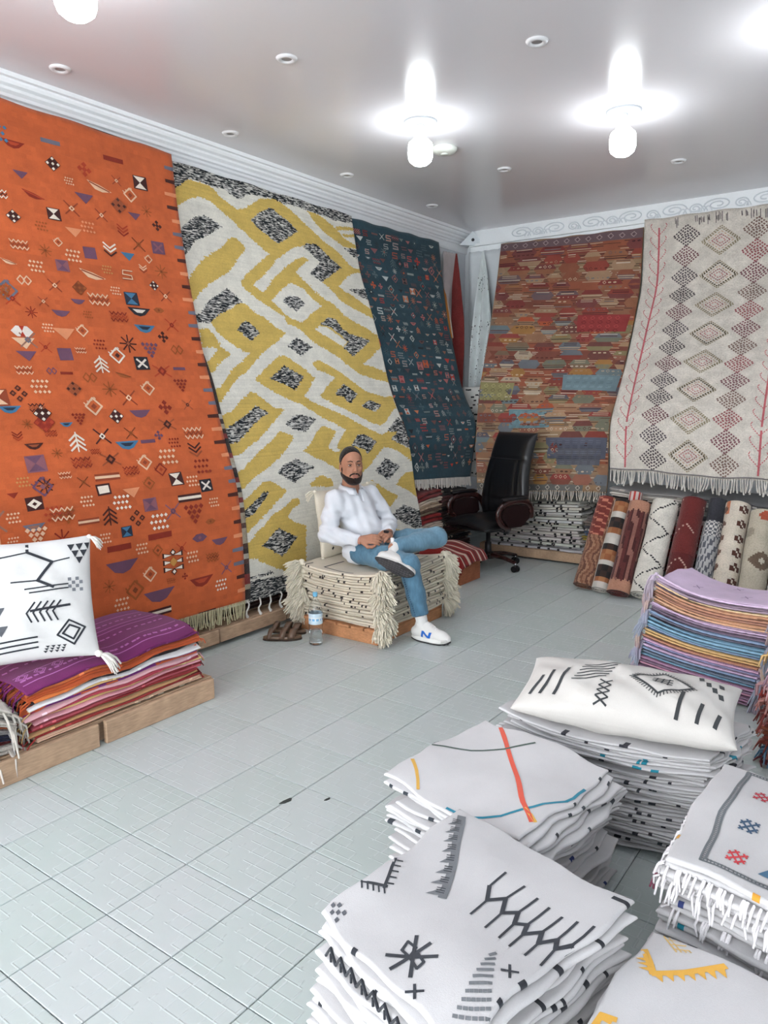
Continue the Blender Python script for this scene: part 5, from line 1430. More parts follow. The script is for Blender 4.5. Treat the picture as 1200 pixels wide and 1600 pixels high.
    out = stack('cushion_cover', YEL_Q, .02, layers, 'the stack with yellow combs', 'cushion cover', 'covers in the stack with yellow combs', 44, 'cotton', lambda U, V: -.02 * np.clip(.3 - U, 0, 1), .013, (0, 0), 12, .006, .01)
    top = out[-1]; mb = MB(); Yc = C(232, 176, 76)
    lines_decal(mb, top, [(.012, .46), (.061, .394)], .016, Yc); lines_decal(mb, top, [(.061, .394), (.108, .445), (.165, .52)], .016, Yc)
    for k in range(7): p = np.array([.066, .40]) + np.array([.1, .115]) * k / 6.5; decal(mb, top, [[p - np.array([.006, .008]), p + np.array([.008, .010]), p + np.array([.022, -.018])]], Yc)
    for k in range(4): p = np.array([.018, .452]) + np.array([.04, -.055]) * k / 4; decal(mb, top, [[p, p + np.array([.010, -.014]), p + np.array([-.018, -.02])]], Yc)
    for k in range(4):
        lines_decal(mb, top, [(.03 + k * .012, .545 - k * .012), (.056 + k * .012, .558 - k * .012)], .004, C(226, 190, 120)); lines_decal(mb, top, [(.03 + k * .009, .54 + k * .006), (.07 + k * .009, .50 + k * .006)], .004, C(226, 190, 120))
    lines_decal(mb, top, [(.014, .14), (.018, .217), (.045, .223)], .014, Yc)
    for k in range(4): lines_decal(mb, top, [(.016, .15 + k * .02), (.04, .15 + k * .02)], .010, Yc)
    mb.build('woven_combs', 'cotton', top['o'])['kind'] = 'stuff'
    # ---- stack under the striped pillow
    layers = [L_(.035, wh(rng, .88), 'white folded cushion cover', 3, flecks=(rng.choice(marks[:2] * 3 + marks[2:4]), 12, 1.0, (0, 0, 1))) for i in range(12)]
    sag = lambda U, V: -.05 * np.clip(U - .7, 0, 1) - .035 * np.sin(np.pi * U) * (1 - V) + .03 * (1 - U) ** 2
    stack('cushion_cover', PIL_Q, .02, layers, 'the lumbar pillow stack', 'cushion cover', 'covers under the lumbar pillow', 45, 'cotton', sag, .022, (0, 0), 16, .010, .014)
    ex = np.array([.765, .12, .0]); ex /= np.linalg.norm(ex); ey = np.array([.05, .31, .07]); ey -= ex * ey.dot(ex); ey /= np.linalg.norm(ey); en = np.cross(ex, ey)
    o = np.array([1.535, .165, .525])
    pw = Pillow(.80, .37, .20, (o, ex, ey, en), 6, .40, .05)
    r = empty('cushion', tuple(o - en * .09), 'white lumbar pillow with black bars and a lozenge lying on a stack', 'cushion')
    mb = MB(); pw.body(mb, C(206, 201, 196)); mb.build('cover', 'cotton', r)
    mb = MB(); K = C(62, 64, 66); I = lambda pts, w=.011, close=False: pw.ink(mb, pts, w, K, close)
    for x in (-.345, -.305, -.25): I([(x, -.13), (x + .02, -.03 + (x + .345) * .6)], .013)
    for x in (.20, .27, .33): I([(x, -.15), (x + .02, -.02 - (x - .2) * .5)], .014)
    for k in range(6): I([(-.20 + k * .006, -.055 + k * .022), (-.075 + k * .008, -.005 + k * .02)], .006)
    for k in range(4):
        I([(-.09, -.16 + k * .032), (-.045, -.13 + k * .032)], .007); I([(-.045, -.16 + k * .032), (-.09, -.13 + k * .032)], .007)
    dm = [(.03, .015), (.14, .085), (.25, .01), (.13, -.065)]
    I(dm, .008, True)
    for a, b in zip(dm, dm[1:] + dm[:1]):
        a, b = np.array(a), np.array(b); c0 = np.array([.14, .012])
        for k in range(12): p = a + (b - a) * k / 12; I([p, p + (p - c0) / np.linalg.norm(p - c0) * .016], .004)
    for k in range(3): I([(.115 + k * .022, -.01), (.12 + k * .022, .04)], .006); I([(.105, -.003 + k * .018), (.175, -.001 + k * .018)], .006)
    for x, y in ((.30, .08), (.325, .055), (.345, .09), (.27, .11), (.35, .03)): pw.patch(mb, [(x - .012, y + .012), (x + .006, y + .014), (x + .012, y - .012), (x - .006, y - .014)], K)
    mb.build('woven_symbols', 'cotton', r)['kind'] = 'stuff'

def build_pastels():
    rng = random.Random(8)
    # ---- pastel stack with twisted cord edges and corner tassels
    quad = [(1.06, 1.86), (1.75, 1.66), (1.86, 2.02), (1.17, 2.22)]
    lil, org, blu, tea, mau, yel, plum = C(206, 178, 212), C(206, 146, 96), C(122, 158, 196), C(84, 150, 180), C(160, 110, 146), C(230, 186, 104), C(110, 72, 106)
    seq = [('plum', plum), ('mauve', mau), ('plum', plum), ('pink mauve', C(196, 130, 160)), ('plum', plum), ('mauve', mau), ('teal blue', tea), ('dark teal', C(56, 96, 120)), ('light blue', blu), ('lilac', lil), ('periwinkle', C(140, 142, 190)), ('lilac pink', C(206, 160, 196)), ('copper', C(186, 120, 74)), ('golden yellow', yel), ('yellow', yel), ('blue', blu), ('teal', tea), ('sky blue', C(126, 186, 214)), ('teal blue', tea), ('dark slate', C(60, 70, 96)), ('blue', blu), ('dark plum', C(80, 60, 90)), ('lilac grey', C(166, 140, 170)), ('lilac', lil), ('peach', C(226, 176, 128)), ('copper orange', org), ('rust brown', C(166, 104, 66)), ('copper brown', C(186, 122, 78)), ('orange', org), ('golden cream', C(234, 204, 150)), ('mauve grey', C(150, 126, 146)), ('soft lilac', C(222, 196, 226))]
    seq = [(n, tuple(.78 * x + .22 * y for x, y in zip(c, C(168, 152, 160)))) for n, c in seq]
    layers = []
    for i, (n, c) in enumerate(seq):
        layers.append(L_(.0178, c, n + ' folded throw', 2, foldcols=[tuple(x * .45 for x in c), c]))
    layers[-1].update(t=.03)
    sag = lambda U, V: .06 * (1 - U) ** 3 - .03 * np.sin(np.pi * U) - .01
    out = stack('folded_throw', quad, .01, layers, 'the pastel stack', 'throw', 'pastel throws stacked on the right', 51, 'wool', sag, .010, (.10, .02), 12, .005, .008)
    cols = {}
    for i, d in enumerate(out):
        c = seq[i][1]; q = d['q']
        # twisted cord along the front edge
        mb = MB(); s = np.linspace(.02, .98, 28)
        z = d['z'] + d['t'] * .62 + d['sg'](s, np.zeros(28))
        P = np.c_[q[0][0] * (1 - s) + q[1][0] * s, q[0][1] * (1 - s) + q[1][1] * s, z]; P[:, 0] -= .002; P[:, 1] -= .007
        mb.tube(P, .0046 + .0022 * (np.arange(28) % 2), 5, tuple(min(1, x * 1.25 + .05) for x in c)); mb.build('cord_edge', 'wool', d['o'])
        if i % 2 == 0 or i > 28:
            key = i % 6
            if key not in cols: cols[key] = {}
            kk = (int(c[0] * 9), int(c[1] * 9), int(c[2] * 9))
            tc = tuple(.5 * x + .5 * y for x, y in zip(c, C(216, 206, 216)))
            if kk not in cols: cols[kk] = tassel_mesh('tassel', .085, .03, 30, tc, i, .0038, .9, .012)
            for ci, ang in ((0, -2.4), (1, -.9)):
                p = q[ci]; zz = d['z'] + d['t'] / 2 + float(d['sg'](np.array(float(ci)), np.array(0.)))
                place('tassel', cols[kk], d['o'], (p[0] - d['org'][0], p[1] - d['org'][1], zz - d['org'][2]), (rng.uniform(-.4, .4), .3, ang + rng.uniform(-.5, .5)), rng.uniform(.85, 1.2))
    mb = MB()
    for x, y in ((.2, .12), (.5, .1), (.62, .2), (.35, .3)):
        lines_decal(mb, out[-1], [(x - .02, y - .02), (x + .02, y + .02)], .006, C(140, 116, 150)); lines_decal(mb, out[-1], [(x - .02, y + .02), (x + .02, y - .02)], .006, C(140, 116, 150))
    mb.build('woven_crosses', 'wool', out[-1]['o'])['kind'] = 'stuff'
    # ---- red fringed blankets at the right edge
    quad = [(1.90, 1.02), (2.6, .85), (2.7, 1.45), (2.0, 1.62)]
    seq = [('maroon', C(96, 44, 50)), ('teal blue', C(64, 110, 140)), ('brick', C(140, 66, 56)), ('rust', C(156, 86, 64)), ('rose', C(186, 110, 112)), ('brown red', C(126, 60, 56)), ('salmon', C(206, 140, 130)), ('red', C(170, 70, 66)), ('dusty pink', C(206, 160, 164)), ('lilac pink', C(200, 164, 186)), ('pale pink', C(214, 186, 194)), ('yellow and pink', C(216, 180, 120))]
    layers = [L_(.046, c, n + ' fringed blanket', 2) for n, c in seq]
    out = stack('folded_blanket', quad, .01, layers, 'the red pile at the right edge', 'blanket', 'fringed blankets at the right edge', 52, 'shag', lambda U, V: -.06 * np.clip(.3 - U, 0, 1), .02, (0, 0), 10, .01, .014)
    for i, d in enumerate(out):
        mb = MB(); c = np.array(seq[i][1]); q = d['q']
        for k in range(70):
            s = rng.random()
            if rng.random() < .6: p = q[0] * (1 - s) + q[3] * s; u, v = 0., s; n_ = np.array([-.97, .15])
            else: p = q[0] * (1 - s * .6) + q[1] * s * .6; u, v = s * .6, 0.; n_ = np.array([-.2, -.98])
            z = d['z'] + d['t'] * .5 + float(d['sg'](np.array(u), np.array(v))); L = rng.uniform(.04, .10)
            e = [p[0] + n_[0] * L * .45 + rng.uniform(-.015, .015), p[1] + n_[1] * L * .45 + rng.uniform(-.015, .015), max(.004, z - L * .7)]
            mb.tube([(p[0], p[1], z), (p[0] + n_[0] * L * .3, p[1] + n_[1] * L * .3, z - L * .1), e], [.004, .0045, .003], 4, np.clip(c * rng.uniform(.7, 1.4) + rng.choice([0, 0, .12]), 0, 1), caps=False)
        mb.build('fringe', 'wool', d['o'])['kind'] = 'stuff'

build_foreground()
build_pastels()

# ------------------------------------------------------------------ rolled rugs leaning on the back stacks
def build_rolls():
    rng = random.Random(6)
    def roll(label, bx, by, tx, ty, tz, r, fn, mat='wool', flat=1.0, nu=40, nv=60, end=None):
        b = np.array([bx, by, 0.0]); t = np.array([tx, ty, tz]); ax = t - b; L = np.linalg.norm(ax); ax /= L
        ex = np.array([1.0, 0, 0]); ex -= ax * ex.dot(ax); ex /= np.linalg.norm(ex); ey = np.cross(ax, ex)
        lift = r * flat * abs(ey[2]) + .002
        b = b + np.array([0, 0, lift])
        mb = MB(); th = np.linspace(0, 2 * np.pi, nu, endpoint=False); tt = np.linspace(0, 1, nv + 1)
        rr = r * (1 + .02 * np.sin(th * 3)[None] + .025 * np.sin(tt * 9 + bx * 20)[:, None])
        P = b + (tt * L)[:, None, None] * ax + (rr * np.cos(th))[..., None] * ex + (rr * np.sin(th) * flat)[..., None] * ey
        cc = np.zeros((nv, nu, 3))
        for j in range(nv):
            for i in range(nu):
                a = ((i + .5) / nu) * 2 - .0
                # s: -1..1 across the side that faces the room (angle around pi*1.5)
                s = ((((i + .5) / nu * 2 * math.pi) - 1.5 * math.pi + math.pi) % (2 * math.pi) - math.pi) / (math.pi / 2)
                cc[j, i] = fn(s, (j + .5) / nv * L, L)
        mb.grid(P, cc, 0, closeu=True)
        ec = end or fn(0, L * .5, L)
        for z0, sg in ((0.0, -1), (L, 1)):       # coiled ends
            k = 70; q = []
            for m in range(k):
                a = m / (k - 1) * 7 * math.pi; ra = r * (1 - .93 * m / (k - 1)) * .97
                q.append(b + ax * (z0 + sg * .004) + ex * ra * math.cos(a) + ey * ra * flat * math.sin(a))
            mb.tube(q, r * .045, 4, ec, caps=False)
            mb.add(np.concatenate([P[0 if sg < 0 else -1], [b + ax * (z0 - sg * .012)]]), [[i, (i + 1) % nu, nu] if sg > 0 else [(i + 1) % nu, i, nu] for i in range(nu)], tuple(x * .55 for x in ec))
        o = mb.build('rolled_rug', mat, origin=(bx, by, 0))
        tag(o, label, 'rolled rug', 'rolled rugs leaning on the back stacks')
    def f_brown(s, t, L):
        if t > L * .55 and s < .5: return C(120, 56, 50) if (int(t * 60) + int(s * 4)) % 4 else C(190, 120, 100)
        return [C(124, 84, 66), C(146, 106, 84), C(106, 70, 58), C(160, 120, 96)][int((s + 2) * 6 + math.sin(t * 30)) % 4]
    def f_bw(s, t, L):
        if s < -.55: return C(206, 196, 186)
        k = int(t / .052); c = int((s + 1) * 2.2)
        return [C(196, 188, 180), C(44, 40, 40), C(160, 110, 76), C(188, 182, 174), C(62, 48, 44), C(146, 92, 62)][(k * 2 + c * 3 + (k // 3)) % 6]
    def f_mar(s, t, L):
        e = .09 + .05 * abs(((s * 3) % 1) - .5)
        if t < e or t > L - e: return C(176, 128, 106)
        w = math.sin(s * 9 + t * 6) + .5 * math.sin(s * 17 - t * 9)
        return C(96, 50, 48) if w > .4 else C(74, 40, 40) if w > -.4 else C(140, 96, 86)
    def f_whd(s, t, L):
        d = abs(((t / .30 + .15) % 1) * 2 - 1)
        return C(54, 52, 54) if abs(s - (d * 1.3 - .65)) < .055 or abs(s + (d * 1.3 - .65) - 1.5) < .05 else C(216, 210, 200)
    def f_red(s, t, L):
        v = (t * 3.2 + abs(s) * .5) % 1
        dash = int((s + 2) * 9 + t * 40) % 3
        return C(190, 156, 144) if v < .07 and dash else C(108, 46, 44) if int(t * 200) % 3 else C(94, 40, 40)
    def f_gre(s, t, L):
        if t > L - .14: return C(206, 202, 198) if (int(t * 50) + int(s * 8)) % 2 else C(96, 98, 104)
        v = (int((s + 2) * 7) * 3 + int((t + abs(s) * .08) * 42)) % 5
        return C(92, 94, 102) if v < 2 else C(176, 174, 174)
    def f_sq(s, t, L):
        k = (t + .03) / .125
        if .15 < s < .75 and .25 < k % 1 < .82: return C(84, 52, 44) if (int(s * 8) + int(k * 6)) % 3 else C(206, 196, 182)
        if s < -.35 and (s + .85) ** 2 * 1.4 + ((k % 1) - .5) ** 2 * 4 < .28: return C(106, 76, 64)
        if t > L - .12 and -.6 < s < -.3: return C(196, 120, 86)
        return C(214, 202, 186)
    def f_bei(s, t, L):
        d = abs(s - .35) * .12 + abs(t - L * .45)
        if d < .03: return C(196, 188, 172)
        if d < .085: return C(110, 92, 78)
        if (s + .5) ** 2 * .02 + (t - L * .75) ** 2 < .002: return C(158, 148, 132)
        if (s - .2) ** 2 * .02 + (t - L * .93) ** 2 < .0015: return C(170, 84, 60)
        return C(190, 180, 162)
    def f_wh2(s, t, L): return C(60, 58, 60) if abs(s + .5 - (t * 2 % 1)) < .05 else C(214, 210, 202)
    roll('brown and brick red rolled rug, leftmost of the leaning rolls', .055, 3.60, .095, 4.05, .72, .088, f_brown, 'shag', .7)
    roll('black, white and orange patterned rolled rug leaning on the stack', .22, 3.55, .235, 4.03, .71, .072, f_bw, 'wool', .8)
    roll('dark maroon rolled rug with tan sawtooth ends', .395, 3.50, .395, 4.0, .70, .094, f_mar, 'shag', .7)
    roll('white rolled rug with thin black lattice lines', .605, 3.51, .61, 4.02, .71, .110, f_whd, 'shag', .75)
    roll('brick red rolled rug with dashed cream lines', .825, 3.56, .835, 4.04, .74, .098, f_red, 'shag', .9)
    roll('grey and white geometric rolled rug', 1.01, 3.62, 1.005, 4.02, .56, .079, f_gre)
    roll('cream rolled rug with dark brown squares', 1.185, 3.60, 1.18, 4.04, .73, .093, f_sq, 'shag')
    roll('beige rolled rug with one brown lozenge', 1.385, 3.58, 1.375, 4.02, .67, .10, f_bei, 'shag')
    roll('white rolled rug with a black line, cut by the right edge', 1.59, 3.58, 1.58, 4.02, .64, .098, f_wh2, 'shag')
    roll('red and cream striped rolled rug peeping over the maroon roll', .31, 3.80, .315, 4.13, .79, .055, lambda s, t, L: C(206, 186, 180) if int(s * 6 + 9) % 3 else C(176, 64, 60))
    roll('dark charcoal rolled rug behind the grey geometric one', 1.005, 3.84, 1.0, 4.15, .77, .07, lambda s, t, L: C(62, 62, 68), 'shag')
build_rolls()

# ------------------------------------------------------------------ smooth solids from distance fields (for the person and the shoes)
class Field:
    def __init__(s, lo, hi, h):
        s.lo = np.array(lo, float); s.h = h
        n = np.ceil((np.array(hi) - s.lo) / h).astype(int) + 1
        s.F = np.full(n, 0.2, np.float32); s.n = n
        s.ax = [s.lo[i] + h * np.arange(n[i]) for i in range(3)]
    def _box(s, lo, hi, pad):
        a = np.clip(np.floor((np.array(lo) - pad - s.lo) / s.h).astype(int), 0, s.n - 1)
        b = np.clip(np.ceil((np.array(hi) + pad - s.lo) / s.h).astype(int) + 1, 1, s.n)
        sl = tuple(slice(a[i], b[i]) for i in range(3))
        return sl, np.meshgrid(*[s.ax[i][a[i]:b[i]] for i in range(3)], indexing='ij')
    def _mix(s, sl, d, k, sub=False):
        f = s.F[sl]
        if sub:
            d = -d
            if k > 0:
                t = np.clip(.5 - .5 * (f - d) / k, 0, 1); s.F[sl] = f * (1 - t) + d * t + k * t * (1 - t)
            else: s.F[sl] = np.maximum(f, d)
        elif k > 0:
            t = np.clip(.5 + .5 * (f - d) / k, 0, 1); s.F[sl] = f * (1 - t) + d * t - k * t * (1 - t)
        else: s.F[sl] = np.minimum(f, d)
    def cone(s, a, b, ra, rb, k=.02, sub=False):
        a = np.array(a, float); b = np.array(b, float); m = max(ra, rb)
        sl, (X, Y, Z) = s._box(np.minimum(a, b) - m, np.maximum(a, b) + m, max(.05, k * 2))
        d = b - a; L2 = d.dot(d) + 1e-12
        t = np.clip(((X - a[0]) * d[0] + (Y - a[1]) * d[1] + (Z - a[2]) * d[2]) / L2, 0, 1)
        D = np.sqrt((X - a[0] - t * d[0]) ** 2 + (Y - a[1] - t * d[1]) ** 2 + (Z - a[2] - t * d[2]) ** 2) - (ra + (rb - ra) * t)
        s._mix(sl, D.astype(np.float32), k, sub); return s
    def chain(s, pts, rad, k=.02):
        for (a, b), (r0, r1) in zip(zip(pts[:-1], pts[1:]), zip(rad[:-1], rad[1:])): s.cone(a, b, r0, r1, k)
        return s
    def ell(s, c, r, k=.02, R=None, sub=False):
        c = np.array(c, float); r = np.array(r, float); R = np.eye(3) if R is None else np.array(R, float)   # rows = local axes
        ext = np.abs(R.T) @ r
        sl, (X, Y, Z) = s._box(c - ext, c + ext, max(.05, k * 2))
        P = [X - c[0], Y - c[1], Z - c[2]]
        q = [(R[i][0] * P[0] + R[i][1] * P[1] + R[i][2] * P[2]) for i in range(3)]
        k0 = np.sqrt(sum((q[i] / r[i]) ** 2 for i in range(3))); k1 = np.sqrt(sum((q[i] / r[i] ** 2) ** 2 for i in range(3))) + 1e-9
        s._mix(sl, (k0 * (k0 - 1) / k1).astype(np.float32), k, sub); return s
    def cut(s, p, n):
        """removes the half space on the side of n"""
        n = np.array(n, float); n /= np.linalg.norm(n)
        X, Y, Z = np.meshgrid(*s.ax, indexing='ij', sparse=True)
        d = (X - p[0]) * n[0] + (Y - p[1]) * n[1] + (Z - p[2]) * n[2]
        s.F = np.maximum(s.F, d.astype(np.float32)); return s
    def wrinkle(s, fn):
        X, Y, Z = np.meshgrid(*s.ax, indexing='ij')
        m = np.abs(s.F) < .04
        s.F[m] += fn(X[m], Y[m], Z[m]).astype(np.float32); return s
    def mesh(s, mb, col, mat=0, colfn=None):
        F = s.F; ins = F < 0
        cs = np.zeros(np.array(F.shape) - 1, np.int8)
        for i in (0, 1):
            for j in (0, 1):
                for k in (0, 1): cs += ins[i:F.shape[0] - 1 + i, j:F.shape[1] - 1 + j, k:F.shape[2] - 1 + k]
        mask = (cs > 0) & (cs < 8)
        cells = np.argwhere(mask); idx = np.full(mask.shape, -1, np.int64); idx[mask] = np.arange(len(cells))
        cor = [(i, j, k) for i in (0, 1) for j in (0, 1) for k in (0, 1)]
        val = {c: F[cells[:, 0] + c[0], cells[:, 1] + c[1], cells[:, 2] + c[2]] for c in cor}
        P = np.zeros((len(cells), 3)); cnt = np.zeros(len(cells))
        for c in cor:
            for ax in range(3):
                if c[ax]: continue
                e = list(c); e[ax] = 1; e = tuple(e)
                a, b = val[c], val[e]; cr = (a < 0) != (b < 0)
                t = np.where(cr, a / np.where(cr, a - b, 1), 0)
                p = np.tile(np.array(c, float), (len(cells), 1)); p[:, ax] += t
                P += p * cr[:, None]; cnt += cr
        P = (P / cnt[:, None] + cells) * s.h + s.lo
        faces = []
        for ax in range(3):
            a1, a2 = (ax + 1) % 3, (ax + 2) % 3
            n = F.shape
            sl0 = [slice(1, n[i] - 1) for i in range(3)]; sl1 = list(sl0)
            sl0[ax] = slice(0, n[ax] - 1); sl1[ax] = slice(1, n[ax])
            A_, B_ = ins[tuple(sl0)], ins[tuple(sl1)]
            e = np.argwhere(A_ != B_)
            if not len(e): continue
            inside = A_[tuple(e.T)]
            base = e.copy()
            for i in range(3):
                if i != ax: base[:, i] += 1
            def ci(d1, d2):
                q = base.copy(); q[:, a1] += d1; q[:, a2] += d2
                return idx[tuple(q.T)]
            f = np.stack([ci(-1, -1), ci(0, -1), ci(0, 0), ci(-1, 0)], 1)
            f[~inside] = f[~inside][:, ::-1]
            faces.append(f)
        f = np.concatenate(faces); f = f[(f >= 0).all(1)]
        c = colfn(P[f].mean(1)) if colfn else col
        mb.add(P, f, c, mat); return mb

def frame_of(fw, up=(0, 0, 1)):
    fw = np.array(fw, float); fw /= np.linalg.norm(fw)
    l = np.cross(up, fw); l /= np.linalg.norm(l)
    return np.array([fw, l, np.cross(fw, l)])

def build_person():
    v = lambda *a: np.array(a, float)
    # joints (metres): seated on the cream stack, facing +x, left ankle on right knee
    pel = v(-.93, 1.77, .585); belly = v(-.965, 1.765, .71); chest = v(-1.035, 1.75, .87); neck = v(-1.045, 1.735, 1.015)
    head = v(-1.02, 1.715, 1.185)
    rsh, lsh = v(-1.055, 1.565, .945), v(-1.005, 1.925, .945)
    relb, lelb = v(-1.06, 1.475, .70), v(-.89, 2.0, .735)
    rwr, lwr = v(-.815, 1.545, .675), v(-.735, 1.79, .70)
    rhip, lhip = v(-.915, 1.675, .565), v(-.91, 1.86, .575)
    rkn, lkn = v(-.435, 1.60, .535), v(-.475, 2.03, .655)
    ran, lan = v(-.335, 1.625, .115), v(-.585, 1.625, .635)
    root = empty('person', (-.90, 1.75, .48), 'seated man in a white shirt and jeans, ankle resting on his knee', 'person')
    # ---------------- body (one surface)
    F = Field((-1.28, 1.33, .02), (-.12, 2.18, 1.40), .0045)
    skin = C(172, 122, 98)
    F.chain([pel, belly, chest], [.10, .095, .10], .05)
    F.cone(chest + v(0, -.08, .02), chest + v(0, .08, .02), .075, .075, .05)
    F.cone(rsh, lsh, .04, .04, .04)
    for sh, el, wr in ((rsh, relb, rwr), (lsh, lelb, lwr)):
        F.chain([sh, el], [.045, .036], .03); F.chain([el, el * .4 + wr * .6, wr], [.036, .034, .026], .02)
    for hp, kn, an in ((rhip, rkn, ran), (lhip, lkn, lan)):
        F.cone(pel, hp, .09, .075, .04); F.chain([hp, kn, an], [.068, .05, .034], .03)
    for an, d in ((ran, v(.9, .1, -.75)), (lan, v(.5, -.6, -.5))): F.cone(an, an + d / np.linalg.norm(d) * .07, .026, .02, .01)
    # head
    R = frame_of((.80, -.58, .06)); H = lambda f, l, u: head + f * R[0] + l * R[1] + u * R[2]
    F.cone(neck - v(0, 0, .03), H(-.022, 0, -.075), .066, .060, .03)
    F.ell(H(-.012, 0, .038), (.100, .079, .098), .01, R)
    F.ell(H(.026, 0, -.045), (.074, .064, .086), .03, R)
    F.cone(H(.066, 0, -.112), H(.06, 0, -.104), .026, .03, .03)
    for s in (-1, 1):
        F.cone(H(.0, s * .056, -.06), H(.055, s * .03, -.108), .022, .020, .03)
        F.ell(H(.066, s * .038, -.028), (.024, .024, .022), .02, R)               # cheek
        F.cone(H(.086, s * .016, .024), H(.078, s * .048, .026), .009, .007, .012)   # brow
        F.ell(H(.098, s * .033, .004), (.014, .019, .012), .008, R, sub=True)     # eye socket
        F.ell(H(-.004, s * .080, -.012), (.020, .009, .034), .006, R); F.ell(H(.002, s * .088, -.010), (.010, .006, .018), .004, R, sub=True)
        F.ell(H(.100, s * .013, -.040), (.010, .008, .008), .006, R)              # nostril wing
    F.cone(H(.094, 0, .018), H(.117, 0, -.032), .008, .0125, .010)                 # nose
    F.cone(H(.094, -.018, -.071), H(.094, .018, -.071), .0065, .0065, .006); F.cone(H(.091, -.015, -.083), H(.091, .015, -.083), .0075, .0075, .006)
    F.cone(H(.104, -.022, -.0768), H(.104, .022, -.0768), .0022, .0022, .003, sub=True)
    # hands: palm, four fingers, thumb; the right one closes over the left around the keys
    hold = v(-.675, 1.655, .715)
    def hand(wr, palm_dir, up, side, curl, spread):
        p = np.array(palm_dir, float); p /= np.linalg.norm(p); u = np.array(up, float); u -= p * u.dot(p); u /= np.linalg.norm(u); w = np.cross(u, p) * side
        m = wr + p * .085
        F.cone(wr, wr + p * .03, .026, .027, .015)
        for o in (-.027, -.009, .009, .027): F.cone(wr + p * .025 + w * o * .6, m + w * o, .016, .0125, .012)
        tips = []
        for o, L in ((-.029, .062), (-.010, .074), (.010, .078), (.028, .068)):
            a = m + w * o; pts = [a]; d = p.copy(); ang = 0
            for sg, fr in ((.42, 1), (.32, 1), (.26, 1)):
                ang += curl; dd = p * math.cos(ang) - u * math.sin(ang) + w * o * spread
                pts.append(pts[-1] + dd * L * sg)
            F.chain(pts, [.0108, .0100, .0092, .0080], .0045)
        th = wr + p * .03 - w * .030
        tp = [th, th + p * .028 - w * .026 - u * .010, th + p * .055 - w * .024 - u * .022, th + p * .076 - w * .012 - u * .028]
        F.chain(tp, [.0145, .0125, .0110, .0090], .008)
    hand(rwr, (.90, .36, .14), (.15, -.75, .62), 1, .34, 2.0)
    hand(lwr, (.30, -.92, .02), (.55, .15, .75), -1, .36, 2.0)
    mb = MB(); F.mesh(mb, skin)
    mb.build('body', 'skin', root)
    # ---------------- hair and beard, shaped on the head
    def headfield(grow, h=.0035):
        G = Field(head - .17, head + .17, h)
        G.ell(H(-.012, 0, .038), (.100 + grow, .079 + grow, .098 + grow), .01, R); G.ell(H(.026, 0, -.045), (.074 + grow, .064 + grow, .086 + grow), .03, R)
        G.cone(H(.066, 0, -.112), H(.06, 0, -.104), .026 + grow, .03 + grow, .03)
        for s in (-1, 1): G.cone(H(.0, s * .056, -.06), H(.055, s * .03, -.108), .022 + grow, .020 + grow, .03)
        return G
    G = headfield(.0035)
    G.cut(H(.064, 0, .097), R[0] * .80 - R[2] * .60); G.cut(H(0, 0, -.008), -R[2] + R[0] * .32)
    hd, hs = np.array(C(32, 26, 24)), np.array(C(92, 66, 56))
    def hcol(P):
        u_ = np.clip(((P - head) @ R[2] + .03) / .085, 0, 1)[:, None]
        return hs * (1 - u_) + hd * u_
    mb = MB(); G.mesh(mb, hd, 0, hcol); mb.build('hair', 'shag', root)
    G = headfield(.0045)
    G.cut(H(.03, 0, -.060), R[2] * 1.0 + R[0] * .48); G.cut(H(-.006, 0, 0), -R[0] - R[2] * .12)
    G.ell(H(.100, 0, -.080), (.034, .025, .0165), .004, R, sub=True); G.ell(H(.01, 0, -.158), (.06, .06, .028), .004, R, sub=True)
    mb = MB(); G.mesh(mb, C(40, 29, 26))
    for s in (-1, 1):
        mb.tube([H(.101, s * .002, -.060), H(.098, s * .016, -.061), H(.090, s * .029, -.067), H(.082, s * .036, -.078)], [.0055, .006, .006, .006], 7, C(40, 29, 26))
        mb.tube([H(.004, s * .078, .018), H(.010, s * .0745, -.02), H(.014, s * .068, -.06)], [.008, .008, .010], 7, C(40, 29, 26), ell=(1, .6))
    mb.tube([H(.100, 0, -.093), H(.094, 0, -.108)], [.007, .009], 7, C(40, 29, 26))
    mb.build('beard', 'shag', root)
    mb = MB()
    for s in (-1, 1): mb.tube([H(.098, s * .014, .026), H(.095, s * .030, .032), H(.082, s * .049, .027)], [.0032, .0038, .002], 6, C(36, 27, 24))
    mb.build('eyebrows', 'shag', root)
    for s in (-1, 1):
        c = H(.0815, s * .033, .003)
        e = MB(); a = np.linspace(0, np.pi, 9)
        e.lathe([(.0118 * math.sin(t), .0118 * math.cos(t)) for t in a], 14, C(186, 172, 164), at=c)
        eo = e.build('eye', 'plastic', root)
        i = MB(); d = R[0] * .0112; i.tube([c + d * .84, c + d * 1.07], [.0068, .0045], 12, C(34, 24, 20)); i.build('iris', 'plastic', eo)
        l = MB(); l.tube([H(.090, s * .019, .007), H(.0945, s * .033, .0115), H(.086, s * .047, .007)], [.0035, .0052, .0035], 8, C(132, 90, 72)); l.tube([H(.089, s * .020, -.004), H(.0925, s * .033, -.009), H(.085, s * .046, -.004)], [.003, .0042, .003], 8, C(150, 104, 84)); l.build('eyelid', 'skin', eo)
    mb = MB(); mb.tube([H(.0995, -.018, -.0735), H(.1015, -.006, -.071), H(.1015, .006, -.071), H(.0995, .018, -.0735)], .0035, 7, C(170, 104, 94)); mb.tube([H(.0985, -.015, -.0825), H(.0995, .0, -.085), H(.0985, .015, -.0825)], .0045, 7, C(182, 118, 106)); mb.build('lips', 'skin', root)
    # ---------------- shirt
    S = Field((-1.32, 1.34, .46), (-.60, 2.15, 1.10), .006)
    S.chain([pel + v(-.0, 0, .0), belly, chest], [.135, .138, .135], .06)
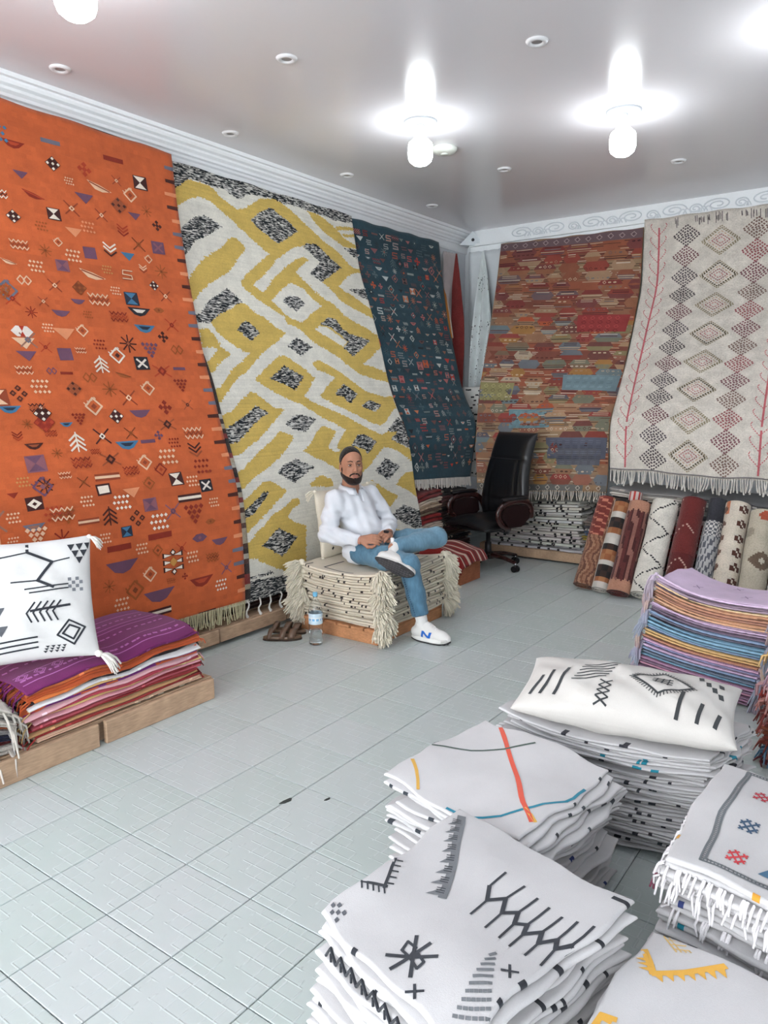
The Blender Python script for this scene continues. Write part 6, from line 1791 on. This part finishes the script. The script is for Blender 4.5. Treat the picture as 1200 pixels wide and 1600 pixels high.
    S.cone(belly + v(.03, -.06, -.05), belly + v(.03, .06, -.05), .11, .11, .05)
    S.cone(pel + v(-.02, -.10, -.02), pel + v(-.02, .08, -.02), .10, .10, .05)
    S.cone(chest + v(.01, -.10, .01), chest + v(.01, .10, .01), .095, .095, .06)
    S.cone(rsh, lsh, .062, .062, .05)
    S.cone(chest, neck + v(0, 0, -.03), .10, .070, .05)
    for sh, el, wr in ((rsh, relb, rwr), (lsh, lelb, lwr)):
        S.chain([sh, sh * .5 + el * .5, el], [.072, .064, .060], .03); cuff = el * .12 + wr * .88
        S.chain([el, el * .5 + cuff * .5, cuff], [.060, .054, .043], .025)
    def folds(X, Y, Z):
        dr = np.sqrt((X - relb[0]) ** 2 + (Y - relb[1]) ** 2 + (Z - relb[2]) ** 2); dl = np.sqrt((X - lelb[0]) ** 2 + (Y - lelb[1]) ** 2 + (Z - lelb[2]) ** 2)
        w = .008 * np.sin(Z * 95 + X * 40 + Y * 22 + 2 * np.sin(Y * 18)) * np.exp(-np.minimum(dr, dl) * 7)
        w += .0062 * np.sin(Z * 62 + Y * 30 - X * 24 + 1.5 * np.sin(X * 21)) * np.clip((.92 - Z) * 3, 0, 1)
        w += .0030 * np.sin(X * 55 + Y * 61 + Z * 23)
        return w
    S.wrinkle(folds)
    S.ell(neck + v(.03, 0, .035), (.062, .064, .06), .012, None, sub=True)         # neck opening
    S.cone(neck + v(.05, -.012, .01), neck + v(.125, -.02, -.085), .030, .008, .008, sub=True)
    mb = MB(); S.mesh(mb, C(216, 218, 224)); sh = mb.build('shirt', 'cotton', root)
    for s in (-1, 1):                                                            # collar leaves
        m2 = MB(); P = []
        for t in np.linspace(0, 1, 9):
            a = math.radians(180 - t * 150) * 1.0
            cx, cy = math.cos(a), math.sin(a) * s
            b0 = neck + v(.012 + .068 * cx, .064 * cy - .004, .022 - .035 * t); b1 = b0 + v(.012 * cx, .018 * cy, .020); b2 = b1 + v(.022 * cx + .016 * t, .026 * cy, -.036 - .014 * t)
            P.append([b0, b1, b2])
        m2.grid(np.array(P), C(218, 220, 226)); co = m2.build('collar', 'cotton', sh)
        so = co.modifiers.new('thickness', 'SOLIDIFY'); so.thickness = .003
    m2 = MB()
    for t in (.1, .35, .6, .85):
        p = (neck + v(.112, -.024, -.075)) * (1 - t) + (belly + v(.150, -.03, -.05)) * t
        m2.lathe([(0, .004), (.004, .003), (.0052, 0), (.004, -.002)], 10, C(206, 208, 214), at=p + v(.012, -.004, 0), axis='x')
    m2.build('buttons', 'plastic', sh)['kind'] = 'stuff'
    # ---------------- jeans
    J = Field((-1.12, 1.45, .05), (-.20, 2.18, .78), .006)
    J.cone(pel + v(-.01, -.07, -.01), pel + v(-.01, .07, -.01), .112, .112, .04)
    cu_r = ran + (rkn - ran) * .10; cu_l = lan + (lkn - lan) * .13
    J.chain([rhip, rhip * .45 + rkn * .55, rkn], [.096, .085, .073], .03); J.chain([rkn, rkn * .5 + ran * .5, cu_r], [.073, .064, .060], .025)
    J.chain([lhip, lhip * .45 + lkn * .55, lkn], [.096, .086, .074], .03); J.chain([lkn, lkn * .5 + cu_l * .5, cu_l], [.074, .066, .058], .025)
    def jf(X, Y, Z):
        dk = np.sqrt((X - rkn[0]) ** 2 + (Y - rkn[1]) ** 2 + (Z - rkn[2]) ** 2); dh = np.sqrt((X - pel[0] - .1) ** 2 + (Y - pel[1]) ** 2 + (Z - pel[2]) ** 2); da = np.sqrt((X - ran[0]) ** 2 + (Y - ran[1]) ** 2 + (Z - ran[2] - .05) ** 2)
        return .004 * np.sin(X * 70 + Z * 55 + Y * 20) * np.exp(-dh * 5) + .003 * np.sin(Z * 90 + X * 30) * np.exp(-dk * 6) + .004 * np.sin(Z * 120 + X * 20) * np.exp(-da * 12) + .002 * np.sin(X * 40 + Y * 45 + Z * 37)
    J.wrinkle(jf)
    # hollow the cuffs
    d = (ran - rkn) / np.linalg.norm(ran - rkn); J.cut(v(-5, -5, -5), v(-1, -1, -1)); J.cone(cu_r + d * .05, cu_r + d * .12, .10, .10, 0, sub=True)
    d2 = (lan - lkn) / np.linalg.norm(lan - lkn); J.cone(cu_l + d2 * .135, cu_l + d2 * .2, .085, .085, 0, sub=True)
    jb, jl, jd = np.array(C(82, 120, 144)), np.array(C(126, 162, 182)), np.array(C(56, 86, 110))
    def jcol(P):
        def seg(a, b): 
            d_ = b - a; t = np.clip(((P - a) @ d_) / d_.dot(d_), 0, 1); return np.linalg.norm(P - a - t[:, None] * d_, axis=1)
        t = np.exp(-((np.minimum(seg(rhip, rkn), 9)) / .2) ** 2)
        fade = np.clip(np.exp(-np.linalg.norm(P - lkn, axis=1) * 5) + .7 * np.exp(-np.linalg.norm(P - (lkn + lan) / 2, axis=1) * 6) + .6 * np.exp(-np.linalg.norm(P - (rhip * .4 + rkn * .6), axis=1) * 7), 0, 1)
        n = .5 + .5 * np.sin(P[:, 0] * 37 + P[:, 2] * 51 + 3 * np.sin(P[:, 1] * 23))
        c = jb * (1 - .25 * n[:, None]) + .25 * n[:, None] * jd
        return c * (1 - .7 * fade[:, None]) + jl * .7 * fade[:, None]
    mb = MB(); J.mesh(mb, jb, 0, jcol); je = mb.build('jeans', 'denim', root)
    st = MB()
    for a, b, o in ((rkn + v(-.01, -.062, -.03), ran + v(-.012, -.052, .06), None),):
        for k in range(22):
            p = a + (b - a) * k / 22; q = a + (b - a) * (k + .5) / 22
            off_ = v(.0, -.012 - .004 * math.sin(k / 22 * 3.1), 0); st.tube([p + off_, q + off_], .0022, 5, C(44, 70, 104))
    st.build('side_stitching', 'denim', je)['kind'] = 'stuff'
    # ---------------- shoes
    def shoe(ank, fwd, up, name_label, logo_side, label):
        R_ = np.zeros((3, 3)); f = np.array(fwd, float); f /= np.linalg.norm(f); u = np.array(up, float); u -= f * u.dot(f); u /= np.linalg.norm(u); w = np.cross(u, f)
        B = lambda a, b, c: ank + f * a + w * b + u * c     # a forward, b left, c up; ankle joint at the origin
        X = Field(np.min([B(a, b, c) for a in (-.10, .24) for b in (-.07, .07) for c in (-.13, .08)], 0), np.max([B(a, b, c) for a in (-.10, .24) for b in (-.07, .07) for c in (-.13, .08)], 0), .004)
        X.chain([B(-.052, 0, -.055), B(.05, 0, -.058), B(.15, .002, -.072), B(.185, .002, -.078)], [.037, .040, .037, .026], .03)
        X.cone(B(-.015, 0, .0), B(.04, 0, -.03), .040, .040, .03); X.cone(B(.04, 0, -.02), B(.12, 0, -.058), .030, .026, .03)
        X.cone(B(-.012, 0, .06), B(-.004, 0, .02), .034, .030, .006, sub=True)
        X.cut(B(0, 0, -.088), -u)
        so = []
        root_ = root
        mb = MB(); X.mesh(mb, C(222, 219, 216)); sho = mb.build('shoe', 'cotton', root_)
        if label: sho['label'] = label
        # sole: outline in the foot plane, thick, flared at the heel
        n = 44; out = []
        for k in range(n):
            t = 2 * math.pi * k / n; a = .062 + .145 * math.cos(t); b = (.044 if math.cos(t) > 0 else .040) * math.sin(t) * (1 - .10 * math.cos(t) ** 2) + .004 * math.sin(2 * t)
            out.append((a, b))
        sole = MB(); G = []
        for c, g in ((-.080, .96), (-.092, 1.03), (-.106, 1.04), (-.112, .98)):
            G.append([B(.062 + (a - .062) * g, b * g, c + .018 * max(0, (a - .13) / .08) ** 2 + .006 * max(0, (-.03 - a) / .05)) for a, b in out])
        sole.grid(np.array(G), C(228, 226, 222), closeu=True)
        sole.add(np.array(G[0]), [list(range(n))], C(228, 226, 222)); sole.build('midsole', 'rubber', sho)
        os_ = MB(); G2 = [[B(.062 + (a - .062) * g, b * g, c + .018 * max(0, (a - .13) / .08) ** 2 + .006 * max(0, (-.03 - a) / .05)) for a, b in out] for c, g in ((-.109, 1.045), (-.118, 1.035), (-.121, .98))]
        os_.grid(np.array(G2), C(62, 60, 62), closeu=True); os_.add(np.array(G2[-1]), [list(range(n))[::-1]], C(66, 64, 66))
        for i in range(-5, 7):                           # small rubber lugs under the foot
            for j in (-2, -1, 0, 1, 2):
                a, b = .062 + i * .021, j * .016
                if ((a - .062) / .135) ** 2 + (b / .038) ** 2 < .9:
                    zz = -.121 + .018 * max(0, (a - .13) / .08) ** 2
                    q = [B(a - .008, b - .006, zz), B(a + .008, b - .006, zz), B(a + .008, b + .006, zz), B(a - .008, b + .006, zz)]; q2 = [p - u * .004 for p in q]
                    os_.add(q + q2, [(4, 7, 6, 5), (0, 4, 5, 1), (1, 5, 6, 2), (2, 6, 7, 3), (3, 7, 4, 0)], C(84, 82, 84), 0, False)
        os_.build('outsole', 'rubber', sho)
        to = MB(); to.tube([B(.155, -.038, -.090), B(.188, -.02, -.084), B(.197, .002, -.083), B(.188, .024, -.084), B(.155, .040, -.090)], .012, 8, C(206, 203, 200)); to.build('toe_guard', 'cotton', sho)
        # laces
        for k in range(5):
            a = .052 + k * .017; c = .010 - k * .0095
            m3 = MB(); m3.tube([B(a, -.026, c - .012), B(a + .004, -.012, c + .002), B(a + .004, .012, c + .002), B(a, .026, c - .012)], .0035, 6, C(240, 238, 238)); m3.build('lace', 'cotton', sho)
        # blue letter N on the outer side
        if logo_side:
            e = MB(); sgn = logo_side
            def surf_b(a_, c_):                     # outer skin of the upper at this place
                bs = np.linspace(.075, .0, 90); prev = None
                for b_ in bs:
                    p_ = (B(a_, sgn * b_, c_) - X.lo) / X.h; i_ = np.clip(np.floor(p_).astype(int), 0, X.n - 2); t_ = p_ - i_
                    val = sum(X.F[i_[0] + i, i_[1] + j, i_[2] + k] * (t_[0] if i else 1 - t_[0]) * (t_[1] if j else 1 - t_[1]) * (t_[2] if k else 1 - t_[2]) for i in (0, 1) for j in (0, 1) for k in (0, 1))
                    if val < 0: return b_
                return .02
            sk = .014
            for (a0, c0), (a1, c1), wd in (((.012, -.080), (.024, -.030), .018), ((.024, -.032), (.066, -.078), .020), ((.066, -.080), (.080, -.036), .018)):
                rows_ = []
                for t_ in np.linspace(0, 1, 9):
                    ac = a0 + (a1 - a0) * t_; cc_ = c0 + (c1 - c0) * t_
                    rows_.append([B(ac + o_, sgn * (surf_b(ac + o_, cc_) + .0025), cc_) for o_ in (-wd / 2, 0, wd / 2)])
                e.grid(np.array(rows_), C(46, 104, 190))
            e.build('letter_emblem', 'cotton', sho)
        return sho
    shoe(ran + v(.0, 0, .006), (1, .10, .0), (0, 0, 1), None, -1, 'white and grey sneaker with a blue letter N, flat on the floor')
    shoe(lan + v(.03, -.045, -.052), (.90, .24, -.36), (-.50, .78, .36), None, 0, 'white sneaker crossed on the knee, dark sole showing')
    for an, kn in ((ran, rkn), (lan, lkn)):
        d_ = (an - kn) / np.linalg.norm(an - kn); so = MB(); so.tube([an - d_ * .07, an - d_ * .005] if an is ran else [an - d_ * .07, an - d_ * .012, an + v(.022, -.034, -.040)], [.042, .040] if an is ran else [.043, .043, .036], 16, C(222, 220, 218)); so.build('sock', 'cotton', root)
    # bracelet
    d_ = (rwr - relb) / np.linalg.norm(rwr - relb); c0 = rwr + d_ * .004; x_ = np.cross(d_, v(0, 0, 1)); x_ /= np.linalg.norm(x_); y_ = np.cross(d_, x_)
    br = MB(); br.tube([c0 + .031 * (math.cos(t) * x_ + math.sin(t) * y_) for t in np.linspace(0, 2 * math.pi, 25)], .003, 6, C(206, 150, 140)); br.build('bracelet', 'plastic', root)
    # keys in his hands
    kr = empty('car_key', tuple(hold + v(.012, -.01, .02)), 'black car key with a white tag held in the man\'s hands', 'key')
    o = hold + v(.012, -.01, .02)
    MB().box(o + v(-.014, -.010, -.008), o + v(.026, .012, .012), C(34, 34, 38), bev=.005).build('key_fob', 'plastic', kr)
    MB().tube([o + v(.02, .0, .01), o + v(.05, .006, .006), o + v(.066, .004, -.02), o + v(.062, 0, -.038)], .0022, 6, C(44, 42, 44)).build('key_cord', 'plastic', kr)
    MB().box(o + v(.050, -.012, -.066), o + v(.076, .004, -.036), C(230, 230, 232), bev=.003).build('tag', 'plastic', kr)
build_person()

# ------------------------------------------------------------------ small things on the floor
def build_small():
    x, y = -.905, 1.155
    r = empty('water_bottle', (x, y, 0), 'clear plastic water bottle with blue cap on the floor by the seat', 'bottle')
    k = 1.0
    prof = [(0, .004), (.042, .002), (.048, .012), (.048, .05), (.046, .06), (.048, .07), (.048, .11), (.045, .12), (.048, .13), (.048, .235), (.045, .255), (.036, .285), (.020, .315), (.014, .325), (.014, .345)]
    inner = [(a - .0016 if a > .002 else 0, b + .002) for a, b in prof[::-1]]
    MB().lathe(prof + inner, 32, at=(x, y, 0)).build('shell', 'clear', r)
    MB().lathe([(0, .0075), (.0445, .0075), (.0455, .014), (.0455, .05), (.0435, .06), (.0455, .07), (.0455, .100), (0, .100)], 28, at=(x, y, 0)).build('water', 'water', r)
    MB().lathe([(0, .366), (.0155, .366), (.0165, .362), (.0165, .340), (.0145, .338)], 22, C(120, 190, 226), at=(x, y, 0)).build('cap', 'plastic', r)
    lb = MB(); a = np.linspace(0, 2 * math.pi, 33)[:-1]; G = np.array([[(x + .0487 * math.cos(t), y + .0487 * math.sin(t), z) for t in a] for z in (.150, .175, .19, .20, .225)])
    cc = np.tile(np.array(C(206, 226, 238)), (4, 32, 1)); cc[1] = C(120, 180, 222); cc[2] = C(235, 240, 244); cc[1, ::3] = C(230, 238, 244)
    lb.grid(G, cc, closeu=True); lb.build('paper_label', 'plastic', r)
    def sandal(px_, py_, rz, label):
        r = empty('sandal', (px_, py_, 0), label, 'sandal', 'pair of brown sandals', rz=rz)
        n = 36; out = []
        for k in range(n):
            t = 2 * math.pi * k / n; out.append((.135 * math.cos(t), (.046 if math.cos(t) > 0 else .037) * math.sin(t)))
        def layer(z0, z1, col, g, nm, mat):
            mb = MB(); G = np.array([[(a * s, b * s, z) for a, b in out] for z, s in ((z0, g * .97), (z0 + .004, g), (z1 - .004, g), (z1, g * .96))])
            mb.grid(G, col, closeu=True); mb.add(G[0], [list(range(n))[::-1]], col); mb.add(G[-1], [list(range(n))], col)
            o = place(nm, mb.mesh(nm, mat), r); return o
        layer(0, .014, C(64, 52, 44), 1.02, 'outsole', 'rubber'); layer(.013, .030, C(124, 98, 78), 1.0, 'footbed', 'leather')
        for x0, w, h in ((.06, .048, .055), (-.005, .04, .062), (-.095, .03, .06)):
            mb = MB(); G = []
            for s in np.linspace(0, math.pi, 13):
                yy = .047 * math.cos(s); zz = .018 + h * math.sin(s) ** .8
                G.append([(x0 - w / 2 + .02 * math.sin(s), yy, zz), (x0 + w / 2 + .02 * math.sin(s), yy, zz)])
            mb.grid(np.array(G), C(108, 84, 68)); o = place('strap', mb.mesh('strap', 'leather'), r); so = o.modifiers.new('thickness', 'SOLIDIFY'); so.thickness = .004
    sandal(-1.16, 1.09, math.radians(40), 'brown strapped sandal nearest the water bottle')
    sandal(-1.235, 1.225, math.radians(25), 'brown strapped sandal further from the water bottle, against the pallet')
    # litter: two dark scraps on the floor
    rng = random.Random(2)
    for sx, sy, s, lab in ((.333, -.462, .022, 'long dark scrap lying on a tile joint'), (.465, -.351, .011, 'tiny dark scrap lying in the middle of a tile')):
        pl = [(s * (1 if k % 2 else .7) * math.cos(k * 1.05) * 1.6, s * .5 * math.sin(k * 1.05) + s * .5 * math.cos(k * 1.05)) for k in range(6)]
        MB_ = MB().prism(pl, ((sx, sy, 0), (.55, .83, 0), (-.83, .55, 0), (0, 0, 1)), .0002, .004, C(58, 60, 58))
        tag(MB_.build('floor_scrap', 'rubber', origin=(sx, sy, 0)), lab, 'scrap')
build_small()

# ------------------------------------------------------------------ office chair
def build_chair():
    x0, y0 = -1.05, 3.92
    r = empty('office_chair', (x0, y0, 0), 'black leather executive chair with dark wooden arms in the corner', 'chair', rz=math.radians(-18))
    r.scale = (1.09, 1.09, 1.03)
    BK = C(20, 20, 23); WD = C(58, 30, 28)
    def put(mb, nm, mat): return place(nm, mb.mesh(nm, mat), r)
    def pad(fn, nu, nv, col):
        """closed padded panel; fn(u, v, side) -> xyz"""
        t = (1 - np.cos(np.linspace(0, np.pi, nu + 1))) / 2; s = (1 - np.cos(np.linspace(0, np.pi, nv + 1))) / 2
        U, V = np.meshgrid(t, s); mb = MB(); mb.grid(fn(U, V, 1), col); mb.grid(fn(U, V, -1), col, flip=True); return mb
    def seat(U, V, sd):
        a, b = 2 * U - 1, 2 * V - 1
        e = np.clip((1 - np.abs(a) ** 5) * (1 - np.abs(b) ** 5), 0, 1) ** .5
        top = .075 * e * (1 - .12 * np.exp(-((np.abs(a) - .55) / .03) ** 2)) + .012 * np.cos(a * 3)
        z = .44 + (top if sd > 0 else -.05 * e) - .035 * np.clip(-b - .6, 0, 1)
        return np.stack([.27 * a, -.03 + .27 * b, z], -1)
    put(pad(seat, 30, 30, BK), 'seat', 'leather')
    def back(U, V, sd):
        a = 2 * U - 1; w = .275 - .03 * V + .012 * np.sin(V * 6)
        e = np.clip((1 - np.abs(a) ** 6) * (1 - np.abs(2 * V - 1) ** 8), 0, 1) ** .5
        gro = 1 - .22 * np.exp(-((V - .70) / .018) ** 2) - .18 * np.exp(-((np.abs(a) - .62) / .04) ** 2) * (V < .70) - .10 * np.exp(-((V - .22) / .02) ** 2)
        wr = .004 * np.sin(a * 26 + V * 8) * np.exp(-((V - .3) / .2) ** 2)
        yy = .20 + .16 * V - .05 * np.sin(V * 3.1) + (-sd) * (.065 if sd > 0 else .05) * e * (gro if sd > 0 else 1) - wr * sd
        return np.stack([w * a, yy, .46 + .82 * V], -1)
    put(pad(back, 34, 60, BK), 'backrest', 'leather')
    sm = MB()
    sm.tube([(x, .265 - .058, 1.035) for x in np.linspace(-.22, .22, 9)], .003, 5, C(44, 44, 48)); put(sm, 'seam', 'leather')
    for s in (-1, 1):
        a = MB(); pts = [(s * .29, .24, .50), (s * .315, .22, .60), (s * .325, .14, .665), (s * .325, .0, .68), (s * .325, -.13, .66), (s * .32, -.20, .60), (s * .315, -.19, .52), (s * .30, -.12, .45), (s * .28, -.02, .41)]
        P = np.array(pts); t = np.linspace(0, 1, len(P)); tt = np.linspace(0, 1, 40); Q = np.stack([np.interp(tt, t, P[:, i]) for i in range(3)], 1)
        for _ in range(6): Q[1:-1] = (Q[:-2] + 2 * Q[1:-1] + Q[2:]) / 4
        a.tube(Q, .026, 10, WD, ell=(1.15, .8)); arm = put(a, 'armrest', 'lacquer')
        p = MB(); q = [(s * .325, y, .705 - .10 * (y + .02) ** 2 * 3) for y in np.linspace(.15, -.16, 12)]
        p.tube(q, [.018, .03, .033, .034, .034, .034, .034, .034, .034, .033, .03, .016], 12, BK, ell=(1.1, .62)); po = place('arm_pad', p.mesh('arm_pad', 'leather'), arm)
        pn = MB(); pn.prism([(.18, .50), (.16, .62), (.0, .645), (-.13, .62), (-.16, .54), (-.06, .44), (.08, .43)], ((s * .318, 0, 0), (0, 1, 0), (0, 0, 1), (1, 0, 0)), -.010, .010, C(40, 24, 24)); place('side_panel', pn.mesh('side_panel', 'leather'), arm)
    m = MB(); m.box((-.12, -.12, .36), (.12, .12, .40), C(30, 30, 32), bev=.01); put(m, 'tilt_mechanism', 'plastic')
    lv = MB(); lv.tube([(.10, .0, .375), (.24, -.02, .37), (.27, -.02, .37)], [.006, .006, .010], 8, C(60, 60, 64)); put(lv, 'lever', 'plastic')
    c = MB(); c.lathe([(.0, .37), (.02, .37), (.02, .25), (.03, .245), (.032, .10), (0, .10)], 18, C(40, 40, 44)); put(c, 'gas_column', 'plastic')
    h = MB(); h.lathe([(0, .15), (.05, .15), (.06, .13), (.06, .09), (0, .085)], 20, C(34, 30, 30)); put(h, 'hub', 'plastic')
    for k in range(5):
        an = math.radians(72 * k + 8); d = np.array([math.cos(an), math.sin(an), 0])
        s = MB(); s.tube([d * .04 + [0, 0, .125], d * .18 + [0, 0, .115], d * .31 + [0, 0, .085]], [.034, .028, .022], 10, WD, ell=(1, .7)); leg = put(s, 'leg', 'lacquer')
        st = MB(); st.lathe([(.0, .085), (.012, .085), (.012, .052), (0, .052)], 12, C(160, 160, 164), at=tuple(d * .305)); place('stem', st.mesh('stem', 'metal'), leg)
        w = MB(); t_ = np.array([-d[1], d[0], 0])
        for o_ in (-.016, .016):
            cc = d * .305 + t_ * o_ + np.array([0, 0, .03]); w.tube([cc - t_ * .011, cc + t_ * .011], .030, 18, C(26, 26, 28))
        place('caster', w.mesh('caster', 'rubber'), leg)
build_chair()
